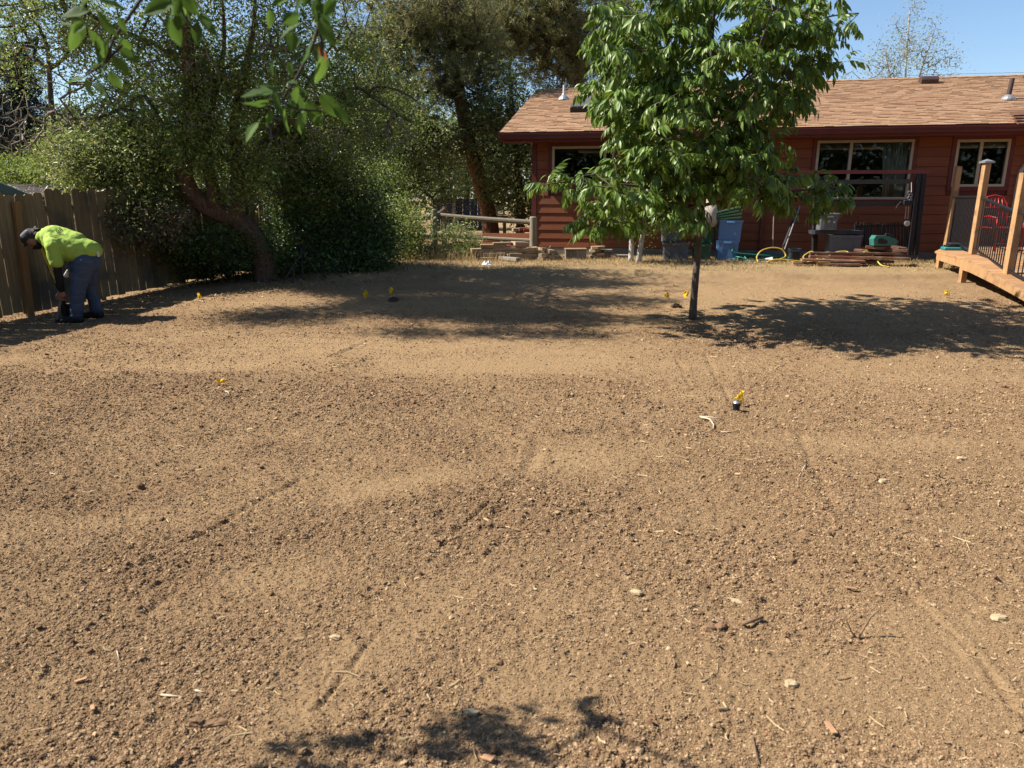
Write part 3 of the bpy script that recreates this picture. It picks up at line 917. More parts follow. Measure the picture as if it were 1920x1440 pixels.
# skylight
p0, p1, p2 = roof_hit(1069, 211), roof_hit(1112, 211), roof_hit(1078, 191)
a = p0; w_ = 0.62; l_ = max(.5, (p2 - p0).dot(dn))
mb = MB(); mb.box(a + ER * w_ / 2 + dn * l_ / 2 + nrm * .05, ER * w_ / 2, dn * l_ / 2, nrm * .06)
sk = mb.build('skylight', M['black'], roof)
mb = MB(); mb.box(a + ER * w_ / 2 + dn * l_ / 2 + nrm * .125, ER * (w_ / 2 - .03), dn * (l_ / 2 - .03), nrm * .014, .01)
mb.build('skylight_pane', M['skyglass'], sk)
# small porch roof end over the deck, far right
pa = roof_hit(1905, 232)
mb = MB()
for k in range(4):
    mb.box(pa + ER * .75 + nrm * (.02 + .03 * k) + dn * (.1 * k), ER * .75, dn * .1, nrm * .012)
mb.build('porch_roof_edge', M['lumber_red'], roof)
# downspout below the tree
s_, z_ = wall_sz(1427, 440)
mb = MB(); hbox(mb, s_ - .04, s_ + .04, -.10, -.03, 0.02, EAVE_Z - .05); mb.build('downspout', M['gutter'], house)
# arched door casing at the far right
s_, z_ = wall_sz(1918, 352)
mb = MB()
arch = [H(s_ - .12, -.03, .5), H(s_ - .12, -.03, 1.75)] + [H(s_ + .30 - .42 * math.cos(a), -.03, 1.75 + .42 * math.sin(a)) for a in [k * PI / 12 for k in range(1, 12)]] + [H(s_ + .72, -.03, 1.75), H(s_ + .72, -.03, .5)]
mb.tube(arch, .04, 6); mb.build('door_casing', M['cream'], house)

# curtain and lamp behind the wide window
w = win[1]
def drape(name, s0, s1, z0, z1, t, label):
    n = 30
    v, f = [], []
    for i in range(n + 1):
        s = s0 + (s1 - s0) * i / n
        for z in (z0, z1):
            k = 0.035 if z == z0 else 0.02
            v.append(H(s + (0.12 * (1 - i / n) if z == z0 else 0), t + k * math.sin(i * 1.9) + .01 * math.sin(i * .7), z))
    f = [(2 * i, 2 * i + 2, 2 * i + 3, 2 * i + 1) for i in range(n)]
    mb = MB(); mb.add(v, f)
    o = mb.build(name, M['curtain'], None, loc=H(s0, t, z0), smooth=True)
    md = o.modifiers.new('cloth', 'SOLIDIFY'); md.thickness = .004
    return tag(o, label, 'curtain')
drape('curtain', w[0] + (w[1] - w[0]) * .70, w[1] - .05, w[2] - .05, w[3] + .02, .13, 'cream pleated curtain drawn to the right side of the wide window')
# ------------------------------------------------------------------ left board fence
def tz(x, y):
    return float(ground_z(np.array([x]), np.array([y]))[0])


def on(px, py):
    """the ground point under a pixel, with the fine relief"""
    g = gp(px, py)
    return Vector((g.x, g.y, tz(g.x, g.y)))


A, B_ = gp(2, 603), gp(283, 546)
fd = (B_ - A); fd.z = 0; fd.normalize()
fn = Vector((fd.y, -fd.x, 0))        # towards the yard
fence = thing('board_fence', 'weathered grey brown dog-eared board fence along the left side of the yard', 'fence', (A.x, A.y, tz(A.x, A.y)))
rr = random.Random(3)
BW = 0.142
nbrd = 0
t = -3.6
while t < 9.2:
    p = A + fd * t
    gap = rr.uniform(.035, .085)
    z0 = float(gz(p.x, p.y)) + gap
    hgt = 1.60 + rr.uniform(-.018, .018) + (0.02 if t > 4 else 0)
    w = BW - rr.uniform(.001, .006)
    lean = rr.uniform(-.010, .010)
    up = (EZ + fd * lean).normalized()
    c = .028
    poly = [p + EZ * (z0 - p.z) + fd * a + up * b for a, b in ((0, 0), (w, 0), (w, hgt - c), (w - c, hgt), (c, hgt), (0, hgt - c))]
    thk = .017
    o2 = fn * rr.uniform(-.003, .004)
    mb = MB(); mb.prism([q + o2 for q in poly], fn * thk)
    mb.build('board', M['fence'], fence)
    t += BW + rr.uniform(0, .006)
for k in range(6):
    p = A + fd * (-3.2 + 2.44 * k) - fn * .07
    mb = MB(); mb.box(p + EZ * .75, fd * .045, fn * .045, EZ * .80); mb.build('post', M['fence'], fence)
for zz in (.35, .85, 1.38):
    a, b = A - fd * 3.6 - fn * .021, A + fd * 9.2 - fn * .021
    a = a + EZ * zz; b = Vector((b.x, b.y, float(gz(b.x, b.y)) + zz))
    mb = MB(); mb.beam(a, b, .036, .085); mb.build('rail', M['fence'], fence)
# newer orange post leaning on the yard side
pb, pt = at(56, 592, A.y + .55), None
q = A + fd * ((pb.x - A.x) / max(.05, fd.x) if abs(fd.x) > .3 else .5)
pp = on(57, 593)
mb = MB()
top = at(30, 378, pp.y + .02)
mb.beam(pp - EZ * .05, top, .095, .05, up=fn)
tag(mb.build('fence_post', M['newpost'], None, loc=pp), 'newer orange brown post leaning slightly against the board fence left of the worker', 'post')

# ------------------------------------------------------------------ split rail fence and the things by the house's left corner
rf = thing('rail_fence', 'low fence of round weathered posts and rails beside the red house corner', 'fence', on(815, 478))
Yr = 16.2
def rpost(px, ptop, pbot, Y, r):
    b_ = at(px, pbot, Y); b_.z = gz(b_.x, b_.y) - .1
    tp = at(px, ptop, Y)
    mb = MB(); mb.tube([b_, b_.lerp(tp, .5), tp - EZ * .02, tp], [r, r * 1.02, r, r * .8], 12); mb.build('post', M['grey_wood'], rf, smooth=False)
rpost(814, 392, 470, 16.4, .075); rpost(1000, 406, 482, 16.0, .085); rpost(833, 387, 440, 18.6, .06)
def rail(a, b, r):
    p0, p1 = at(*a), at(*b)
    mb = MB(); mb.tube([p0, p0.lerp(p1, .33) - EZ * .015, p0.lerp(p1, .66) - EZ * .01, p1], [r * .9, r, r, r * .95], 10); mb.build('rail', M['grey_wood'], rf)
rail((820, 403, 16.4), (1000, 417, 16.0), .055); rail((822, 440, 16.4), (998, 451, 16.0), .045)
rail((700, 422, 17.6), (814, 402, 16.45), .05); rail((700, 452, 17.6), (814, 439, 16.45), .045); rail((818, 402, 16.45), (834, 391, 18.6), .04)
# raised bed of orange boards behind the rails
bed = thing('raised_bed', 'low raised garden bed of orange brown boards behind the rail fence', 'raised bed', at(950, 470, 17.0))
for k, (ya, yb) in enumerate(((437, 452), (453, 469))):
    a, b = at(905, yb, 17.6), at(993, yb, 17.2); h = (at(950, ya, 17.4) - at(950, yb, 17.4)).length
    mb = MB(); mb.beam(a + EZ * h / 2, b + EZ * h / 2, .05, h - .006); mb.build('plank', M['orange_board'], bed)
rr = random.Random(8)
for px, py in ((968, 431), (979, 430), (987, 432)):
    p = at(px, py, 17.4)
    mb = MB(); mb.box(p, (.09, .02, 0), (-.02, .05, 0), (0, 0, .04), .008)
    tag(mb.build('brick', M['brick'] if px != 968 else M['slab_grey'], None, loc=p - EZ * .04), {968: 'pale grey block lying on the orange raised bed', 979: 'pinkish red brick in the middle of the row on the raised bed', 987: 'dark red brick lying next to the round corner post on the raised bed'}[px], 'brick')

# piled slabs and boards
def slab(px, py, Y, L_, W_, T_, yaw, tilt, m, label, group, name='slab', cat='slab', rough=.01):
    c = at(px, py, Y)
    ax = Vector((math.cos(yaw), math.sin(yaw), tilt)).normalized(); ay = EZ.cross(ax).normalized(); az = ax.cross(ay)
    mb = MB()
    if rough > .012:      # an uneven stone outline
        n = 9
        poly = [c - az * T_ / 2 + ax * (L_ / 2 * math.cos(2 * PI * k / n) * rr.uniform(.82, 1.12)) + ay * (W_ / 2 * math.sin(2 * PI * k / n) * rr.uniform(.82, 1.12)) for k in range(n)]
        mb.prism(poly, az * T_)
    else:
        mb.box(c, ax * L_ / 2, ay * W_ / 2, az * T_ / 2, .006)
    return tag(mb.build(name, m, None, loc=c - EZ * T_ / 2), label, cat, group)
L1 = 'weathered flat board or slab in the jumbled pile by the round corner post'
G1 = 'slabs piled by the corner post'
for px, py, l, w, t_, ya, ti in ((950, 489, 1.15, .3, .07, .05, .0), (918, 481, .7, .28, .07, -.1, .02), (985, 482, .7, .25, .07, .1, -.03), (945, 475, 1.2, .2, .05, 0, .01), (905, 472, .5, .22, .06, .2, .03),
                                (960, 468, .95, .2, .045, -.08, -.02), (990, 470, .4, .25, .05, .3, .05), (925, 464, .55, .22, .05, .05, 0), (975, 460, .32, .24, .06, .4, -.06), (942, 459, .4, .2, .03, .1, .02), (1000, 488, .35, .25, .06, -.2, 0), (970, 494, .4, .22, .06, .2, 0)):
    slab(px, py - 3, 15.3, l, w, t_ * 1.4, ya, ti, M['slab'], L1, G1)
L2 = 'small broken slab in the loose heap just right of the corner post'
G2 = 'broken slabs right of the corner post'
for px, py, l, w, t_, ya, ti in ((1022, 489, .35, .25, .07, .2, 0), (1042, 490, .3, .22, .07, -.2, 0), (1020, 480, .3, .22, .05, .1, .05), (1030, 473, .26, .2, .05, -.2, -.15), (1018, 469, .2, .2, .04, .3, -.1), (1036, 483, .3, .18, .05, 0, .05)):
    slab(px, py - 2, 15.2, l, w, t_ * 1.5, ya, ti, M['slab'], L2, G2, rough=.05)
slab(1045, 478, 15.4, .48, .16, .06, -.1, -1.05, M['slab_grey'], 'flat grey brown slab leaning steeply against the loose stone heap', None)
# the short upright block with a stone cap
p = at(1079, 478, 15.6)
blk = thing('stone_block', 'square block of upright boards with a flat cap below the red wall', 'block', at(1079, 490, 15.6))
for k in range(6):
    mb = MB(); mb.box(p + Vector((-.185 + .074 * k, 0, -.01)), (.0355, 0, 0), (0, .15, 0), (0, 0, .115), .004); mb.build('board', M['slab_grey'], blk)
mb = MB(); mb.box(p + Vector((0, 0, .125)), (.235, .02, 0), (0, .18, 0), (0, 0, .016), .005); mb.build('cap', M['slab'], blk)
slab(1070, 492, 15.5, .62, .34, .035, .02, 0, M['slab'], 'thin plank under the square capped block', None, 'plank', 'plank')
L3 = 'flat stone in the neat stack right of the square capped block'
for k, (px, py, l, w) in enumerate(((1122, 489, .34, .3), (1118, 482, .3, .26), (1124, 476, .3, .26), (1116, 470, .26, .24), (1121, 464, .33, .26))):
    slab(px, py, 15.6, l, w, .055, .1 * k, .02 * (-1) ** k, M['slab'], ('lowest flat stone of the neat stack right of the square capped block', 'second flat stone from the ground in the neat stone stack', 'middle flat stone of the neat stack by the wall', 'fourth flat stone from the ground in the neat stone stack', 'topmost wide flat stone of the neat stack by the wall')[k], 'flat stones stacked by the wall', 'stone', 'stone', .05)
for k, (px, py, lab) in enumerate(((1138, 470, 'upper thin flag stone right of the neat stone stack'), (1136, 476, 'lower thin flag stone right of the neat stone stack'))):
    slab(px, py, 15.7, .26, .22, .05, .3 * k, .05, M['slab_grey'], lab, None, 'stone', 'stone', .05)
for px, py, lab in ((1132, 486, 'pale concrete block beneath the thin flag stones'), (1168, 486, 'pale concrete block standing left of the white birch stems')):
    p = at(px, py, 15.7)
    mb = MB(); mb.box(p, (.15, .0, 0), (0, .1, 0), (0, 0, .10), .012); tag(mb.build('concrete_block', M['slab_grey'], None, loc=p - EZ * .1), lab, 'block')
p0, p1 = on(897, 491), on(972, 499)
mb = MB(); mb.beam(p0 + EZ * .05, p1 + EZ * .05, .12, .07, bevel=.008)
tag(mb.build('grey_plank', M['slab_grey'], None, loc=(p0 + p1) / 2), 'pale grey plank lying on dry grass before the slab pile', 'plank')
for k, (px, py) in enumerate(((780, 472), (800, 473))):
    p = at(px, py, 16.3); mb = MB(); mb.box(p, (.24, .01, 0), (0, .04, 0), (0, 0, .12), .01)
    tag(mb.build('grey_board', M['slab_grey'], None, loc=p - EZ * .12), ('grey edging board at the foot of the weeds, left one', 'grey edging board at the foot of the weeds, right one')[k], 'board', None)
# crumpled white scrap
p = on(913, 504)
rs = random.Random(2)
mb = MB()
n = 6
vs = [p + Vector(((i - n / 2) * .035, (j - n / 2) * .03, .015 + rs.uniform(0, .075) * math.sin(PI * i / n) * math.sin(PI * j / n) * 1.5)) for j in range(n + 1) for i in range(n + 1)]
mb.add(vs, [(j * (n + 1) + i, j * (n + 1) + i + 1, (j + 1) * (n + 1) + i + 1, (j + 1) * (n + 1) + i) for j in range(n) for i in range(n)])
tag(mb.build('plastic_scrap', M['white'], None, loc=p), 'crumpled white plastic scrap on the dry grass edge', 'plastic scrap')

# navy fence and pale window frame behind the trees
nf = thing('panel_fence', 'dark navy panel fence behind the trees between the bushes and the house', 'fence', at(860, 405, 30))
rr = random.Random(4)
for k in range(7):
    a, b = at(812 + 14 * k, 400, 30), at(812 + 14 * k + 13.4, 400, 30)
    zt = at(850, 375, 30).z
    mb = MB(); mb.bx(a.x, b.x, 29.98, 30.02, gz(a.x, 30) + .05, zt); mb.build('panel', M['navy'], nf)
a = at(810, 374, 30); b = at(912, 374, 30)
mb = MB(); mb.bx(a.x, b.x, 29.95, 30.05, a.z - .02, a.z + .03); mb.build('rail', M['black'], nf)
a = at(851, 374, 29.9); mb = MB(); mb.bx(a.x - .07, a.x + .07, 29.85, 29.93, gz(a.x, 30), a.z + .04); mb.build('post', M['slab_grey'], nf)
wfr = thing('window_frame', 'white two pane window frame standing beside the pine trunk', 'window frame', at(932, 405, 23))
a, b = at(919, 387, 23), at(946, 404, 23)
for x0, x1, z0, z1 in ((a.x, b.x, a.z - .05, a.z), (a.x, b.x, b.z, b.z + .05), (a.x, a.x + .05, b.z + .052, a.z - .052), (b.x - .05, b.x, b.z + .052, a.z - .052), ((a.x + b.x) / 2 - .03, (a.x + b.x) / 2 + .03, b.z + .052, a.z - .052)):
    mb = MB(); mb.bx(x0, x1, 22.97, 23.03, z0, z1); mb.build('bar', M['white'], wfr)
for x0, x1 in ((a.x + .052, (a.x + b.x) / 2 - .032), ((a.x + b.x) / 2 + .032, b.x - .052)):
    mb = MB(); mb.bx(x0, x1, 22.995, 23.005, b.z + .052, a.z - .052); mb.build('pane', M['glass'], wfr)
tb_ = MB(); tb_.bx(a.x - .1, b.x + .1, 22.6, 23.4, b.z - .05, b.z - .002)
tg = thing('bench', 'low grey bench carrying the white window frame beside the pine', 'bench', at(932, 412, 23))
tb_.build('seat', M['grey_wood'], tg)
for sx in (a.x, b.x):
    mb = MB(); mb.bx(sx - .05, sx + .05, 22.7, 23.3, gz(sx, 23), b.z - .052); mb.build('leg', M['grey_wood'], tg)
# neighbour's shed roof beyond the fence
nb_ = thing('neighbour_shed', 'neighbouring shed with dark green gable edge and grey shake roof beyond the fence', 'shed', at(40, 400, 17))
c0 = at(142, 372, 16.0); c1 = at(104, 348, 19); c2 = at(15, 347, 19); c3 = at(62, 372.5, 16.0)
mb = MB(); mb.prism([c0, c1, c2 , c3], (0, 0, -.03)); rfm = mb.build('roof', M['shake'], nb_)
dd = c3 - c2; ex = (c0 - c3)
for k in range(11):
    f0 = k / 11
    for j in range(9):
        w0, w1 = j / 9 + rr.uniform(-.02, .02), (j + 1) / 9 - .01
        pl = c2 + dd * f0; pr = c1 + (c0 - c1) * f0; pl2 = c2 + dd * (f0 + .1); pr2 = c1 + (c0 - c1) * (f0 + .1)
        q = [pl.lerp(pr, w0), pl.lerp(pr, w1), pl2.lerp(pr2, w1), pl2.lerp(pr2, w0)]
        mb = MB(); mb.prism([q[0] + EZ * .006, q[1] + EZ * .006, q[2] + EZ * .03, q[3] + EZ * .03], (0, 0, .02)); mb.build('shingle', M['shake'], rfm)
g0, g1 = at(-60, 325, 15.4), at(61, 374, 15.4)
mb = MB(); mb.beam(g0, g1, .05, .16); mb.build('fascia', M['teal_paint'], nb_)
mb = MB(); mb.prism([at(-80, 330, 15.5), at(55, 376, 15.5), at(55, 480, 15.5), at(-80, 480, 15.5)], (0, .05, 0)); mb.build('wall', M['teal_paint'], nb_)
mb = MB(); mb.prism([c3 - EZ * .05, c0 - EZ * .05 - Vector((.2, 0, 0)), Vector((c0.x - .2, c0.y, 0)), Vector((c3.x, c3.y, 0))], (0, .05, 0)); mb.build('wall', M['fence'], nb_)

# ------------------------------------------------------------------ bins, hoses, rack, lumber along the wall
def bin_(px0, px1, ptop, pbot, Y, m, label, name='storage_bin', depth=.36, lid=None, taper=.06, rim=True, group=None, yaw=-HA, lean=0.0):
    a, b = at(px0, pbot, Y), at(px1, ptop, Y)
    w, h = b.x - a.x, b.z - a.z
    c = Vector(((a.x + b.x) / 2, Y, a.z))
    t = thing(name, label, 'bin', c, group)
    R = Matrix.Rotation(yaw, 3, 'Z') @ Matrix.Rotation(lean, 3, 'Y')
    ex, ey, ez = R @ Vector((1, 0, 0)), R @ Vector((0, 1, 0)), R @ Vector((0, 0, 1))
    wb, wt = w * (.5 - taper), w * .5 - .012
    db, dt = depth * .5 * .85, depth * .5
    mb = MB()
    def ring(ww, dd, z, r=.04):
        out = []
        for sx, sy, a0 in ((1, 1, 0), (-1, 1, 90), (-1, -1, 180), (1, -1, 270)):
            for k in range(4):
                an = math.radians(a0 + 30 * k)
                out.append(c + ex * (sx * (ww - r) + r * math.cos(an)) + ey * (sy * (dd - r) + r * math.sin(an)) + ez * z)
        return out
    zs = [(wb, db, 0), (wb + .004, db + .004, h * .02), (wt - .006, dt - .006, h - .055), (wt + .006, dt + .006, h - .05), (wt + .012, dt + .012, h), (wt, dt, h), (wb - .004, db - .004, .02)]
    rings = [ring(*q) for q in zs]
    n = 16
    vs = [p for r_ in rings for p in r_]
    fs = [(i * n + k, i * n + (k + 1) % n, (i + 1) * n + (k + 1) % n, (i + 1) * n + k) for i in range(len(zs) - 1) for k in range(n)]
    fs += [tuple(range(n))[::-1], tuple((len(zs) - 1) * n + k for k in range(n))]
    mb.add(vs, fs); mb.build('body', m, t, smooth=False)
    for sx in (-1, 1):       # ribs moulded on the front and grips
        mb = MB(); mb.box(c + ex * (sx * w * .22) + ey * (-(db + dt) / 2 - .002) + ez * (h * .48), ex * .012, (ey * .006 + ez * -.0), ez * h * .38 - ey * (dt - db) * .4)
        mb.build('rib', m, t)
    mb = MB(); mb.box(c + ez * (h - .045) - ey * (dt + .012), ex * .075, ey * .012, ez * .018, .004); mb.build('handle', m, t)
    if lid:
        mb = MB(); mb.box(c + ez * (h + .014), ex * (wt + .022), ey * (dt + .022), ez * .012, .008); mb.build('lid', lid, t)
    return t, c, h, (ex, ey, ez)

Yb = 15.35
bin_(1240, 1292, 454, 491, Yb, M['bin_grey'], 'large grey plastic tote on the ground left of the ash trunk')
bin_(1296, 1334, 456, 489, Yb, M['bin_green'], 'green plastic bin on the ground just behind the ash trunk')
bin_(1312, 1342, 422, 455, Yb + .25, M['bin_green'], 'dark green bin stacked above the ground bin beneath the white sack')
bin_(1238, 1280, 424, 452, Yb + .2, M['bin_grey'], 'grey tote stacked upon the large grey tote, half hidden by leaves')
bin_(1340, 1385, 450, 492, Yb, M['bin_blue'], 'blue storage bin at the bottom of the blue stack')
bin_(1343, 1391, 412, 450, Yb, M['bin_blue'], 'blue storage bin on top of the other blue bin', lean=.03)
for k in range(4):
    p = at(1366, 409 - 5.2 * k, Yb)
    mb = MB(); mb.box(p, Vector((.25 + .01 * k, -.05, .02 + .018 * k)), Vector((.05, .19, 0)), Vector((0, 0, .022)), .012)
    tag(mb.build('bin_lid', M['bin_green'], None, loc=p - EZ * .02), ('lowest green lid lying directly on the upper blue bin', 'second green lid from the bottom on the blue bins', 'third green lid from the bottom on the blue bins', 'topmost green lid of the pile on the blue bins')[k], 'lid', 'green lids stacked on the blue bins')
# white sack
p = at(1327, 402, Yb + .1)
mb = MB(); mb.lathe(p - EZ * .27, [(.10, 0), (.2, .03), (.26, .14), (.27, .28), (.22, .42), (.12, .5), (.09, .56), (.11, .62)], 16)
sk_ = mb.build('sack', M['sack'], None, loc=p - EZ * .27, smooth=True)
for v in sk_.data.vertices:
    a = math.atan2(v.co.y, v.co.x); v.co.x *= 1 + .08 * math.sin(3 * a + v.co.z * 9); v.co.y *= 1 + .09 * math.sin(5 * a + v.co.z * 7)
tag(sk_, 'white woven sack resting above the green bins behind the ash trunk', 'sack')
bin_(1477, 1501, 466, 489, 15.0, M['bin_dark'], 'small dark bucket on the ground right of the green hose', 'bucket', .3, taper=.09)
bt, bc, bh, bax = bin_(1531, 1570, 402, 431, 14.6, M['bin_grey'], 'grey bin with a pale label standing on the rack shelf', lid=M['bin_grey'])
mb = MB(); mb.box(bc + bax[2] * bh * .55 - bax[1] * .172 + bax[0] * .0, bax[0] * .035, bax[1] * .002, bax[2] * .03); mb.build('sticker', M['bin_dark'], bt)
for k, (w_, dz) in enumerate(((.03, .022), (.024, .008), (.03, -.004), (.02, -.018))):
    mb = MB(); mb.box(bc + bax[2] * (bh * .55 + dz) - bax[1] * .1755, bax[0] * w_, bax[1] * .001, bax[2] * .0032); mb.build('print_line', M['white'], bt)
mb = MB(); mb.lathe(bc + bax[2] * bh * .52 - bax[1] * .17 + bax[0] * .10, [(.018, 0), (.018, .008)], 10, axis=-bax[1]); mb.build('round_sticker', M['white'], bt)
bin_(1548, 1612, 440, 474, 14.7, M['bin_grey'], 'wide pale grey tub on the ground under the rack shelf', depth=.5)

def hose(pts, r, m, label, name='garden_hose'):
    """smooth closed-up run through rough points"""
    P = [Vector(p) for p in pts]; out = []
    for i in range(len(P) - 1):
        p0, p1, p2, p3 = P[max(i - 1, 0)], P[i], P[i + 1], P[min(i + 2, len(P) - 1)]
        for k in range(8):
            t = k / 8
            out.append(.5 * ((2 * p1) + (p2 - p0) * t + (2 * p0 - 5 * p1 + 4 * p2 - p3) * t * t + (3 * p1 - p0 - 3 * p2 + p3) * t ** 3))
    out.append(P[-1])
    mb = MB(); mb.tube(out, r, 8)
    return tag(mb.build(name, m, None, loc=P[0], smooth=True), label, 'hose')
c = at(1428, 486, 15.1); c.z = gz(c.x, c.y)
rr = random.Random(6)
pts = []
for k in range(52):
    a = k * .62; rad = rr.uniform(.32, .62)
    pts.append(c + Vector((rad * 1.05 * math.cos(a), rad * .45 * math.sin(a) - .05, .03 + .11 * (k / 52) + rr.uniform(0, .05) + .05 * math.sin(a))))
pts.append(at(1378, 474, 15.1)); pts.append(at(1382, 462, 15.2))
hose(pts, .017, M['hose_green'], 'tangled coil of green garden hose on the ground by the blue bins')
hose([at(1422, 492, 14.6), at(1419, 482, 14.7), at(1428, 470, 14.75), at(1448, 464.5, 14.8), at(1466, 468, 14.8), at(1473, 480, 14.75), at(1462, 486, 14.6), at(1440, 492, 14.4), at(1446, 488, 14.4), at(1465, 486.5, 14.4), at(1490, 489, 14.4), at(1510, 490, 14.4), at(1506, 482, 14.45), at(1514, 475, 14.5), at(1523, 472, 14.5), at(1532, 482, 14.4), at(1531, 494, 14.3), at(1521, 498, 14.2), at(1513, 492, 14.25), at(1540, 488, 14.3), at(1565, 474, 14.2), at(1588, 472, 14.15), at(1591, 482, 14.0), at(1583, 496, 13.8), at(1600, 497, 13.8), at(1618, 474, 14.1), at(1632, 473, 14.1), at(1642, 485, 13.9), at(1652, 497, 13.7), at(1668, 500.5, 13.6)],
     .014, M['hose_yellow'], 'yellow hose looped along the wall and over the lumber pile')
hose([on(1445, 497) + EZ * .02, on(1480, 499) + EZ * .02, on(1515, 501) + EZ * .02, on(1560, 500) + EZ * .02], .012, M['hose_yellow'], 'short straight length of yellow hose on dry grass', 'hose_length')
# paper tag on the grass
p = on(1441, 497); mb = MB(); mb.box(p + EZ * .05, (.075, 0, .015), (0, .03, .03), (0, -.002, .002))
tag(mb.build('paper_tag', M['white'], None, loc=p), 'small white printed tag on dry grass before the green hose', 'tag')
# leaning poles
for k, (a, b, r, m, lab) in enumerate((((1467, 468, 15.2), (1496, 392, 15.7), .03, 'darkframe', 'thick dark pole leaning on the wall left of the rack'), ((1471, 468, 15.1), (1500, 385, 15.7), .014, 'alu', 'thin metal pole leaning on the wall left of the rack'), ((1449, 463, 15.2), (1451, 395, 15.3), .012, 'grey_wood', 'slim upright stake between the blue bins and leaning poles'))):
    mb = MB(); mb.tube([at(*a), at(*b)], r, 8); tag(mb.build('pole', M[m], None, loc=at(*a)), lab, 'pole')
# the dark rack in front of the windows
Yk = 14.75
rack = thing('rack', 'dark wooden rack with two long bars in front of the wide window', 'rack', at(1620, 475, Yk))
ha, hb = 0.03, 0.045
def rbar(name, a, b, w, h, m='darkframe', par=None):
    mb = MB(); mb.beam(at(*a), at(*b), w, h); return mb.build(name, M[m], par or rack)
dY = .23
rbar('top_bar', (1502, 323, Yk + .25), (1742, 322, Yk - .15), .06, .07, 'gutter'); rbar('cross_bar', (1512, 342, Yk + .2), (1710, 340, Yk - .12), .05, .085)
rbar('upright', (1527, 470, Yk + .2), (1531, 326, Yk + .2), .09, .09); rbar('upright', (1704, 478, Yk - .1), (1722, 326, Yk - .1), .075, .075); rbar('upright', (1716, 478, Yk + .3), (1732, 326, Yk + .3), .08, .08)
rbar('shelf', (1522, 435, Yk), (1612, 435, Yk - .1), .45, .07, 'bin_dark')
rbar('lower_bar', (1600, 384, Yk), (1706, 381, Yk - .1), .05, .08)
# hooks, tackle and small tools hanging from its right post
tk = thing('hanging_tackle', 'steel tackle with chain and hook hanging on the right rack post', 'tackle', at(1703, 380, Yk - .2))
mb = MB(); mb.tube([at(1709, 342, Yk - .2), at(1709, 360, Yk - .2)], .006, 6); mb.build('rope', M['white'], tk)
for k in range(4):
    p = at(1705 + 2 * (k % 2), 361 + 5 * k, Yk - .2)
    mb = MB(); mb.tube([p + Vector((.035 * math.cos(a), .01 * math.sin(2 * a), .03 * math.sin(a))) for a in [i * PI / 4 for i in range(9)]], .008, 5); mb.build('chain_link', M['alu'], tk)
mb = MB(); mb.box(at(1702, 380, Yk - .2), (.09, 0, 0), (0, .03, 0), (0, 0, .05), .02); mb.build('pulley_block', M['black'], tk)
for px in (1699, 1704):
    mb = MB(); mb.tube([at(px, 387, Yk - .2), at(px - 2, 410, Yk - .2)], .008, 6); mb.build('rod', M['alu'], tk)
mb = MB(); mb.lathe(at(1700, 419, Yk - .2), [(.055, 0), (.055, .03), (.03, .035)], 14, axis=(0, -1, 0)); mb.build('disc', M['alu'], tk)
mb = MB(); mb.tube([at(1690, 378, Yk - .2), at(1683, 385, Yk - .2), at(1680, 391, Yk - .2)], .012, 6); mb.build('hook', M['darkframe'], tk)
# slatted dark screen behind the lumber
scn = thing('slat_screen', 'low dark slatted screen of thin upright sticks behind the lumber pile', 'screen', at(1655, 460, 14.8))
rr = random.Random(12)
for k in range(34):
    px = 1603 + k * 3.2
    a, b = at(px, 462, 14.75), at(px + rr.uniform(-1, 1), 416 + rr.uniform(0, 5), 14.75)
    mb = MB(); mb.tube([a, a.lerp(b, .5) + Vector((rr.uniform(-.01, .01), 0, 0)), b], [.014, .013, .011], 5); mb.build('slat', M['darkframe'], scn)
mb = MB(); mb.beam(at(1602, 424, 14.78), at(1712, 423, 14.78), .02, .03); mb.build('rail', M['darkframe'], scn)
# lumber pile
GL = 'lengths of red brown lumber piled by the wall'
LL = 'red brown board in the low lumber pile under the slat screen'
rr = random.Random(21)
for row, (ya, x0, x1) in enumerate(((493, 1493, 1668), (487, 1500, 1700), (481, 1510, 1705), (475, 1525, 1704), (469, 1580, 1705), (463, 1586, 1700))):
    for k in range(2):
        xa = x0 + rr.uniform(-8, 8) + (k * 14); xb = x1 + rr.uniform(-22, 2)
        Y = 13.85 + .17 * k + .03 * row + rr.uniform(-.04, .04)
        if rr.random() < .4: xa += rr.uniform(20, 70)
        if rr.random() < .4: xb -= rr.uniform(10, 60)
        yw = rr.uniform(-.09, .09)
        a, b = at(xa, ya, Y + .12 + yw), at(xb, ya - 1.0, Y - .12 - yw)
        b.z = a.z + rr.uniform(-.02, .02)
        mb = MB(); mb.beam(a, b, rr.uniform(.11, .17), rr.uniform(.035, .056), bevel=.003)
        tag(mb.build('lumber', M['lumber_red'], None, loc=(a + b) / 2), ('front' if k == 0 else 'rear') + ' red brown board in the ' + ('bottom', 'second', 'third', 'fourth', 'fifth', 'top')[row] + ' layer of the lumber pile', 'lumber', GL)
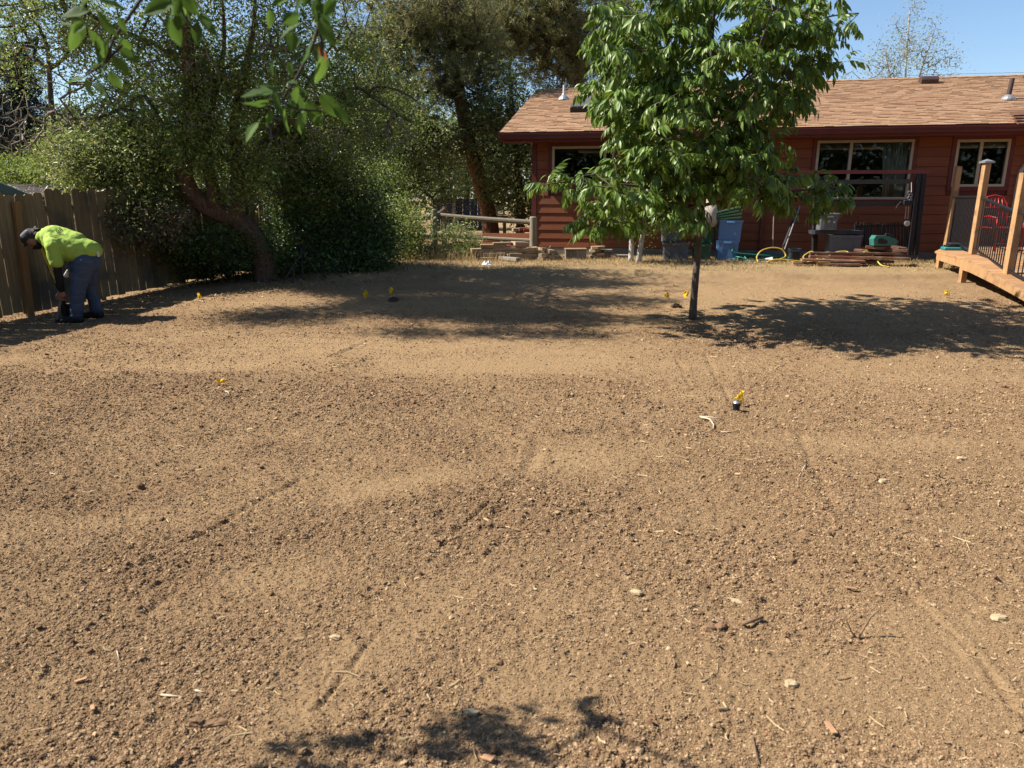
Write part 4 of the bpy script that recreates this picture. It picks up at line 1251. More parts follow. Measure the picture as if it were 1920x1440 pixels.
# green tool case lying on it
p = at(1657, 451, 14.0)
tc_ = thing('tool_case', 'green power tool case lying open sided on the lumber pile', 'tool case', p - EZ * .08)
mb = MB()
prof = [(-.22, -.09), (.20, -.09), (.24, -.02), (.18, .04), (.02, .09), (-.20, .10), (-.24, .03)]
mb.prism([p + Vector((a, -.09, b)) for a, b in prof], (0, .18, 0)); mb.build('shell', M['teal_tool'], tc_)
mb = MB(); mb.prism([p + Vector((a, -.101, b)) for a, b in ((-.15, -.05), (.02, -.06), (.03, .0), (-.10, .05), (-.16, .03))], (0, .009, 0)); mb.build('opening', M['black'], tc_)
mb = MB(); mb.tube([p + Vector(q) for q in ((-.02, -.05, .08), (.0, -.05, .13), (.1, -.05, .11), (.17, -.05, .05))], .015, 6); mb.build('handle', M['black'], tc_)
for px, py, lab in ((1716, 480, 'red brick lying on its side right of the lumber pile'), (1727, 482, 'red brick tipped against another brick near the deck')):
    p = on(px, py + 8); p.y += .3
    mb = MB(); mb.box(p + EZ * .05, (.1, -.03, 0), (.02, .06, 0), (0, 0, .045), .008); tag(mb.build('brick', M['brick'], None, loc=p), lab, 'brick')
a, b = on(1690, 486), on(1745, 489)
mb = MB(); mb.beam(a + EZ * .03, b + EZ * .03, .09, .03); tag(mb.build('plank', M['slab'], None, loc=a), 'thin loose plank on the ground between lumber pile and deck', 'plank')

# ------------------------------------------------------------------ deck and ramp at the right
DZ = 0.70
def drop(px, py, z):
    d = ray(px, py); k = (z - HC) / d.z
    return Vector((0, 0, HC)) + d * k
c1 = drop(1757, 472, DZ); c2 = drop(1811, 484, DZ)
wallX = lambda x: HO + ER * ((x - HO.x) / ER.x)
deck = thing('deck', 'new cedar deck with a sloping ramp and black railings at the right edge', 'deck', Vector((c2.x, c2.y, .3)))
# outline of the flat part runs back to the house
back_l = drop(1788, 457.5, DZ)
e1 = (c2 - c1)
# ramp axis
r3 = drop(1888, 527, .48)
ra = (r3 - c2); ra_h = Vector((ra.x, ra.y, 0)); rl = ra_h.length; slope = ra.z / rl
ra_h.normalize(); rx = Vector((-ra_h.y, ra_h.x, 0))
if rx.x < 0: rx = -rx
rr = random.Random(33)
y = c2.y + .0
RAMP_L = (DZ - .09) / -slope
W_ = 3.6
# flat boards parallel to the house front
yb = min(c1.y, c2.y)
fz_h = .038
n = 0
p = c2 + ER * 0
tt = 0.0
while True:
    # board start on the outer edge c2 -> c1 -> back_l
    base = c2.y + tt
    if base < c1.y: xs = c2.x + (c1.x - c2.x) * (base - c2.y) / (c1.y - c2.y)
    else: xs = c1.x + (back_l.x - c1.x) * (base - c1.y) / max(.1, back_l.y - c1.y)
    if base > back_l.y: break
    a = Vector((xs + .0, base, DZ - fz_h / 2)); b = a + ER * 4.2
    if b.y > wallX(b.x).y - .1: pass
    mb = MB(); mb.beam(a + EI * .068, b + EI * .068, .134, fz_h, bevel=.004); mb.build('deck_board', M['cedar_h'], deck)
    tt += .14 * math.cos(HA) * 1.0
# ramp boards
k = 0
while k * .14 < RAMP_L:
    d_ = k * .14 + .07
    c = c2 + ra_h * d_ + EZ * (slope * d_ - fz_h / 2 + .002)
    up = (EZ - ra_h * slope).normalized(); al = (ra_h + EZ * slope).normalized()
    mb = MB(); mb.box(c + rx * (W_ / 2 - .02) , rx * W_ / 2, al * .0665, up * fz_h / 2, .004); mb.build('deck_board', M['cedar_h'], deck)
    k += 1
# outer boards: end face and ramp stringer with the arched underside
fh = .17
mb = MB(); mb.prism([c1 + EZ * .002, c2 + EZ * .002, c2 - EZ * fh, c1 - EZ * (fh - .03)], (e1.cross(EZ)).normalized() * -.04)
mb.build('fascia', M['cedar'], deck)
nseg = 14
lo = []
for i in range(nseg + 1):
    d_ = RAMP_L * i / nseg
    lo.append((d_, slope * d_ - fh + .06 * math.sin(PI * min(1, i / nseg)) - (.02 if i in (0, nseg) else 0)))
poly = [c2 + EZ * .004, c2 + ra_h * RAMP_L + EZ * (slope * RAMP_L + .004)] + [c2 + ra_h * a + EZ * b for a, b in lo[::-1]]
mb = MB(); mb.prism([q - rx * .003 for q in poly], -rx * .04); mb.build('fascia', M['cedar'], deck)
# joists and legs underneath
for q, lab in ((c2 + Vector((.07, .12, 0)), 0), (c1 + Vector((.14, .1, 0)), 0)):
    g = gz(q.x, q.y)
    mb = MB(); mb.bx(q.x - .045, q.x + .045, q.y - .045, q.y + .045, g - .1, DZ - fz_h - .003); mb.build('leg', M['cedar'], deck)
mb = MB(); mb.beam(c1 + Vector((.3, .12, -.13)), c2 + Vector((.3, .12, -.13)), .04, .14); mb.build('joist', M['cedar'], deck)
# newel posts
def post(b, toppx, cap=False):
    tp = at(*toppx, b.y)
    hgt = tp.z - b.z
    mb = MB(); mb.bx(b.x - .05, b.x + .05, b.y - .05, b.y + .05, b.z + .001, b.z + hgt, 0.004)
    o = mb.build('railing_post', M['cedar'], deck)
    if cap:
        mb = MB()
        mb.bx(b.x - .085, b.x + .085, b.y - .085, b.y + .085, b.z + hgt + .002, b.z + hgt + .03)
        mb.add([Vector((b.x + sx * .075, b.y + sy * .075, b.z + hgt + .031)) for sx, sy in ((-1, -1), (1, -1), (1, 1), (-1, 1))] + [Vector((b.x, b.y, b.z + hgt + .07))], [(0, 1, 4), (1, 2, 4), (2, 3, 4), (3, 0, 4)])
        mb.build('post_cap', M['alu'], o)
    return b, hgt
P1 = post(drop(1775, 462, DZ), (1793, 312)); P2 = post(drop(1823, 477, DZ), (1846, 306), True)
b3 = drop(1888, 519, .50); P3 = post(b3, (1918, 324))
d4 = b3 + ra_h * 1.7; d4.z = b3.z + slope * 1.7
P4 = post(d4, (2010, 390))
def railing(b0, b1, z0b, z0t, z1b, z1t):
    A0, A1 = Vector((b0.x, b0.y, 0)), Vector((b1.x, b1.y, 0))
    dirn = (A1 - A0).normalized(); A0 = A0 + dirn * .063; A1 = A1 - dirn * .063
    rp = MB(); rp.beam(A0 + EZ * z0t, A1 + EZ * z1t, .045, .035, bevel=.004); top = rp.build('top_rail', M['black'], deck)
    rp = MB(); rp.beam(A0 + EZ * z0b, A1 + EZ * z1b, .04, .03, bevel=.004); rp.build('bottom_rail', M['black'], deck)
    L_ = (A1 - A0).length; n = max(2, int(L_ / .105))
    for i in range(1, n):
        f = i / n; p = A0.lerp(A1, f)
        mb = MB(); mb.tube([p + EZ * (z0b + (z1b - z0b) * f + .015), p + EZ * (z0t + (z1t - z0t) * f - .017)], .0095, 6, cap=False); mb.build('baluster', M['black'], deck)
railing(P1[0], P2[0], DZ + .09, DZ + .98, DZ + .09, DZ + .98)
s3 = P3[0].z
railing(P2[0], P3[0], DZ + .10, DZ + .96, s3 + .09, s3 + .95)
railing(P3[0], P4[0], s3 + .09, s3 + .95, d4.z + .09, d4.z + .95)
# rear railing against the house side, seen through
rb0 = Vector((P1[0].x + 2.6, P1[0].y - .4, DZ))
mb = MB(); mb.bx(rb0.x - .06, rb0.x + .06, rb0.y - .06, rb0.y + .06, DZ, DZ + 1.5, .004); mb.build('railing_post', M['cedar'], deck)
# things lying on the deck corner
p = drop(1775, 470, DZ) + Vector((.17, .02, 0))
mb = MB(); mb.box(p + Vector((.08, .12, .03)), (.23, -.04, 0), (.03, .12, 0), (0, 0, .028), .012); tag(mb.build('turquoise_mat', M['teal'], None, loc=p), 'turquoise folded mat on the corner of the deck', 'mat')
for k, lab in enumerate(('wide flat black tray lying on the turquoise mat', 'small flat black box on top of the black tray')):
    mb = MB(); mb.box(p + Vector((.16 - .04 * k, .14, .075 + .04 * k)), (.24 - .08 * k, -.05, 0), (.03, .12, 0), (0, 0, .017), .006); tag(mb.build('flat_box', M['black'] if k == 0 else M['bin_dark'], None, loc=p), lab, 'box')
mb = MB(); mb.box(drop(1800, 470, DZ) + Vector((.1, .25, .03)), (.25, -.05, 0), (.03, .12, 0), (0, 0, .03), .01); tag(mb.build('rubber_mat', M['bin_dark'], None, loc=p), 'dark grey rubber mat rolled flat beside the capped post', 'mat')
# red metal garden chair
cb = at(1872, 462, P2[0].y + .95); cb.z = DZ
ch = thing('garden_chair', 'red metal garden chair standing on the deck behind the railing', 'chair', cb)
def rt(name, pts, r=.014):
    mb = MB(); mb.tube([cb + Vector(q) for q in pts], r, 7); mb.build(name, M['red_metal'], ch, smooth=True)
for sx in (-.24, .24):
    rt('leg', [(sx, -.25, 0), (sx, -.24, .42), (sx, -.2, .6)]); rt('leg', [(sx * .95, .28, 0), (sx, .2, .42)])
    rt('armrest', [(sx, -.22, .6), (sx, .05, .63), (sx, .24, .60)], .018)
rt('back_frame', [(-.24, .2, .42), (-.23, .3, .85), (-.14, .33, .98), (0, .34, 1.01), (.14, .33, .98), (.23, .3, .85), (.24, .2, .42)])
mb = MB(); mb.box(cb + Vector((0, -.02, .42)), (.24, 0, 0), (0, .24, 0), (0, 0, .012), .006); mb.build('seat', M['red_metal'], ch)
for k in range(5):
    rt('back_slat', [(-.16 + .08 * k, .21, .43), (-.16 + .08 * k, .30, .80), (-.13 + .065 * k, .33, .96)], .011)
for zz in (.56, .78): rt('back_bar', [(-.23, .245 if zz < .7 else .285, zz), (.23, .245 if zz < .7 else .285, zz)], .012)
rt('stretcher', [(-.24, -.245, .14), (.24, -.245, .14)], .011)
# white lattice panel at the frame edge
lp = at(1926, 455, P2[0].y + .25); lp.z = DZ
lat = thing('louvre_panel', 'white louvred panel with a wooden edge beside the last post on the deck', 'panel', lp)
for k in range(17):
    mb = MB(); mb.box(lp + Vector((.19, 0, .06 + .05 * k)), (.17, 0, 0), (0, .012, .008), (0, -.002, .017)); mb.build('slat', M['white'], lat)
for sx in (0, .38):
    mb = MB(); mb.bx(lp.x + sx - .02, lp.x + sx + .015, lp.y - .02, lp.y + .02, DZ, DZ + .95); mb.build('stile', M['cedar'], lat)

# ------------------------------------------------------------------ marker flags, sprinkler parts, stones and sticks in the yard
flag_me = []
def make_flag(label, base, size, yaw, droop, seed):
    f = thing('marker_flag', label, 'flag', base, 'yellow marker flags')
    rs = random.Random(seed)
    tilt = Vector((rs.uniform(-.08, .08), rs.uniform(-.08, .08), 1)).normalized()
    return f, tilt, rs
def flag(px, py, label, base_dy=14, size=.095, kind=0, seed=1, lying=False):
    """py: centre of the flag in the photograph; the wire meets the soil base_dy lower"""
    b = on(px + 2, py + base_dy)
    f, tilt, rs = make_flag(label, b, size, 0, 0, seed)
    ctr = at(px, py, b.y)
    if lying: tilt = Vector((.8, .3, .25)).normalized()
    h = max(.05, ctr.z - b.z + size * .5)
    top = b + tilt * h if not lying else b + tilt * .18
    if not lying: top = Vector((ctr.x + .01, b.y, b.z + h))
    mb = MB(); mb.tube([b - EZ * .03, top], .0016 + .0002 * b.y, 5); mb.build('wire', M['wire'], f)
    # crumpled film hanging from the wire
    n = 6
    vs = []
    for j in range(n + 1):
        for i in range(n + 1):
            u_, v_ = i / n, j / n
            w = size * (1 - .25 * v_)
            if kind == 0: x = -w * u_ * (.35 + .5 * math.sin(PI * min(1, v_ * .9 + .1))); zz = -size * (v_ * 1.1 + .3 * u_ * (1 - v_))
            elif kind == 1: x = w * u_ * (.3 + .45 * v_); zz = -size * (v_ + .22 * u_)
            else: x = w * (u_ - .5) * (.4 + .4 * math.sin(PI * v_)); zz = -size * v_ * 1.05
            vs.append(top + Vector((x + rs.uniform(-.006, .006), rs.uniform(-.016, .016) + .02 * math.sin(5 * u_ + 3 * v_), zz + rs.uniform(-.006, .006))))
    if lying:
        vs = [top + Vector((-(v - top).x * .9 - .02, (v - top).z * .5, -(v - top).y * .6 + .01)) for v in vs]
        vs = [Vector((v.x, v.y, max(v.z, tz(v.x, v.y) + .006))) for v in vs]
    mb = MB(); mb.add(vs, [(j * (n + 1) + i, j * (n + 1) + i + 1, (j + 1) * (n + 1) + i + 1, (j + 1) * (n + 1) + i) for j in range(n) for i in range(n)])
    mb.build('film', M['flag'], f, smooth=False)
    return f
flag(1392, 744, 'large crumpled yellow flag standing right behind the black sprinkler head', 18, .10, 0, 1)
flag(374, 722, 'yellow flag fallen flat on the open soil in the left foreground', 4, .12, 0, 2, True)
flag(684, 551, 'broad yellow flag in the tree shade, left one of the pair', 14, .10, 2, 3)
flag(732, 545, 'narrow yellow flag in the tree shade, right one of the pair', 18, .10, 2, 4)
flag(1253, 552, 'yellow flag left of the ash trunk, the farther from the trunk', 16, .09, 0, 5)
flag(1285, 551, 'yellow ragged flag close beside the ash trunk', 16, .10, 2, 6)
flag(1778, 547, 'yellow flag alone on bare soil left of the ramp', 12, .10, 0, 7)
flag(1906, 545, 'yellow flag pressed against the side of the ramp', 10, .09, 1, 8)
flag(1750, 492, 'yellow flag in dry grass under the left deck corner', 8, .11, 1, 9)
flag(1271, 491, 'small yellow flag in front of the large grey tote', 8, .09, 2, 10)
flag(845, 491, 'yellow flag low in the dry grass left of the slab pile', 5, .08, 1, 11)
flag(372, 554, 'small yellow flag at the shade edge near the board fence', 8, .08, 2, 12)
# sprinkler head
p = on(1380, 771)
sp = thing('sprinkler_head', 'black sprinkler head with a pale blue cap rising from the soil', 'sprinkler', p)
mb = MB(); mb.lathe(p - EZ * .02, [(.026, 0), (.028, .06), (.033, .062), (.034, .082), (.03, .085)], 16); mb.build('body', M['black'], sp)
mb = MB(); mb.lathe(p + EZ * .066, [(.029, 0), (.024, .008), (.014, .012), (.012, .026)], 14); mb.build('cap', M['alu'], sp)
# open valve box pits
for k, (px, py, lab) in enumerate(((738, 565, 'dark open irrigation pit below the pair of shaded flags'), (1268, 577, 'dark open irrigation pit left of the ash trunk'))):
    p = on(px, py)
    pit = thing('valve_box', lab, 'valve box', p)
    for sx, sy, lx, ly in ((-.06, 0, .008, .05), (.06, 0, .008, .05), (0, -.05, .068, .008), (0, .05, .068, .008)):
        mb = MB(); mb.box(p + Vector((sx, sy, .005)), (lx, 0, 0), (0, ly, 0), (0, 0, .028), .003); mb.build('side', M['brownpipe'], pit)
    mb = MB(); mb.bx(p.x - .052, p.x + .052, p.y - .042, p.y + .042, p.z + .012, p.z + .016); mb.build('bottom', M['rock_brown'], pit)
    mb = MB(); mb.tube([p + Vector((-.05, 0, .02)), p + Vector((-.02, .01, .05)), p + Vector((.03, 0, .045)), p + Vector((.05, 0, .02))], .009, 6); mb.build('pipe', M['black'], pit)

def rock(px, py, wpx, label, m, flat=.6, seed=0, ang=0.0, long=1.3):
    p = on(px, py); r = wpx / F * (p - Vector((0, 0, HC))).length / 2
    rs = np.random.default_rng(seed + 50)
    n1, n2 = 9, 6
    V, Fc = [], []
    for j in range(n2 + 1):
        for i in range(n1):
            th_, ph = PI * j / n2, 2 * PI * i / n1
            v = np.array([math.sin(th_) * math.cos(ph), math.sin(th_) * math.sin(ph), math.cos(th_)])
            v = np.sign(v) * np.abs(v) ** .7
            k_ = 1 + (.28 * rs.standard_normal() if 0 < j < n2 else 0) * .5
            x_, y_, z_ = v * k_ * r * np.array([long, 1 / long, flat])
            V.append((p.x + x_ * math.cos(ang) - y_ * math.sin(ang), p.y + x_ * math.sin(ang) + y_ * math.cos(ang), p.z + z_ + r * flat * .35))
    for j in range(n2):
        for i in range(n1):
            Fc.append((j * n1 + i, j * n1 + (i + 1) % n1, (j + 1) * n1 + (i + 1) % n1, (j + 1) * n1 + i))
    mb = MB(); mb.add(V, Fc)
    return tag(mb.build('stone', m, None, loc=p, weld=True), label, 'stone', 'stones on the bare soil')
rock(1194, 1113, 17, 'small pale stone alone on soil near the middle of the foreground', M['rock'], seed=1)
rock(1376, 1128, 24, 'flat cream stone chip tilted on soil above the dark crack', M['rock'], .35, 2, -.3, 1.5)
rock(1874, 1162, 20, 'rounded pale stone near the right edge of the soil', M['rock'], .5, 3)
rock(1656, 903, 14, 'tiny whitish stone on the mid right soil', M['rock'], .6, 4, .4)
rock(402, 1358, 24, 'reddish brown oval stone in the lower left foreground', M['rock_brown'], .45, 5, .3, 1.5)
rock(368, 1360, 18, 'dark brown clod beside the reddish oval stone', M['rock_brown'], .8, 6)
rock(1483, 1285, 17, 'tan rounded stone on smooth soil lower right of centre', M['rock'], .7, 7)
rock(1329, 1182, 20, 'grey brown stone in the small rubble heap, left one', M['rock_brown'], .7, 8)
rock(1352, 1180, 18, 'reddish stone in the small rubble heap, beside the grey brown stone', M['rock_brown'], .7, 9, .5)
rock(628, 1196, 14, 'cream stone beside pale grass stems in the rough soil', M['rock'], .6, 10)
rock(884, 1338, 18, 'pale fragment at the edge of the leaf shadow', M['rock'], .5, 11)
rock(1804, 862, 12, 'small light pebble on the right middle soil', M['rock'], .6, 12)

def stick(pts, r, m, label, name='stick', cat='stick', parts=None, group=None):
    P = [on(px, py) + EZ * dz for px, py, dz in pts]
    mb = MB(); mb.tube(P, [r] + [r * .95] * (len(P) - 2) + [r * .6], 7)
    return tag(mb.build(name, m, None, loc=P[0], smooth=True), label, cat, group)
p = on(1606, 1194)
tw = thing('forked_twig', 'bare forked twig standing up out of the soil in the lower right', 'twig', p)
for name, pts, r in (('stem', [(0, 0, -.02), (.02, .0, .03), (.05, .01, .085), (.075, .0, .125)], .0045), ('branch', [(.0, 0, .0), (-.03, -.01, .035), (-.045, .0, .07), (-.06, .01, .10)], .003), ('branch', [(-.01, 0, .005), (-.05, -.03, .006), (-.075, -.05, .012)], .004)):
    mb = MB(); mb.tube([p + Vector(q) for q in pts], [r] * (len(pts) - 1) + [r * .5], 7); mb.build(name, M['twig'], tw, smooth=True)
stick([(302, 1302, .005), (320, 1306, .012), (343, 1312, .006)], .0036, M['root'], 'cream peeled stick on rough soil in the lower left')
stick([(366, 1293, .006), (384, 1298, .006)], .004, M['root'], 'short pale stub of wood right above the cream peeled stick')
stick([(1411, 1390, .006), (1415, 1412, .012), (1420, 1438, .006)], .003, M['twig'], 'thin brown stick near the bottom edge pointing at the viewer')
stick([(1312, 784, .02), (1335, 791, .03), (1356, 791, .012)], .006, M['root'], 'bleached forked root lying left below the sprinkler head, upper arm')
stick([(1313, 785, .02), (1330, 793, .03), (1338, 800, .02), (1337, 806, .004)], .006, M['root'], 'bleached forked root lying left below the sprinkler head, lower arm')
stick([(1352, 812, .01), (1386, 811, .012)], .005, M['root'], 'straight straw coloured stick under the bleached root')
stick([(420, 733, .01), (428, 741, .03), (431, 744, .01)], .006, M['root'], 'white bent root piece right of the fallen flag')
stick([(400, 730, .01), (418, 736, .02), (440, 732, .01)], .005, M['twig'], 'brown dry root crossing the white bent root piece')
stick([(1498, 893, .01), (1508, 880, .015), (1512, 868, .01)], .004, M['root'], 'slender curved grey stem on the right middle soil')
stick([(1392, 1180, .01), (1412, 1172, .02), (1430, 1166, .01)], .008, M['twig'], 'stubby brown stick lying in the small rubble heap')
stick([(220, 1225, .006), (224, 1243, .01)], .0025, M['root'], 'short straw stem on soil at the far left foreground')
def chip(a, b, w, label):
    A_, B2 = on(*a), on(*b)
    mb = MB(); mb.beam(A_ + EZ * .008, B2 + EZ * .014, w, .006, bevel=.001)
    return tag(mb.build('wood_chip', M['chip'], None, loc=A_), label, 'wood chip', 'wood chips on the soil')
chip((1549, 1358), (1565, 1384), .018, 'orange wood splinter near the bottom right')
chip((1585, 1108), (1606, 1110), .012, 'small orange wood splinter above the forked twig')
chip((173, 1325), (176, 1339), .012, 'pinkish wood splinter in the lower left soil')
chip((140, 1282), (165, 1278), .012, 'reddish bark strip on the rough soil at left')
chip((905, 1420), (925, 1432), .02, 'buff wood chip inside the leaf shadow')
# ------------------------------------------------------------------ trees and shrubs
def in_ellipsoids(rng, ells, n, shell=0.0, warp=0.35):
    """n points spread through ellipsoids ((px,py,Y), rx px, ry px, depth radius m, weight), with a ragged outline"""
    w = np.array([e[5] * e[1] * e[2] for e in ells], float); w /= w.sum()
    out = []
    cnt = rng.multinomial(n, w)
    for e, c in zip(ells, cnt):
        px, py, Y = e[0]; ry_m = e[2] / F * Y; rx_m = e[1] / F * Y
        ctr = np.array(at(px, py, Y))
        v = rng.standard_normal((c, 3)); v /= np.linalg.norm(v, axis=1, keepdims=True)
        r = rng.random((c, 1)) ** (1 / 3) * (1 - shell) + shell * (0.8 + .2 * rng.random((c, 1)))
        k = 1 + warp * (vnoise(v[:, 0] * 2.2 + px, v[:, 1] * 2.2 + v[:, 2] * 2.7 + py, 7)[:, None] - 0.5) * 2
        out.append(ctr + v * r * k * np.array([rx_m, e[3] if e[3] else rx_m, ry_m]))
    return np.concatenate(out)


def polyline(pts, r0, r1, step=0.25):
    """resample a polyline; returns points and radii"""
    P = [np.array(p, float) for p in pts]
    out, acc = [], [0]
    for i in range(len(P) - 1):
        p0, p1, p2, p3 = P[max(i - 1, 0)], P[i], P[i + 1], P[min(i + 2, len(P) - 1)]
        n = max(2, int(np.linalg.norm(p2 - p1) / step))
        for k in range(n):
            t = k / n
            out.append(.5 * ((2 * p1) + (p2 - p0) * t + (2 * p0 - 5 * p1 + 4 * p2 - p3) * t * t + (3 * p1 - p0 - 3 * p2 + p3) * t ** 3))
    out.append(P[-1])
    out = np.array(out)
    return out, np.linspace(r0, r1, len(out))


def grow(skel, clumps, rng, step=0.3, jit=0.10, sag=0.0, up=0.25):
    """attach every clump centre to the nearest wood, adding bent branches; returns (a, b, ra, rb) segments"""
    N = [tuple(p) for s, _ in skel for p in s]
    nodes = list(map(np.array, N)); par = [-1] * len(nodes); load = [0] * len(nodes)
    arr = np.zeros((len(nodes) + len(clumps) * 14 + 10, 3)); arr[:len(nodes)] = nodes
    n = len(nodes); n0 = n
    parent = np.full(len(arr), -1)
    d0 = np.min(np.linalg.norm(clumps[:, None, :] - arr[None, :n0, :], axis=2), axis=1)
    tips = []
    for ci in np.argsort(d0):
        c = clumps[ci]
        dv = arr[:n] - c
        dist = np.linalg.norm(dv, axis=1) + np.maximum(dv[:, 2], 0) * up      # prefer wood that lies lower
        j = int(np.argmin(dist)); L_ = np.linalg.norm(c - arr[j])
        m = min(13, max(1, int(L_ / step)))
        prev = j; a = arr[j].copy()
        side = rng.standard_normal(3) * jit * L_
        for k in range(1, m + 1):
            t = k / m
            p = a + (c - a) * t + side * math.sin(PI * t) * .6 + rng.standard_normal(3) * jit * .25 * (L_ / m if k < m else 0)
            p[2] -= sag * L_ * t * t if k < m else 0
            if n >= len(arr): break
            arr[n] = p; parent[n] = prev; prev = n; n += 1
        tips.append(prev)
    cnt = np.zeros(n)
    for t in tips:
        k = t
        while k >= n0:
            cnt[k] += 1; k = parent[k]
    return arr[:n], parent[:n], cnt, n0, tips


def wood_mesh(arr, parent, cnt, n0, rtip, name, m, expo=0.48, sides=5, rmax=0.12):
    idx = np.arange(n0, len(arr))
    b = arr[idx]; a = arr[parent[idx]]
    rb = np.minimum(rtip * np.maximum(cnt[idx], 1) ** expo, rmax)
    pr = parent[idx]
    ra = np.where(pr >= n0, np.minimum(rtip * np.maximum(cnt[np.maximum(pr, 0)], 1) ** expo, rmax), rb * 1.25)
    ra = np.minimum(ra, rb * 1.6)
    d_ = b - a; L_ = np.linalg.norm(d_, axis=1, keepdims=True) + 1e-9; d_ = d_ / L_
    ref = np.where(np.abs(d_[:, 2:3]) < .9, np.array([[0, 0, 1.0]]), np.array([[1.0, 0, 0]]))
    u_ = np.cross(d_, ref); u_ /= np.linalg.norm(u_, axis=1, keepdims=True); w_ = np.cross(d_, u_)
    V = []
    for e, r in ((a, ra), (b + d_ * 0.3 * rb[:, None], rb)):
        for k in range(sides):
            an = 2 * PI * k / sides
            V.append(e + (u_ * math.cos(an) + w_ * math.sin(an)) * r[:, None])
    V = np.stack(V, 1).reshape(-1, 3)
    base = (np.arange(len(idx)) * 2 * sides)[:, None]
    Fs = np.concatenate([base + np.array([[k, (k + 1) % sides, sides + (k + 1) % sides, sides + k]]) for k in range(sides)])
    return mesh_np(name, V, Fs, m, smooth=True)


def leaf_mesh(name, C, rng, size, m, spread=0.0, droop=0.3, width=0.45, sig=0.25, fold=0.25, up=0.6):
    """one folded diamond per point"""
    n = len(C)
    if spread: C = C + rng.standard_normal((n, 3)) * spread
    d_ = rng.standard_normal((n, 3)); d_[:, 2] = d_[:, 2] * .7 - droop
    d_ /= np.linalg.norm(d_, axis=1, keepdims=True)
    nn = rng.standard_normal((n, 3)) * .8; nn[:, 2] += up
    s = np.cross(d_, nn); s /= np.linalg.norm(s, axis=1, keepdims=True) + 1e-9
    nn = np.cross(s, d_)
    L_ = size * np.exp(sig * rng.standard_normal(n))[:, None]
    w = L_ * width * .5
    mid = C + d_ * L_ * .45
    V = np.stack([C, mid + s * w + nn * w * fold * 2, C + d_ * L_, mid - s * w + nn * w * fold * 2], 1).reshape(-1, 3)
    b = (np.arange(n) * 4)[:, None]
    Fs = np.concatenate([b + np.array([[0, 1, 2]]), b + np.array([[0, 2, 3]])])
    return mesh_np(name, V, Fs, m)


def tuft_mesh(name, C, D, rng, m, n_need=16, length=.13, width=.007, cone=0.75):
    """sprays of needles round each twig tip"""
    k = len(C)
    C = np.repeat(C, n_need, 0); D = np.repeat(D, n_need, 0)
    d_ = D + rng.standard_normal(D.shape) * cone; d_ /= np.linalg.norm(d_, axis=1, keepdims=True)
    s = np.cross(d_, rng.standard_normal(D.shape)); s /= np.linalg.norm(s, axis=1, keepdims=True)
    L_ = length * (0.7 + .6 * rng.random((len(C), 1)))
    C = C + rng.standard_normal(C.shape) * length * .25
    V = np.stack([C - s * width, C + s * width, C + d_ * L_], 1).reshape(-1, 3)
    Fs = (np.arange(len(C)) * 3)[:, None] + np.array([[0, 1, 2]])
    return mesh_np(name, V, Fs, m)


def local(me, base):
    n = len(me.vertices); co = np.empty(n * 3, np.float32); me.vertices.foreach_get('co', co)
    co = co.reshape(-1, 3) - np.array(base, np.float32); me.vertices.foreach_set('co', co.ravel()); me.update()
    return me


def trunk_mesh(name, pts, r0, r1, m, par, base, rng, n=12, flare=1.5, lumpy=.10):
    P, R = polyline(pts, r0, r1, .14)
    R = R * (1 + (flare - 1) * np.exp(-np.linalg.norm(P - P[0], axis=1) / .22))
    mb = MB(); mb.tube([Vector(p) for p in P], list(R), n)
    V = np.array(mb.v)
    for i in range(len(P)):
        k = slice(i * n, i * n + n)
        V[k] += (V[k] - P[i]) * (lumpy * 2 * (vnoise(np.arange(n) * 1.3 + 5, np.full(n, i * .6), 3) - .5))[:, None]
    mb.v = [tuple(v) for v in V]
    return mb.build(name, m, par, smooth=True)


def shrub(name, label, cat, base, ells, n_clump, per, size, leafm, woodm, seed, spread=.14, rtip=.004, stems=5, droop=.3, sag=0.0, group=None, width=.45, warp=.35, part='branch', leafpart='crown', shell=0.0, jit=.1, up=.6, sig=.25, footx=.25, rstem=.02, clip=None):
    rng = np.random.default_rng(seed)
    b = Vector(base)
    t = thing(name, label, cat, b, group)
    C = in_ellipsoids(rng, ells, n_clump, shell, warp)
    gzv = gz(C[:, 0], C[:, 1]); C[:, 2] = np.maximum(C[:, 2], gzv + .06)
    skel = []
    ctr = C.mean(0)
    for k in range(stems):
        tgt = C[rng.integers(len(C))] * .4 + ctr * .6
        foot = np.array(b) + np.array([rng.normal(0, footx), rng.normal(0, .2), -.05])
        skel.append(polyline([foot, foot * .55 + tgt * .45 + rng.standard_normal(3) * .12, tgt], rstem, .008, .25))
    if clip is not None:
        v = C - np.array([0, 0, HC]); zc = v[:, 1] * CT - v[:, 2] * ST; yc = v[:, 1] * ST + v[:, 2] * CT
        C = C[clip(960 + F * v[:, 0] / zc, 720 - F * yc / zc)]
    arr, par, cnt, n0, tips = grow(skel, C, rng, .28, jit, sag)
    for P, R in skel:
        mb = MB(); mb.tube([Vector(p) for p in P], list(R), 6); mb.build('stem', woodm, t, smooth=True)
    link(part, local(wood_mesh(arr, par, cnt, n0, rtip, part, woodm), b), t)
    pts = np.repeat(C, per, 0)
    link(leafpart, local(leaf_mesh(leafpart, pts, rng, size, leafm, spread, droop, width, sig, up=up), b), t)
    return t


def E(px, py, Y, rx, ry, dep=None, w=1.0):
    return ((px, py, Y), rx, ry, dep, None, w)


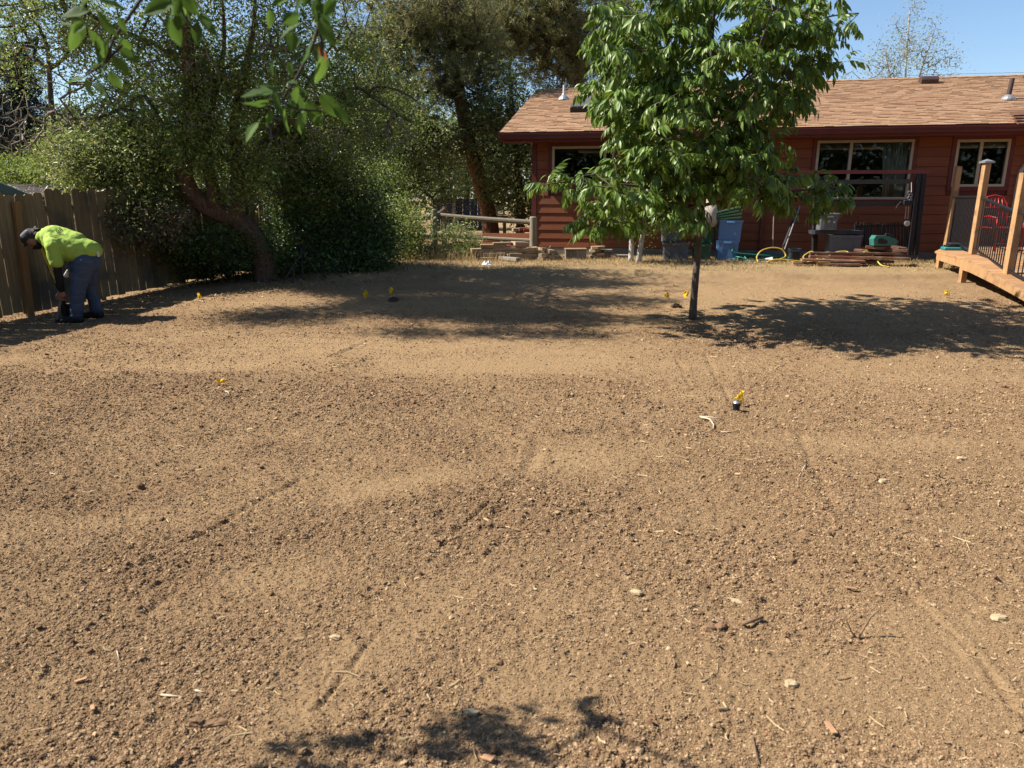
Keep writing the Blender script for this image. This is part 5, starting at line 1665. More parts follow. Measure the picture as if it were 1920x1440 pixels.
# --- the gnarled old tree left of centre
rng = np.random.default_rng(77)
gb = on(500, 526)
Yg_ = gb.y
gn = thing('gnarled_tree', 'old gnarled tree with reddish leaning trunk and small dark leaves beside the board fence', 'tree', gb)
def px3(pts, Y, dy=0.0):
    return [np.array(at(x_, y_, Y + dy * i)) for i, (x_, y_) in enumerate(pts)]
T1 = px3([(502, 530), (492, 478), (472, 440), (440, 413), (405, 396), (374, 380), (354, 352), (346, 318), (351, 270), (358, 200), (354, 120), (348, 40), (340, -60)], Yg_, -.07)
T2 = px3([(440, 412), (446, 365), (447, 300), (440, 230), (455, 150), (474, 60), (480, -40)], Yg_ - .2, -.02)
T3 = px3([(402, 388), (396, 335), (384, 270), (398, 190), (420, 90), (415, -20)], Yg_ - .3, -.03)
T4 = px3([(446, 320), (500, 262), (560, 212), (620, 184), (668, 165), (692, 178), (738, 210), (772, 230)], Yg_, .06)
T5 = px3([(690, 176), (705, 163), (740, 167), (780, 188)], Yg_ + .3, .0)
T6 = px3([(352, 240), (305, 232), (272, 180), (225, 205), (180, 222), (140, 222)], Yg_, -.12)
T7 = px3([(500, 262), (540, 230), (580, 150), (640, 60)], Yg_, .1)
T8 = px3([(358, 190), (420, 130), (475, 90), (520, 90), (560, 105)], Yg_, -.1)
T9 = px3([(352, 140), (300, 90), (240, 60), (190, 40)], Yg_, -.1)
skel = []
for pts, r0, r1, nm, fl in ((T1, .19, .06, 'trunk', 1.35), (T2, .125, .012, 'limb', 1.25), (T3, .11, .010, 'limb', 1.2), (T4, .06, .022, 'limb', 1.2), (T5, .03, .012, 'limb', 1.2), (T6, .045, .018, 'limb', 1.2), (T7, .035, .012, 'limb', 1.2), (T8, .035, .012, 'limb', 1.2), (T9, .035, .012, 'limb', 1.2)):
    trunk_mesh(nm, pts, r0, r1, M['bark_red'] if nm == 'trunk' or r0 > .08 else M['bark_grey'], gn, gb, rng, 18 if r0 > .08 else 8, fl, .2)
    skel.append(polyline(pts[1:], r0, r1, .3))
Yc = Yg_
def over_yard(rng, n):
    """the part of the crown that reaches over the yard above the frame and throws the dappled shade"""
    cx = [(-6.4, 10.4, 5.5, 1.4, .9, .45, 1.5), (-4.9, 9.7, 5.6, 1.1, .55, .4, 1.2), (-3.9, 10.8, 5.6, 1.0, .6, .35, .7), (-3.2, 9.6, 5.5, .7, .35, .3, .45), (-5.9, 11.6, 5.8, 1.3, .6, .4, .9), (-4.3, 12.2, 5.8, 1.2, .5, .4, .6), (-8.2, 9.9, 5.5, 1.0, .6, .35, .8), (-7.4, 11.8, 5.6, 1.2, .8, .4, 1.6), (-8.7, 12.4, 5.5, .9, .5, .4, 1.2), (-5.6, 10.3, 5.9, 1.3, .9, .35, .8), (-5.8, 8.95, 5.4, 1.3, .3, .3, .7), (-4.4, 8.8, 5.3, .7, .22, .25, .5)]
    w = np.array([c[6] * c[3] * c[4] for c in cx]); w /= w.sum()
    o = []
    for c, k in zip(cx, rng.multinomial(n, w)):
        v = rng.standard_normal((k, 3)); v /= np.linalg.norm(v, axis=1, keepdims=True)
        o.append(np.array(c[:3]) + v * rng.random((k, 1)) ** .45 * np.array(c[3:6]))
    return np.concatenate(o)
ells = [E(420, 40, Yc, 210, 120, 1.3, 1), E(300, 150, Yc, 150, 110, 1.2, .9), E(470, 220, Yc + .3, 130, 110, 1.1, 1.2), E(600, 110, Yc + .4, 140, 120, 1.2, .9), E(640, 250, Yc + .5, 120, 80, 1.0, .8), E(560, 330, Yc + .6, 110, 70, .8, 1), E(300, 290, Yc, 90, 60, .9, .8), E(720, 190, Yc + .6, 90, 80, .9, .6), E(150, 60, Yc, 110, 90, 1.0, .45), E(430, -120, Yc, 260, 90, 1.4, .6), E(400, 240, Yc - .9, 90, 60, .3, .5), E(450, 130, Yc - .8, 110, 80, .4, .6), E(340, 320, Yc - .7, 60, 40, .3, .5), E(365, 230, Yc - .8, 60, 90, .3, .8), E(440, 320, Yc - .7, 80, 60, .3, .8)]
C = np.concatenate([in_ellipsoids(rng, ells, 1500, 0, .5), over_yard(rng, 1800)])
arr, par, cnt, n0, tips = grow(skel, C, rng, .26, .16, .02)
link('branch', local(wood_mesh(arr, par, cnt, n0, .0034, 'branch', M['bark_grey'], .45, 5, .03), gb), gn)
link('crown', local(leaf_mesh('crown', np.repeat(C, 54, 0), rng, .057, M['leaf_mid'], .13, .4, .42), gb), gn)
# bare drooping twigs at its left end
C2 = in_ellipsoids(rng, [E(350, 170, Yc - 1.0, 90, 90, .4, .5), E(470, 120, Yc - .9, 90, 90, .4, .4), E(570, 260, Yc - .6, 110, 70, .4, .4), E(700, 260, Yc - .2, 80, 70, .4, .3), E(90, 235, Yc - .6, 120, 45, .7, 1), E(40, 265, Yc - .7, 70, 40, .6, .9), E(190, 200, Yc - .5, 80, 40, .6, .7), E(120, 130, Yc - .4, 90, 70, .6, .35)], 760, 0, .4)
arr, par, cnt, n0, tips = grow([skel[5], skel[8], skel[0], skel[7], skel[3]], C2, rng, .22, .12, .12, up=.0)
link('bare_twig', local(wood_mesh(arr, par, cnt, n0, .0036, 'bare_twig', M['twig_pale'], .42, 4, .022), gb), gn)
Cr = in_ellipsoids(rng, [E(140, 80, Yc - .5, 60, 30, .4, 1)], 16)
tag(link('rusty_leaf', local(leaf_mesh('rusty_leaf', np.repeat(Cr, 3, 0), rng, .05, M['leaf_rust'], .1, .3, .5), gb), gn), kind='stuff')

# --- the shrub over the board fence and its neighbours
shrub('fence_shrub', 'tall sunlit shrub of small olive leaves spreading over the board fence behind the worker', 'shrub', on(262, 536),
      [E(240, 300, 12.2, 130, 75, .9, 1), E(170, 340, 11.9, 70, 45, .7, .9), E(320, 330, 13.2, 70, 80, .6, 1), E(250, 400, 12.0, 110, 50, .8, .75), E(130, 290, 12.8, 60, 50, .8, .5), E(330, 440, 12.9, 60, 60, .6, .6)], 760, 46, .056, M['leaf_shrub'], M['bark_dark'], 5, spread=.13, stems=9, droop=.35, jit=.14, clip=lambda x, y: x < 322)
shrub('drooping_shrub', 'drying greyish shrub branch drooping in front of the fence right of the worker', 'shrub', on(300, 533),
      [E(210, 408, 11.5, 75, 24, .4, 1), E(260, 435, 11.6, 70, 28, .4, 1), E(320, 420, 11.7, 60, 36, .4, .7), E(175, 398, 11.4, 28, 14, .3, .6)], 170, 36, .045, M['leaf_dry'], M['twig_pale'], 6, spread=.09, stems=6, droop=.5, sag=.15)
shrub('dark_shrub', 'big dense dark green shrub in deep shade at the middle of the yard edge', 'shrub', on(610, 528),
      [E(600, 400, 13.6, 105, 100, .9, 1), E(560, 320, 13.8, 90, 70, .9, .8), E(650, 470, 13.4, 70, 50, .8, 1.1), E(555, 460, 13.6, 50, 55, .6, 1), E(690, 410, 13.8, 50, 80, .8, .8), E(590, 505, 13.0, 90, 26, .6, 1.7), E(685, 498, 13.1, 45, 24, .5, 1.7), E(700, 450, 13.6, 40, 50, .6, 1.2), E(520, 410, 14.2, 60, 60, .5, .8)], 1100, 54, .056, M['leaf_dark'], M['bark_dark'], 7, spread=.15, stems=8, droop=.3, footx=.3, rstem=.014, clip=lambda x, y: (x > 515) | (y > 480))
shrub('thicket_shrub', 'looser olive green shrub spilling beside the rail fence at the right end of the thicket', 'shrub', on(745, 496),
      [E(745, 420, 15.8, 52, 50, .7, 1), E(715, 350, 17.6, 60, 60, .9, .9), E(765, 450, 15.5, 40, 40, .6, 1)], 420, 40, .05, M['leaf_mid'], M['bark_dark'], 8, spread=.16, stems=8)
shrub('rail_shrub', 'pale green bush growing through the rail fence left of the slab pile', 'shrub', on(868, 490),
      [E(862, 452, 15.9, 42, 34, .5, 1), E(880, 470, 15.7, 34, 22, .4, 1), E(840, 478, 15.8, 24, 14, .4, .8)], 170, 34, .045, M['leaf_shrub'], M['twig_pale'], 9, spread=.09, stems=7)
shrub('weed_clump', 'straggly green and straw weeds at the foot of the rail fence', 'weeds', on(795, 492),
      [E(770, 470, 15.6, 34, 22, .4, 1), E(815, 474, 15.9, 30, 18, .4, .8)], 80, 22, .045, M['leaf_shrub'], M['twig_pale'], 10, spread=.09, stems=10, width=.3)
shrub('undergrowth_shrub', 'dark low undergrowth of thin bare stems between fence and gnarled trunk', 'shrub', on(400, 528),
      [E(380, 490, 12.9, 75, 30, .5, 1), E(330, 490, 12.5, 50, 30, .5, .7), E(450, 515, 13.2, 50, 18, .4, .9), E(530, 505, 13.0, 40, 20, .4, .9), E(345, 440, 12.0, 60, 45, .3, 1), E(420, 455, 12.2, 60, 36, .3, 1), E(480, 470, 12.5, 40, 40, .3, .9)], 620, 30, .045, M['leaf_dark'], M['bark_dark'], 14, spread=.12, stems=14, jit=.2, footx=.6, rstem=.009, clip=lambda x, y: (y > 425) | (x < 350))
shrub('hedge', 'bright yellow green hedge behind the neighbouring shed roof', 'hedge', at(70, 420, 20),
      [E(60, 335, 20, 90, 24, .8, 1), E(20, 318, 20.5, 40, 18, .6, .8), E(120, 310, 19, 60, 40, .8, .9)], 330, 44, .075, M['leaf_bright'], M['bark_dark'], 15, spread=.17, stems=6)

# --- pines
def pine(name, label, base, trunk_px, r0, r1, Y, ells, n, seed, m='needle', length=.16, wid=.011, nn=16, lumpy=.1, cat='tree', cone=.8, mainbark='bark_pine', sub=4):
    rng = np.random.default_rng(seed)
    b = Vector(base); t = thing(name, label, cat, b)
    pts = [np.array(b) - np.array([0, 0, .1])] + [np.array(at(x_, y_, Y)) for x_, y_ in trunk_px]
    trunk_mesh('trunk', pts, r0, r1, M[mainbark], t, b, rng, 14, 1.25)
    sk_ = [polyline(pts[1:], r0, r1, .4)]
    C = in_ellipsoids(rng, ells, n, 0, .45)
    arr, par, cnt, n0, tips = grow(sk_, C, rng, .4, .12, -.02, up=.1)
    link('branch', local(wood_mesh(arr, par, cnt, n0, .008, 'branch', M['bark_dark'], .42, 5, .07), b), t)
    tips = np.array(tips); pr = np.maximum(par[tips], 0)
    D = arr[tips] - arr[pr]; D /= np.linalg.norm(D, axis=1, keepdims=True) + 1e-6
    Cc = np.repeat(arr[tips], sub, 0) + rng.standard_normal((len(tips) * sub, 3)) * length * 1.1
    Dd = np.repeat(D, sub, 0) * .6 + rng.standard_normal((len(tips) * sub, 3)) * .35; Dd[:, 2] += .15
    link('crown', local(tuft_mesh('crown', Cc, Dd, rng, M[m], nn, length, wid, cone), b), t)
    return t

pbase = at(922, 432, 22.0); pbase.z = gz(pbase.x, pbase.y)
pine('pine_tree', 'tall pine with a bare reddish leaning trunk behind the rail fence', pbase, [(916, 400), (897, 330), (880, 270), (866, 200), (852, 120), (844, 40), (838, -70)], .25, .12, 22.0,
     [E(760, 40, 21.5, 80, 60, 1.6, 1), E(850, 40, 22, 80, 70, 1.6, 1), E(820, 150, 21.5, 90, 45, 1.5, .9), E(735, 190, 21, 60, 45, 1.2, .8), E(800, 270, 21.5, 90, 40, 1.3, .8), E(720, 290, 21, 60, 50, 1.1, .8), E(900, 210, 22.5, 60, 50, 1.4, .6), E(700, 100, 22, 60, 60, 1.4, .6), E(900, 110, 22, 50, 50, 1.4, .7)], 1250, 41)
b2 = at(1120, 480, 27.5); b2.z = .31
pine('pine_tree', 'broad dark olive pine rising behind the left end of the house roof', b2, [(1118, 400), (1110, 300), (1090, 180), (1075, 60), (1065, -60)], .28, .14, 27.5,
     [E(950, 30, 27, 100, 45, 2.0, 1), E(980, 80, 27.5, 80, 40, 2.0, 1), E(1050, 40, 27, 70, 70, 2.0, 1.1), E(920, 80, 26.5, 60, 40, 1.6, .8), E(1060, 130, 27.5, 60, 40, 1.6, 1.2), E(1020, -30, 27, 120, 40, 2, .8), E(1160, 60, 28, 90, 90, 1.5, .7)], 1100, 42, length=.2, wid=.014)
b3_ = at(25, 470, 30); b3_.z = 0
pine('spruce_tree', 'dark bluish spruce standing far beyond the fence at the left edge', b3_, [(25, 420), (26, 300), (27, 180), (28, 90)], .2, .04, 30.0,
     [E(26, 150, 30, 34, 50, .8, 1), E(26, 220, 30, 60, 55, 1.2, 1), E(20, 285, 30, 85, 45, 1.5, 1.1), E(30, 110, 30, 20, 36, .5, .8)], 520, 43, 'needle_spruce', length=.22, wid=.016, mainbark='bark_dark')

# --- broadleaf trees behind
def tree(name, label, base, trunk_px, r0, r1, Y, ells, n, per, size, leafm, seed, spread=.3, bark='bark_grey', group=None, warp=.4, stems=None, width=.5):
    rng = np.random.default_rng(seed)
    b = Vector(base); t = thing(name, label, 'tree', b, group)
    sk_ = []
    for k, tp in enumerate(stems or [trunk_px]):
        pts = [np.array(b) - np.array([0, 0, .1])] + [np.array(at(x_, y_, Y)) for x_, y_ in tp]
        trunk_mesh('trunk', pts, r0, r1, M[bark], t, b, rng, 10, 1.2)
        sk_.append(polyline(pts[1:], r0, r1, .5))
    C = in_ellipsoids(rng, ells, n, 0, warp)
    C[:, 2] = np.maximum(C[:, 2], .5)
    arr, par, cnt, n0, tips = grow(sk_, C, rng, .5, .12, 0)
    link('branch', local(wood_mesh(arr, par, cnt, n0, .007, 'branch', M['bark_dark' if leafm != 'leaf_pale' else 'twig_pale'], .45, 4, .07), b), t)
    link('crown', local(leaf_mesh('crown', np.repeat(C, per, 0), rng, size, M[leafm], spread, .3, width), b), t)
    return t
def gb_(px, Y):
    p = at(px, 420, Y); p.z = float(gz(p.x, p.y)); return p
tree('broadleaf_tree', 'light green broadleaf tree filling the gap between the pine trunk and the house', gb_(975, 21.5), [(975, 380), (970, 300), (960, 200), (955, 120)], .14, .04, 21.5,
     [E(950, 190, 21.5, 55, 70, 1.2, 1), E(975, 310, 21.3, 45, 80, 1.1, 1), E(930, 330, 21.8, 40, 70, 1, .8), E(985, 385, 21, 30, 40, .9, 1.1), E(905, 250, 21.8, 50, 60, 1.1, .7)], 430, 44, .075, 'leaf_shrub', 51, .2)
tree('broadleaf_tree', 'grey green broadleaf tree behind the dark shrub and left of the pine trunk', gb_(700, 19.5), [(700, 380), (695, 300), (700, 200), (710, 120)], .14, .04, 19.5,
     [E(700, 320, 19.5, 90, 80, 1.3, 1), E(640, 230, 19.5, 80, 80, 1.3, .9), E(790, 330, 20, 70, 60, 1.2, .8), E(740, 240, 19.5, 80, 60, 1.2, .8)], 640, 46, .07, 'leaf_shrub', 52, .22)
tree('broadleaf_tree', 'olive tree rising above the fence at the upper left corner', gb_(110, 17.5), [(110, 380), (105, 280), (95, 180), (90, 90)], .13, .04, 17.5,
     [E(70, 40, 17.5, 80, 60, 1.2, .8), E(20, 100, 17.5, 50, 60, 1.0, .7), E(200, 250, 17.5, 90, 60, 1.1, 1.2), E(150, 40, 17, 70, 60, 1.1, .5), E(250, 170, 17.5, 80, 70, 1.1, .8), E(15, 10, 17.5, 50, 40, 1, .9)], 380, 38, .07, 'leaf_mid', 53, .2)
tree('broadleaf_tree', 'pale green tree with thin trunks seen far behind the navy fence', gb_(850, 33), None, .13, .05, 33,
     [E(850, 330, 33, 90, 40, 2, 1), E(800, 270, 33, 90, 50, 2, .9), E(900, 290, 33, 70, 50, 2, .9)], 330, 36, .12, 'leaf_far', 54, .32, stems=[[(830, 400), (829, 330), (826, 260)], [(875, 400), (876, 330), (880, 250)]])
tree('broadleaf_tree', 'dense far tree hidden behind the gnarled tree, seen through its gaps', gb_(450, 26), [(450, 380), (445, 250), (440, 140)], .2, .06, 26,
     [E(430, 290, 26, 150, 90, 2, 1), E(560, 260, 26, 110, 90, 2, 1), E(330, 250, 26, 110, 80, 2, .9), E(450, 150, 26, 130, 70, 2, .7), E(650, 150, 27, 90, 80, 2, .6)], 620, 40, .10, 'leaf_far', 55, .3)
tree('poplar_tree', 'sparse pale poplar with upright twigs against the blue sky behind the roof', gb_(1700, 46), None, .12, .03, 46,
     [E(1695, 110, 46, 62, 42, 1.6, 1), E(1705, 55, 46, 32, 50, 1.0, .55), E(1770, 120, 46, 40, 22, 1, .8), E(1660, 120, 46, 40, 22, 1, .8), E(1715, 15, 46, 12, 24, .5, .5), E(1760, 60, 46, 22, 26, .7, .25), E(1620, 145, 46, 60, 10, .9, .5)], 270, 15, .105, 'leaf_pale', 56, .34, 'bark_white',
     stems=[[(1700, 220), (1698, 130), (1706, 20)], [(1704, 230), (1725, 140), (1748, 70)], [(1696, 230), (1668, 140), (1660, 90)]], warp=.5)
# far woodland closing the view, one mass; another behind the viewer, which the windows mirror
def treeline(name, x0, x1, y0, y1, h, n, seed, size=.3):
    rng = np.random.default_rng(seed)
    x_ = rng.uniform(x0, x1, n); y_ = rng.uniform(y0, y1, n)
    top = h * (.55 + .6 * fbm(x_ * .16, y_ * .16, seed, 3))
    z_ = top * rng.random(n) ** .6
    tag(link(name, leaf_mesh(name, np.stack([x_, y_, z_], 1), rng, size, M['leaf_far'], .1, .3, .7, .3)), kind='stuff')
treeline('far_woods', -75, 16, 52, 62, 8.5, 42000, 3, .42)
treeline('woods_behind_viewer', -28, 34, -20, -14, 10, 80000, 4, .3)

# --- birch clump in front of the wall
bb = on(1194, 493); bb.y += .2
bt_ = thing('birch_tree', 'small birch with two white stems in front of the red wall', 'tree', bb)
rng = np.random.default_rng(61)
S1 = [np.array(at(x_, y_, 14.9)) for x_, y_ in ((1182, 494), (1184, 465), (1183, 430), (1180, 380), (1170, 330))]
S2 = [np.array(at(x_, y_, 14.8)) for x_, y_ in ((1196, 496), (1201, 462), (1207, 430), (1214, 380), (1218, 320))]
sk_ = []
for P_ in (S1, S2):
    trunk_mesh('trunk', P_, .058, .03, M['bark_white'], bt_, bb, rng, 10, 1.15, .05); sk_.append(polyline(P_[2:], .05, .03, .3))
C = in_ellipsoids(rng, [E(1170, 390, 14.6, 70, 45, .8, 1), E(1210, 350, 14.8, 70, 60, .8, 1), E(1230, 420, 14.7, 50, 30, .6, .8)], 170)
arr, par, cnt, n0, tips = grow(sk_, C, rng, .3, .12, 0)
link('branch', local(wood_mesh(arr, par, cnt, n0, .004, 'branch', M['bark_dark'], .45, 4, .03), bb), bt_)
link('crown', local(leaf_mesh('crown', np.repeat(C, 24, 0), rng, .06, M['leaf_ash'], .13, .35, .5), bb), bt_)

# --- the young ash in the yard
rng = np.random.default_rng(9)
ab = on(1299, 598)
Ya = ab.y
ash = thing('ash_tree', 'young tree with thin brown trunk and long drooping leaves in the middle of the soil', 'tree', ab)
TA = px3([(1298, 603), (1301, 560), (1306, 500), (1312, 440), (1316, 390), (1322, 300), (1330, 200), (1334, 100), (1338, 0), (1340, -90)], Ya)
trunk_mesh('trunk', TA, .046, .018, M['bark_ash'], ash, ab, rng, 14, 1.3, .08)
la = [((1316, 400), (1250, 360), (1160, 345), (1080, 340), (1030, 345)), ((1317, 385), (1390, 372), (1470, 360), (1560, 352), (1590, 350)), ((1318, 370), (1330, 300), (1410, 210), (1480, 150)), ((1320, 330), (1240, 260), (1150, 200), (1090, 170)),
      ((1328, 230), (1400, 140), (1480, 60), (1560, 30), (1610, 25)), ((1328, 220), (1250, 130), (1160, 60)), ((1318, 380), (1260, 400), (1190, 420), (1140, 410)), ((1319, 360), (1380, 340), (1440, 300)), ((1334, 120), (1440, 60), (1520, 80), (1570, 90)), ((1334, 110), (1260, 20), (1180, -40))]
skel = [polyline(TA[4:], .045, .022, .25)]
for k, l_ in enumerate(la):
    dy_ = ((-.22, .10, -.25, .2, .05, -.2, -.28, -.3, .25, .2)[k])
    P_ = px3(l_, Ya, dy_)
    P_[0] = P_[0] * 0 + np.array(at(l_[0][0], l_[0][1], Ya))
    trunk_mesh('limb', P_, .02, .008, M['bark_ash'], ash, ab, rng, 7, 1.15, .03); skel.append(polyline(P_, .02, .008, .25))
ells = [E(1330, 90, Ya - .1, 250, 110, 1.6, 1), E(1260, 230, Ya - .2, 185, 80, 1.5, 1.0), E(1200, 130, Ya, 130, 110, 1.3, .9), E(1470, 160, Ya, 85, 65, .9, .8), E(1230, 340, Ya - .4, 140, 60, 1.3, 1.15), E(1170, 400, Ya - .3, 90, 45, .8, .9), E(1400, 315, Ya - .3, 90, 60, 1.0, 1.3), E(1290, 300, Ya - .6, 120, 60, .8, .8),
        E(1480, 350, Ya, 60, 45, .6, .55), E(1560, 360, Ya + .1, 55, 30, .4, .55), E(1070, 350, Ya - .7, 50, 26, .4, .8), E(1560, 50, Ya + .2, 60, 50, .7, .5), E(1450, 400, Ya - .3, 40, 18, .4, .5), E(1350, -60, Ya, 200, 60, 1.3, .6), E(1300, 395, Ya - .6, 70, 26, .6, .7), E(1190, 445, Ya - .3, 50, 16, .4, .5), E(1430, 200, Ya - .3, 110, 40, .9, .6)]
C = in_ellipsoids(rng, ells, 760, .15, .3)
def to_px(P):
    v = P - np.array([0, 0, HC]); zc = v[:, 1] * CT - v[:, 2] * ST; yc = v[:, 1] * ST + v[:, 2] * CT
    return 960 + F * v[:, 0] / zc, 720 - F * yc / zc
qx, qy = to_px(C)
C = C[~(((qx < 1108) & (qy < 300)) | ((qx > 1596) & (qy < 150)) | ((qx > 1528) & (qy > 120) & (qy < 225)) | ((qx < 1150) & (qy > 215) & (qy < 320)) | ((qx > 1315) & (qx < 1400) & (qy > 350)) | ((qx >= 1400) & (qx < 1440) & (qy > 372)) | ((qx > 1140) & (qx < 1220) & (qy > 418)) | ((qx >= 1220) & (qx < 1320) & (qy > 432)) | ((qx > 1440) & (qy > 395)) | ((qx > 1455) & (qx < 1540) & (qy > 225) & (qy < 315)))]
arr, par, cnt, n0, tips = grow(skel, C, rng, .22, .1, .02)
link('branch', local(wood_mesh(arr, par, cnt, n0, .0035, 'branch', M['bark_ash'], .45, 5, .016), ab), ash)

def leaflet(L_, W_, rng):
    """lanceolate blade, folded along the midrib, bending down; grows along +x"""
    st = ((0, .02), (.18, .62), (.42, 1.0), (.7, .72), (1.0, .03))
    V = []
    cur = rng.uniform(.15, .45)
    for t, w in st:
        x_, z_ = L_ * (t - .12 * cur * t * t), -L_ * cur * t * t * .6
        V += [(x_, w * W_ / 2, z_ + w * W_ * .14), (x_, 0, z_), (x_, -w * W_ / 2, z_ + w * W_ * .14)]
    Fs = []
    for i in range(len(st) - 1):
        a = 3 * i
        Fs += [(a, a + 1, a + 4, a + 3), (a + 1, a + 2, a + 5, a + 4)]
    return np.array(V), Fs
def compound(rng):
    V, Fs = [], []
    RL = rng.uniform(.22, .32); npair = rng.integers(3, 5)
    mb = MB()
    sagk = rng.uniform(.5, 1.1)
    def rach(t): return np.array([RL * (t - .18 * sagk * t * t), 0, -RL * sagk * .45 * t * t])
    mb.tube([Vector(rach(t)) for t in (0, .35, .7, 1)], [.0028, .0022, .0018, .0012], 4, cap=False)
    for k in range(npair + 1):
        t = .36 + .64 * k / npair
        for sd in ((-1, 1) if k < npair else (0,)):
            L_ = rng.uniform(.12, .165) * (.85 + .15 * math.sin(PI * t)); W_ = L_ * rng.uniform(.27, .35)
            v, f = leaflet(L_, W_, rng)
            yaw = sd * math.radians(rng.uniform(40, 62)); pit = math.radians(rng.uniform(30, 72)) + sagk * .25 * t
            R = Matrix.Rotation(yaw, 3, 'Z') @ Matrix.Rotation(pit, 3, 'Y') @ Matrix.Rotation(rng.normal(0, .35), 3, 'X')
            v = v @ np.array(R).T + rach(t)
            mb.add([tuple(q) for q in v], f)
    return np.array(mb.v), mb.f
variants = [compound(rng) for k in range(10)]
vm = []
for V, Fs in variants:
    me = bpy.data.meshes.new('leaf'); me.from_pydata([tuple(v) for v in V], [], [list(f) for f in Fs]); me.materials.append(M['leaf_ash'])
    me.polygons.foreach_set('use_smooth', [True] * len(me.polygons)); vm.append(me)
place = []
for ti in tips:
    p = arr[ti]; d_ = p - arr[max(par[ti], 0)]; d_ /= np.linalg.norm(d_) + 1e-6
    for k in range(int(rng.integers(4, 8))):
        az = rng.random() * 2 * PI
        q = np.array([math.cos(az), math.sin(az), rng.uniform(-.45, .35)]) + d_ * .9
        q[2] = q[2] * .7 + .12
        X = Vector(q).normalized(); Z = Vector((rng.normal(0, .25), rng.normal(0, .25), 1)); Yv = Z.cross(X).normalized(); Z = X.cross(Yv)
        s = rng.uniform(.55, 1.05)
        Mx = Matrix(((X.x, Yv.x, Z.x), (X.y, Yv.y, Z.y), (X.z, Yv.z, Z.z))) * s
        back = rng.uniform(0, .35)
        place.append((p - d_ * back * .3 + rng.standard_normal(3) * .02, Mx, int(rng.integers(0, 10))))
def inview(p):
    v = p - np.array([0, 0, HC]); zc = v[1] * CT - v[2] * ST; yc = v[1] * ST + v[2] * CT
    return abs(v[0] / zc) < .70 and abs(yc / zc) < .525
order = sorted(range(len(place)), key=lambda i: (0 if inview(place[i][0]) else 1, place[i][0][1]))
sing = set(order[:298])
VV, FF, off = [], [], 0
for i, (p, Mx, k) in enumerate(place):
    if i in sing:
        o = link('leaf', vm[k], ash)
        o.matrix_local = Matrix.Translation(Vector(p) - ab) @ Mx.to_4x4()
    else:
        V, Fs = variants[k]
        VV.append(V @ np.array(Mx).T + p - np.array(ab)); FF += [[a + off for a in f] for f in Fs]; off += len(V)
me = bpy.data.meshes.new('foliage'); me.from_pydata(np.concatenate(VV).tolist(), [], FF); me.materials.append(M['leaf_ash'])
me.polygons.foreach_set('use_smooth', [True] * len(me.polygons))
tag(link('foliage', me, ash), kind='stuff')

# --- tree standing left of the viewer whose twigs hang into the top left corner
rng = np.random.default_rng(15)
ob_ = Vector((-4.6, .9, 0))
ov = thing('overhanging_tree', 'near tree outside the frame whose broad leaves hang into the top left corner', 'tree', ob_)
trunk_mesh('trunk', [np.array(ob_), np.array((-4.5, .9, 1.2)), np.array((-4.3, 1.0, 2.3)), np.array((-4.0, 1.2, 3.4))], .10, .05, M['bark_grey'], ov, ob_, rng, 12, 1.3)
Yf = 1.62
def fl(px, py, dy=0): return np.array(at(px, py, Yf + dy))
tw_ = [[np.array((-4.2, 1.05, 2.6)), np.array((-3.0, 1.5, 2.85)), np.array((-1.9, 1.75, 2.75)), fl(330, -160, .1), fl(480, -150, .05), fl(600, -140, 0)],
       [fl(330, -160, .1), fl(300, -60), fl(250, 20), fl(212, 75), fl(198, 115), fl(160, 142)], [fl(198, 115), fl(230, 85)],
       [fl(330, -160, .1), fl(325, -60), fl(338, 10), fl(352, 40), fl(370, 60)], [fl(600, -140), fl(598, -40), fl(597, 50), fl(575, 110), fl(545, 165), fl(530, 190), fl(560, 205), fl(600, 208)], [fl(597, 50), fl(604, 80), fl(606, 110)]]
for k, P_ in enumerate(tw_):
    trunk_mesh('branch' if k == 0 else 'twig', P_, .022 if k == 0 else .0042, .007 if k == 0 else .002, M['bark_grey'] if k == 0 else M['bark_dark'], ov, ob_, rng, 8, 1.0, .03)
def blade(L_, W_, rng):
    st = ((0, .04), (.12, .5), (.3, .92), (.5, 1.0), (.7, .78), (.87, .4), (1, .03))
    V, Fs = [], []
    cur = rng.uniform(-.1, .5); tw = rng.uniform(-.3, .3)
    for t, w in st:
        x_, z_ = L_ * t, -L_ * cur * t * t * .4
        e = .16 + .05 * math.sin(t * 14)
        V += [(x_, w * W_ / 2, z_ + w * W_ * (e + tw * t)), (x_, w * W_ * .25, z_ + w * W_ * (e * .35)), (x_, 0, z_), (x_, -w * W_ * .25, z_ + w * W_ * (e * .35)), (x_, -w * W_ / 2, z_ + w * W_ * (e - tw * t))]
    for i in range(len(st) - 1):
        for j in range(4):
            a = 5 * i + j
            Fs.append((a, a + 1, a + 6, a + 5))
    return V, Fs
bl = []
for k in range(8):
    V, Fs = blade(1.0, rng.uniform(.40, .54), rng)
    n_ = len(V)      # petiole
    mb = MB(); mb.add(V, Fs); mb.tube([Vector((-.28, 0, .03)), Vector((-.1, 0, 0)), Vector((.02, 0, 0))], .012, 4)
    me = bpy.data.meshes.new('leaf'); me.from_pydata(mb.v, [], mb.f); me.materials.append(M['leaf_fore'])
    me.polygons.foreach_set('use_smooth', [True] * len(me.polygons)); bl.append(me)
rust = [m.copy() for m in bl[:2]]
for m in rust: m.materials[0] = M['leaf_rust']
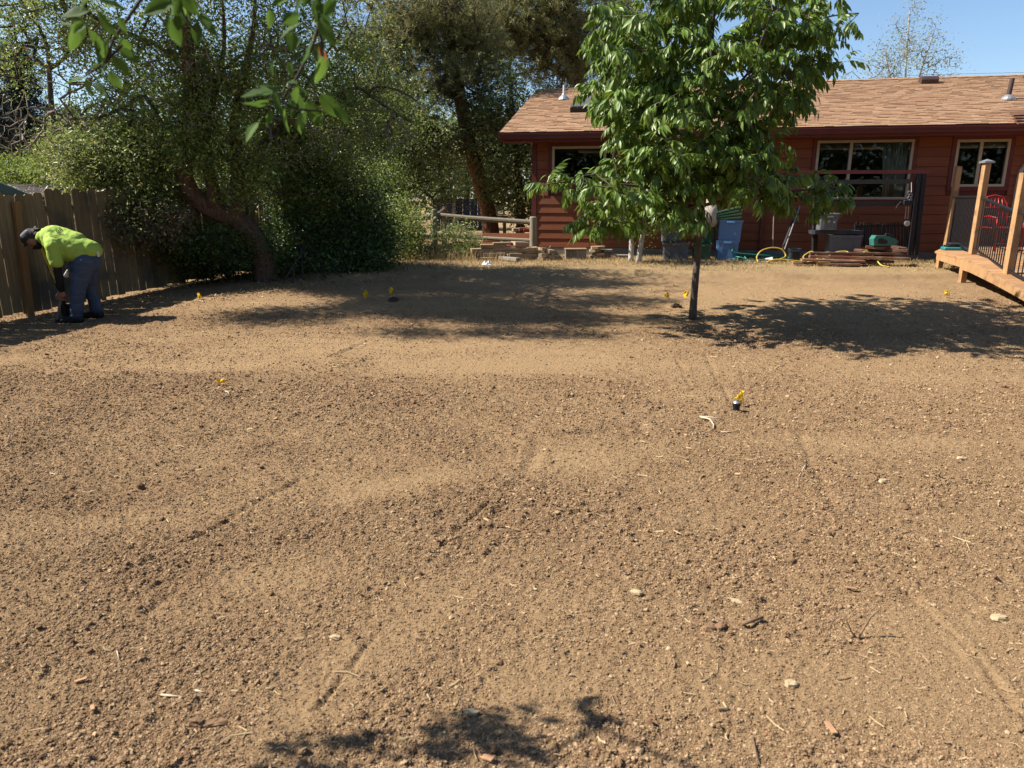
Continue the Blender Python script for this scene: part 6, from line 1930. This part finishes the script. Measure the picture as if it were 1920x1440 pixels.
LV = [(140, 25, 58, 170), (148, 52, 34, 150), (138, 75, 46, 110), (200, 45, 56, 65), (183, 82, 58, 65), (233, 72, 36, -30), (240, 103, 44, 35), (227, 122, 52, 45), (183, 124, 26, 155), (138, 150, 48, 170), (168, 164, 38, 82), (195, 170, 58, 70), (214, 8, 50, 10), (297, 15, 64, 160), (322, 25, 32, 100), (333, 42, 34, 110), (355, 35, 54, 70), (370, 62, 44, 100), (395, 48, 52, 60), (215, 150, 40, 60), (205, 97, 30, 90),
      (595, 18, 46, 90), (612, 58, 60, 60), (545, 55, 70, 160), (562, 8, 46, 130), (575, 98, 56, 120), (600, 132, 56, 105), (510, 130, 28, 90), (545, 130, 28, 80), (488, 176, 84, 176), (523, 198, 58, 80), (565, 203, 64, 75), (590, 212, 58, 60), (505, 222, 36, 130), (535, 226, 50, 100), (562, 232, 44, 95), (622, 200, 64, 45), (640, 215, 44, 40), (480, 195, 60, 165), (500, 165, 44, 200), (548, 155, 26, 0), (530, 0, 50, 160), (575, -10, 50, 100), (160, 5, 50, 140), (285, -8, 60, 190), (345, 5, 46, 120), (120, 45, 40, 200)]
def hang(ctr, L_, ang, me, depthtilt):
    d_ = Vector((math.cos(ang), depthtilt, -math.sin(ang))).normalized()
    up_ = Vector((rng.normal(0, .5), rng.normal(-.6, .5), rng.normal(.6, .5)))
    Yv = up_.cross(d_).normalized(); Z = d_.cross(Yv)
    Mx = Matrix(((d_.x, Yv.x, Z.x), (d_.y, Yv.y, Z.y), (d_.z, Yv.z, Z.z))) * L_
    o = link('leaf', me, ov)
    o.matrix_local = Matrix.Translation(Vector(ctr) - d_ * L_ * .5 - ob_) @ Mx.to_4x4()
for k, (px, py, l_, an) in enumerate(LV):
    Y_ = Yf + rng.uniform(-.12, .14)
    c_ = at(px, py, Y_)
    hang(c_, l_ / F * Y_ * .86, math.radians(an), bl[int(rng.integers(0, 8))], rng.uniform(-.4, .4))
for k in range(34):
    cx_, cy_ = ((195, 105), (345, 25), (575, 70), (545, 195))[k % 4]
    Y_ = Yf + rng.uniform(-.1, .2)
    hang(at(cx_ + rng.normal(0, 34), cy_ + rng.normal(0, 32), Y_), rng.uniform(26, 48) / F * Y_, rng.uniform(.3, 2.9), bl[int(rng.integers(0, 8))], rng.uniform(-.8, .8))
for px, py, l_, an in ((372, 8, 30, 40), (605, 104, 34, 70)):
    hang(at(px, py, Yf), l_ / F * Yf, math.radians(an), rust[0], .1); ov.children[-1]['label'] = 'withered rusty brown leaf'
# more of the same branch, left of the frame: its shade falls at the bottom of the picture
shade = []
for px, py, sx, sy, n in ((545, 1395, 40, 22, 9), (650, 1400, 50, 18, 9), (560, 1435, 60, 15, 8), (860, 1365, 75, 28, 26), (960, 1395, 60, 28, 22), (820, 1405, 60, 25, 14), (1100, 1325, 26, 16, 7), (1125, 1355, 26, 12, 7), (1010, 1420, 50, 16, 9), (930, 1345, 50, 15, 8), (700, 1385, 25, 15, 4), (990, 1330, 20, 10, 3)):
    for k in range(int(n * 2.1)):
        g = gp(px + rng.normal(0, sx * .6), py + rng.normal(0, sy * .6))
        h_ = rng.uniform(1.85, 2.25)
        q = Vector(g) + SUN_V * (h_ / SUN_V.z)
        hang(q, rng.uniform(.05, .075), rng.uniform(.3, 2.6), bl[int(rng.integers(0, 8))], rng.uniform(-.6, .6)); shade.append(np.array(q))
shade = np.array(shade)
arr, par, cnt, n0, tips = grow([polyline(tw_[0][:4], .02, .01, .2)], shade[::2], rng, .15, .1, .05, up=0)
link('twig', local(wood_mesh(arr, par, cnt, n0, .0016, 'twig', M['bark_dark'], .45, 4, .01), ob_), ov)

# --- dry grass along the house, leaf litter under the shrubs
rng = np.random.default_rng(88)
def blades(name, x_, y_, h_, m, lean=.5, wid=.004):
    n = len(x_)
    z_ = ground_z(x_, y_) - .004
    an = rng.random(n) * 6.28; le = rng.random(n) * lean
    dx, dy = np.cos(an), np.sin(an)
    w = wid * (.7 + .6 * rng.random(n))
    a2 = rng.random(n) * 6.28; sx, sy = np.cos(a2) * w, np.sin(a2) * w
    mx, my, mz = x_ + dx * h_ * le * .3, y_ + dy * h_ * le * .3, z_ + h_ * .55
    tx, ty, tz_ = x_ + dx * h_ * le, y_ + dy * h_ * le, z_ + h_ * (1 - .35 * le)
    V = np.stack([np.stack([x_ - sx, y_ - sy, z_], 1), np.stack([x_ + sx, y_ + sy, z_], 1), np.stack([mx - sx * .7, my - sy * .7, mz], 1), np.stack([mx + sx * .7, my + sy * .7, mz], 1), np.stack([tx, ty, tz_], 1)], 1).reshape(-1, 3)
    b = (np.arange(n) * 5)[:, None]
    Fs = np.concatenate([b + np.array([[0, 1, 3]]), b + np.array([[0, 3, 2]]), b + np.array([[2, 3, 4]])])
    return tag(link(name, mesh_np(name, V, Fs, m)), kind='stuff')
n = 52000
x_ = rng.uniform(-3.6, 10.5, n); y_ = 12.75 + 3.6 * rng.random(n) ** .8
wl = np.array(HO.y) - (x_ - HO.x) * math.tan(HA) - .12
keep = (y_ < np.where(x_ > HO.x, wl, 17.2)) & (fbm(x_ * 1.2, y_ * 1.5, 301, 3) + .12 * (y_ - 13.2) + rng.normal(0, .07, n) > .43) & ((x_ < 8.1) | (y_ > 12.9))
x_, y_ = x_[keep], y_[keep]
blades('dry_grass', x_, y_, .042 * np.exp(.4 * rng.standard_normal(len(x_))) * (.6 + .5 * sstep(13, 15, y_)), M['drygrass'], .9)
n = 2600
x_ = rng.uniform(-3.4, -.2, n); y_ = rng.uniform(15.0, 16.6, n)
blades('tall_dry_grass', x_, y_, rng.uniform(.1, .34, n), M['drygrass'], .6)
n = 9000
x_ = rng.uniform(-8, -1.0, n); y_ = rng.uniform(9.0, 15.5, n)
lx = A.x + fd.x / fd.y * (y_ - A.y)
keep = (x_ > lx + .02) & (fbm(x_, y_, 311, 3) > .42) & (y_ > 9.2 + .62 * (x_ - lx) )
x_, y_ = x_[keep], y_[keep]
tag(link('leaf_litter', leaf_mesh('leaf_litter', np.stack([x_, y_, ground_z(x_, y_) + .012], 1), rng, .035, M['straw'], 0, .0, .5, .3, up=2.5)), kind='stuff')
# thin utility wires far behind the roof
for k, (y0, y1) in enumerate(((139, 130), (143, 136))):
    a, b = at(1640, y0 + 4, 60), at(2300, y1 - 20, 60)
    mb = MB(); mb.tube([a, a.lerp(b, .5) - EZ * .3, b], .012, 5)
    tag(mb.build('utility_wire', M['bark_grey'], None, loc=a), ('upper thin utility wire against the sky above the roof at right', 'lower thin utility wire against the sky above the roof at right')[k], 'wire')
# ------------------------------------------------------------------ the worker
PF = on(142, 601)
SCL = 1 / F * (PF.y * CT + (HC - PF.z) * ST)      # metres per pixel at the worker
worker = thing('person', 'worker in bright lime shirt, jeans and dark cap bending over beside the fence', 'person', PF)


def W(px, py, dy=0.0):
    """a joint read off the photograph, dy metres nearer (-) or farther (+) than the worker's middle"""
    q = at(px, py, PF.y + dy)
    return Vector(q)


def blob(caps, name, m, voxel=.011, smooth=4, disp=None, par=None):
    """tapered capsules (a, b, ra, rb[, squash y]) fused into one continuous surface"""
    mb = MB()
    for c in caps:
        a, b, ra, rb = Vector(c[0]), Vector(c[1]), c[2], c[3]
        sq = c[4] if len(c) > 4 else 1.0
        n, rings = 14, 6
        d_ = b - a
        t = d_.normalized() if d_.length > 1e-6 else EZ
        u_ = t.orthogonal().normalized(); w_ = t.cross(u_)
        prof = [(a - t * ra * math.cos(PI / 2 * k / rings), ra * math.sin(PI / 2 * k / rings)) for k in range(rings + 1)] + [(b + t * rb * math.sin(PI / 2 * k / rings), rb * math.cos(PI / 2 * k / rings)) for k in range(rings + 1)]
        vs = []
        for ctr, r in prof:
            for k in range(n):
                an = 2 * PI * k / n
                o = (u_ * math.cos(an) + w_ * math.sin(an)) * max(r, .0006)
                o.y *= sq
                vs.append(ctr + o)
        fs = [(i * n + k, i * n + (k + 1) % n, (i + 1) * n + (k + 1) % n, (i + 1) * n + k) for i in range(len(prof) - 1) for k in range(n)]
        fs += [tuple(range(n))[::-1], tuple((len(prof) - 1) * n + k for k in range(n))]
        mb.add(vs, fs)
    ob = mb.build(name, m, par if par is not None else worker)
    md = ob.modifiers.new('fuse', 'REMESH'); md.mode = 'VOXEL'; md.voxel_size = voxel
    if smooth:
        ms = ob.modifiers.new('soften', 'SMOOTH'); ms.iterations = smooth; ms.factor = .5
    dg = bpy.context.evaluated_depsgraph_get(); dg.update()
    me = bpy.data.meshes.new_from_object(ob.evaluated_get(dg))
    ob.modifiers.clear(); ob.data = me
    if not me.materials: me.materials.append(m)
    n = len(me.vertices); co = np.empty(n * 3, np.float32); me.vertices.foreach_get('co', co); co = co.reshape(-1, 3)
    if disp is not None:
        no = np.empty(n * 3, np.float32); me.vertices.foreach_get('normal', no); no = no.reshape(-1, 3)
        co = co + no * disp(co)[:, None]
        me.vertices.foreach_set('co', co.astype(np.float32).ravel())
    me.polygons.foreach_set('use_smooth', np.ones(len(me.polygons), bool)); me.update()
    return ob


M['skin'] = mat('skin', (0.36, 0.19, 0.13), (0.31, 0.155, 0.105), 12, .5)
M['shirt'] = mat('lime shirt', (0.42, 0.60, 0.10), (0.37, 0.55, 0.085), 5, .85, .25, 40)
M['jeans'] = mat('blue jeans', (0.075, 0.105, 0.165), (0.05, 0.075, 0.125), 9, .9, .35, 60)
M['sleeve'] = mat('black sleeve', (0.012, 0.012, 0.014), None, 8, .75)
M['cap'] = mat('dark cap', (0.045, 0.042, 0.045), (0.03, 0.028, 0.03), 8, .85)
M['cap_panel'] = mat('grey cap mesh', (0.25, 0.245, 0.25), None, 20, .9)
M['hair'] = mat('dark curly hair', (0.02, 0.014, 0.011), (0.012, .009, .008), 40, .7, .8, 90)
M['boot'] = mat('dark boot', (0.022, 0.02, 0.02), None, 8, .7)
M['yellow_tool'] = mat('yellow fibreglass handle', (0.72, 0.5, 0.03), (0.6, 0.42, 0.03), 6, .4)
M['print'] = mat('dark shirt print', (0.03, 0.045, 0.015), None, 10, .9)
M['steel'] = mat('grey tool tube', (0.28, 0.29, 0.31), None, 9, .4, metal=.5)
# joints
neck, chest, waist, hip = W(84, 446), W(108, 452), W(150, 468), W(166, 482)
shN, shF = W(97, 456, -.20), W(92, 452, .20)
elN, wrN = W(107, 505, -.22), W(115, 543, -.17)
elF, wrF = W(98, 500, .20), W(113, 541, .02)
hipN, hipF = W(160, 488, -.10), W(168, 486, .10)
knN, anN = W(146, 540, -.13), W(143, 592, -.12)
knF, anF = W(167, 536, .14), W(180, 586, .16)
head = W(61, 449)
chin = W(68, 461)
s = SCL
# body: one continuous skin under the clothes
def hand(wr, dirn, side, name_caps):
    d_ = dirn.normalized(); sd = d_.cross(Vector((0, 1, 0))).normalized()
    palm = wr + d_ * .055
    caps = [(wr, palm + d_ * .025, .028, .036, .8)]
    for k, (off, L_) in enumerate(((-.03, .070), (-.010, .078), (.010, .074), (.028, .060))):
        b0 = palm + d_ * .035 + sd * off * .6 + Vector((0, off * .8, 0))
        kn = b0 + d_ * L_ * .5 - sd * .012
        tp = kn + d_ * L_ * .30 + sd * .028
        caps += [(b0 - d_ * .02, kn, .0105, .0095), (kn, tp, .0095, .008)]
    th0 = wr + d_ * .03 + sd * .03
    th1 = th0 + d_ * .035 + sd * .022
    caps += [(wr + d_ * .015, th0, .014, .013), (th0, th1, .012, .0105), (th1, th1 + d_ * .028 - sd * .006, .0105, .0085)]
    return caps
tool_top, tool_bot = W(117, 546, -.10), W(105, 611, -.15)
tdir = (tool_bot - tool_top).normalized()
caps = [(head, head, .088, .088), (W(57, 446), W(66, 452), .088, .078), (W(67, 457), W(69, 461), .056, .042), (W(70, 450), neck, .062, .07), (neck, chest, .09, .14, 1.15), (chest, waist, .14, .12, 1.0), (waist, hip, .11, .09, 1.0),
        (shN, elN, .06, .052), (elN, wrN, .048, .03), (shF, elF, .06, .052), (elF, wrF, .048, .03), (chest, shN, .08, .065), (chest, shF, .08, .065),
        (hipN, knN, .095, .065), (knN, anN, .06, .045), (hipF, knF, .095, .065), (knF, anF, .06, .045), (hip, hipN, .09, .09), (hip, hipF, .09, .09),
        (W(56, 457), W(54, 459.5), .016, .011), (W(62, 463.5, .0), W(64, 464), .024, .02)]
caps += [(W(70, 446.5, -.078), W(69, 449, -.08), .02, .016)]
caps += hand(wrN, tdir * .7 + Vector((0, .25, -.3)), 1, None) + hand(wrF, tdir * .6 + Vector((.1, -.3, -.4)), 1, None)
body = blob(caps, 'body', M['skin'], .0075, 2)
# shirt
def folds(amp, fx, fz, seed):
    def f(co):
        return amp * (fbm(co[:, 0] * fx + co[:, 1] * 3, co[:, 2] * fz + co[:, 1] * 2.5, seed, 3) - .5) * 2
    return f
shirt = blob([(W(86, 445), W(104, 448), .115, .165, 1.2), (W(104, 448), W(140, 462), .175, .19, 1.12), (W(128, 462), W(160, 472), .195, .165, 1.1), (W(150, 463), W(170, 469), .15, .125, 1.35), (W(146, 472), W(164, 478), .15, .12, 1.3), (W(118, 466), W(136, 474), .15, .13, 1.1),
              (W(100, 452, -.12), W(99, 462, -.23), .12, .10), (W(98, 458, -.22), W(105, 490, -.235), .096, .088), (W(96, 450, .12), W(92, 458, .22), .12, .10), (W(93, 456, .21), W(98, 486, .22), .095, .085)], 'shirt', M['shirt'], .011, 3, (lambda co: folds(.014, 6, 9, 5)(co) + folds(.008, 22, 9, 6)(co)))
# trim below the hem line by making the hem a plane cut is not needed: jeans start under it
jeans = blob([(W(166, 484), W(154, 494), .11, .122, 1.1), (W(171, 481), W(169, 492), .115, .13, 1.15), (W(160, 491, -.10), W(147, 538, -.13), .122, .098), (W(147, 538, -.13), W(143, 588, -.12), .094, .078), (W(168, 487, .10), W(167, 536, .14), .128, .095), (W(167, 536, .14), W(181, 580, .16), .09, .074), (W(150, 492), W(146, 502, -.06), .10, .105)], 'jeans', M['jeans'], .012, 2, (lambda co: folds(.012, 5, 13, 9)(co) + folds(.009, 9, 30, 6)(co)))
blob([(W(175, 475, 0), W(152, 491, 0), .045, .045, 2.4)], 'belt', M['sleeve'], .011, 2)
for k, (a, b) in enumerate(((shN + (elN - shN) * .55, wrN), (shF + (elF - shF) * .55, wrF))):
    mid = elN if k == 0 else elF
    blob([(a, mid, .064, .06), (mid, b, .06, .040)], 'arm_sleeve', M['sleeve'], .009, 2)
for a, toe in ((anN, W(120, 603, -.14)), (anF, W(160, 596, .14))):
    g = tz(a.x, a.y)
    h = Vector((a.x, a.y, g + .05)); t_ = Vector((toe.x, toe.y, tz(toe.x, toe.y) + .036))
    sh = blob([(a + Vector((.02, 0, 0)), h + Vector((.02, 0, 0)), .058, .052), (h + Vector((.05, 0, -.005)), h, .048, .055), (h, t_, .056, .040, 1.0), (t_, t_ - Vector((.03, 0, .004)), .042, .034, 1.2)], 'boot', M['boot'], .009, 2)
# cap, hair, beard
cap_ = blob([(W(56, 444), W(63, 441), .098, .088), (W(52, 447), W(58, 440), .085, .085)], 'cap', M['cap'], .009, 2)
blob([(W(50, 453, -.05), W(47, 460.5, -.03), .016, .010, 2.0), (W(50, 453, .05), W(47, 460.5, .03), .016, .010, 2.0), (W(50, 454), W(47, 461.5), .018, .010, 2.2)], 'cap_brim', M['cap'], .007, 2, par=cap_)
blob([(W(46, 444, -.035), W(52, 437, -.045), .052, .045), (W(47, 446, .03), W(50, 438, .03), .05, .045)], 'cap_front', M['cap_panel'], .009, 2, par=cap_)
blob([(W(59, 433), W(60, 434), .012, .012)], 'cap_button', M['cap'], .006, 0, par=cap_)
rs = random.Random(31)
hc = []
for k in range(44):
    px, py = rs.uniform(66, 78), rs.uniform(428, 441)
    q = W(px, py, rs.uniform(-.075, .075)); q2 = q + Vector((rs.uniform(-.02, .02), rs.uniform(-.02, .02), rs.uniform(-.02, .02)))
    hc.append((q, q2, .02, .017))
hc += [(W(68, 438), W(76, 446), .075, .06)]
blob(hc, 'hair', M['hair'], .0075, 1)
blob([(W(72, 452, -.065), W(73, 460, -.05), .024, .026), (W(72, 452, .065), W(73, 460, .05), .024, .026), (W(66, 463, -.03), W(74, 461, -.04), .024, .03), (W(66, 463, .03), W(74, 461, .04), .024, .03), (W(64, 465), W(74, 463), .022, .03)], 'beard', M['hair'], .007, 2)
# white cloth showing at pocket and back
blob([(W(127, 507, -.12), W(124, 517, -.12), .012, .024, 2), (W(126, 512, -.12), W(127, 519, -.12), .02, .012, 2)], 'pocket_cloth', M['white'], .006, 2)
blob([(W(183, 471, -.04), W(185, 480, -.04), .014, .014, 2.0)], 'back_cloth', M['white'], .006, 2)

# printing on the shirt back: a ring emblem and a curved line of marks, laid on the cloth
dg = bpy.context.evaluated_depsgraph_get(); dg.update()
sm_inv = Matrix.Translation(-PF)
def on_shirt(px, py):
    o = Vector((0, 0, HC)); d_ = ray(px, py).normalized()
    ok, loc, nrm_, fi = shirt.ray_cast(o - PF, d_)
    return (loc + PF + nrm_ * .007, nrm_) if ok else None
def print_marks(name, pts_list, wpx, par):
    mb = MB()
    for pts in pts_list:
        P_ = [on_shirt(*q) for q in pts]
        P_ = [q for q in P_ if q]
        if len(P_) < 2: continue
        w = wpx * SCL / 2
        vs = []
        for i, (p, n_) in enumerate(P_):
            t = P_[min(i + 1, len(P_) - 1)][0] - P_[max(i - 1, 0)][0]
            sd = t.cross(n_); sd = sd.normalized() * w if sd.length > 1e-8 else Vector((w, 0, 0))
            vs += [p - sd, p + sd, p + sd - n_ * .002, p - sd - n_ * .002]
        mb.add(vs, [(4 * i, 4 * i + 1, 4 * i + 5, 4 * i + 4) for i in range(len(P_) - 1)])
    return mb.build(name, M['print'], par)
ring = [[(110 + 5.2 * math.cos(a), 431.5 + 4.2 * math.sin(a)) for a in [k * PI / 8 for k in range(3, 18)]], [(107, 430), (109, 433), (113, 430), (111, 428)], [(109, 434), (114, 433)]]
print_marks('ring_emblem', ring, 1.25, shirt)
rs = random.Random(14)
marks = []
for k in range(15):
    t = k / 14
    x_, y_ = 95.5 + 24 * t, 444.4 - 5.5 * t * t - 1.2 * math.sin(PI * t)
    marks.append([(x_, y_ + 1.0), (x_ + rs.uniform(-.2, .5), y_ - rs.uniform(.3, 1.0))])
    if rs.random() < .6: marks.append([(x_, y_ + rs.uniform(-.6, .8)), (x_ + 1.0, y_ + rs.uniform(-.6, .6))])
print_marks('text_line', marks, .85, shirt)
marks = []
for k in range(16):
    x_, y_ = rs.uniform(90, 101), rs.uniform(431, 441)
    marks.append([(x_, y_), (x_ + rs.uniform(-1.6, 1.6), y_ + rs.uniform(-1.4, 1.4))])
print_marks('faded_drawing', marks, .6, shirt)
# tool in his hands and the long yellow handle against his shoulder
tl = thing('digging_tool', 'grey tubed digging tool with black grip held down to the ground by the worker', 'tool', tool_bot)
mb = MB(); mb.tube([tool_top + Vector((0, 0, .12)), tool_top, tool_top + tdir * .10], [.017, .019, .017], 10); mb.build('grip', M['black'], tl)
mb = MB(); mb.tube([tool_top + tdir * .10, tool_bot - tdir * .07], .0155, 10); mb.build('tube', M['steel'], tl)
mb = MB(); mb.tube([tool_top + tdir * .10, tool_top + tdir * .13], .019, 10); mb.build('collar', M['red_metal'], tl)
mb = MB(); mb.tube([tool_bot - tdir * .08, tool_bot - tdir * .03, tool_bot + tdir * .03], [.02, .022, .012], 10); mb.build('foot', M['black'], tl)
yh = thing('shovel_handle', 'long yellow handle running from the worker\'s chest down to his hand', 'handle', W(113, 545, .04))
mb = MB(); mb.tube([W(75, 456, .02), W(95, 504, .03), W(113, 546, .04)], [.021, .02, .018], 10); mb.build('shaft', M['yellow_tool'], yh)
mb = MB(); mb.tube([W(112, 543, .04), W(119, 562, .06), W(124, 590, .08)], [.02, .02, .022], 8); mb.build('socket', M['black'], yh)
bx_ = W(126, 592, .08)
mb = MB(); mb.prism([bx_ + Vector((-.07, 0, .16)), bx_ + Vector((.07, .02, .16)), bx_ + Vector((.09, .02, .02)), bx_ + Vector((.0, .01, -.10)), bx_ + Vector((-.08, 0, .02))], (0, .012, 0)); mb.build('blade', M['black'], yh)
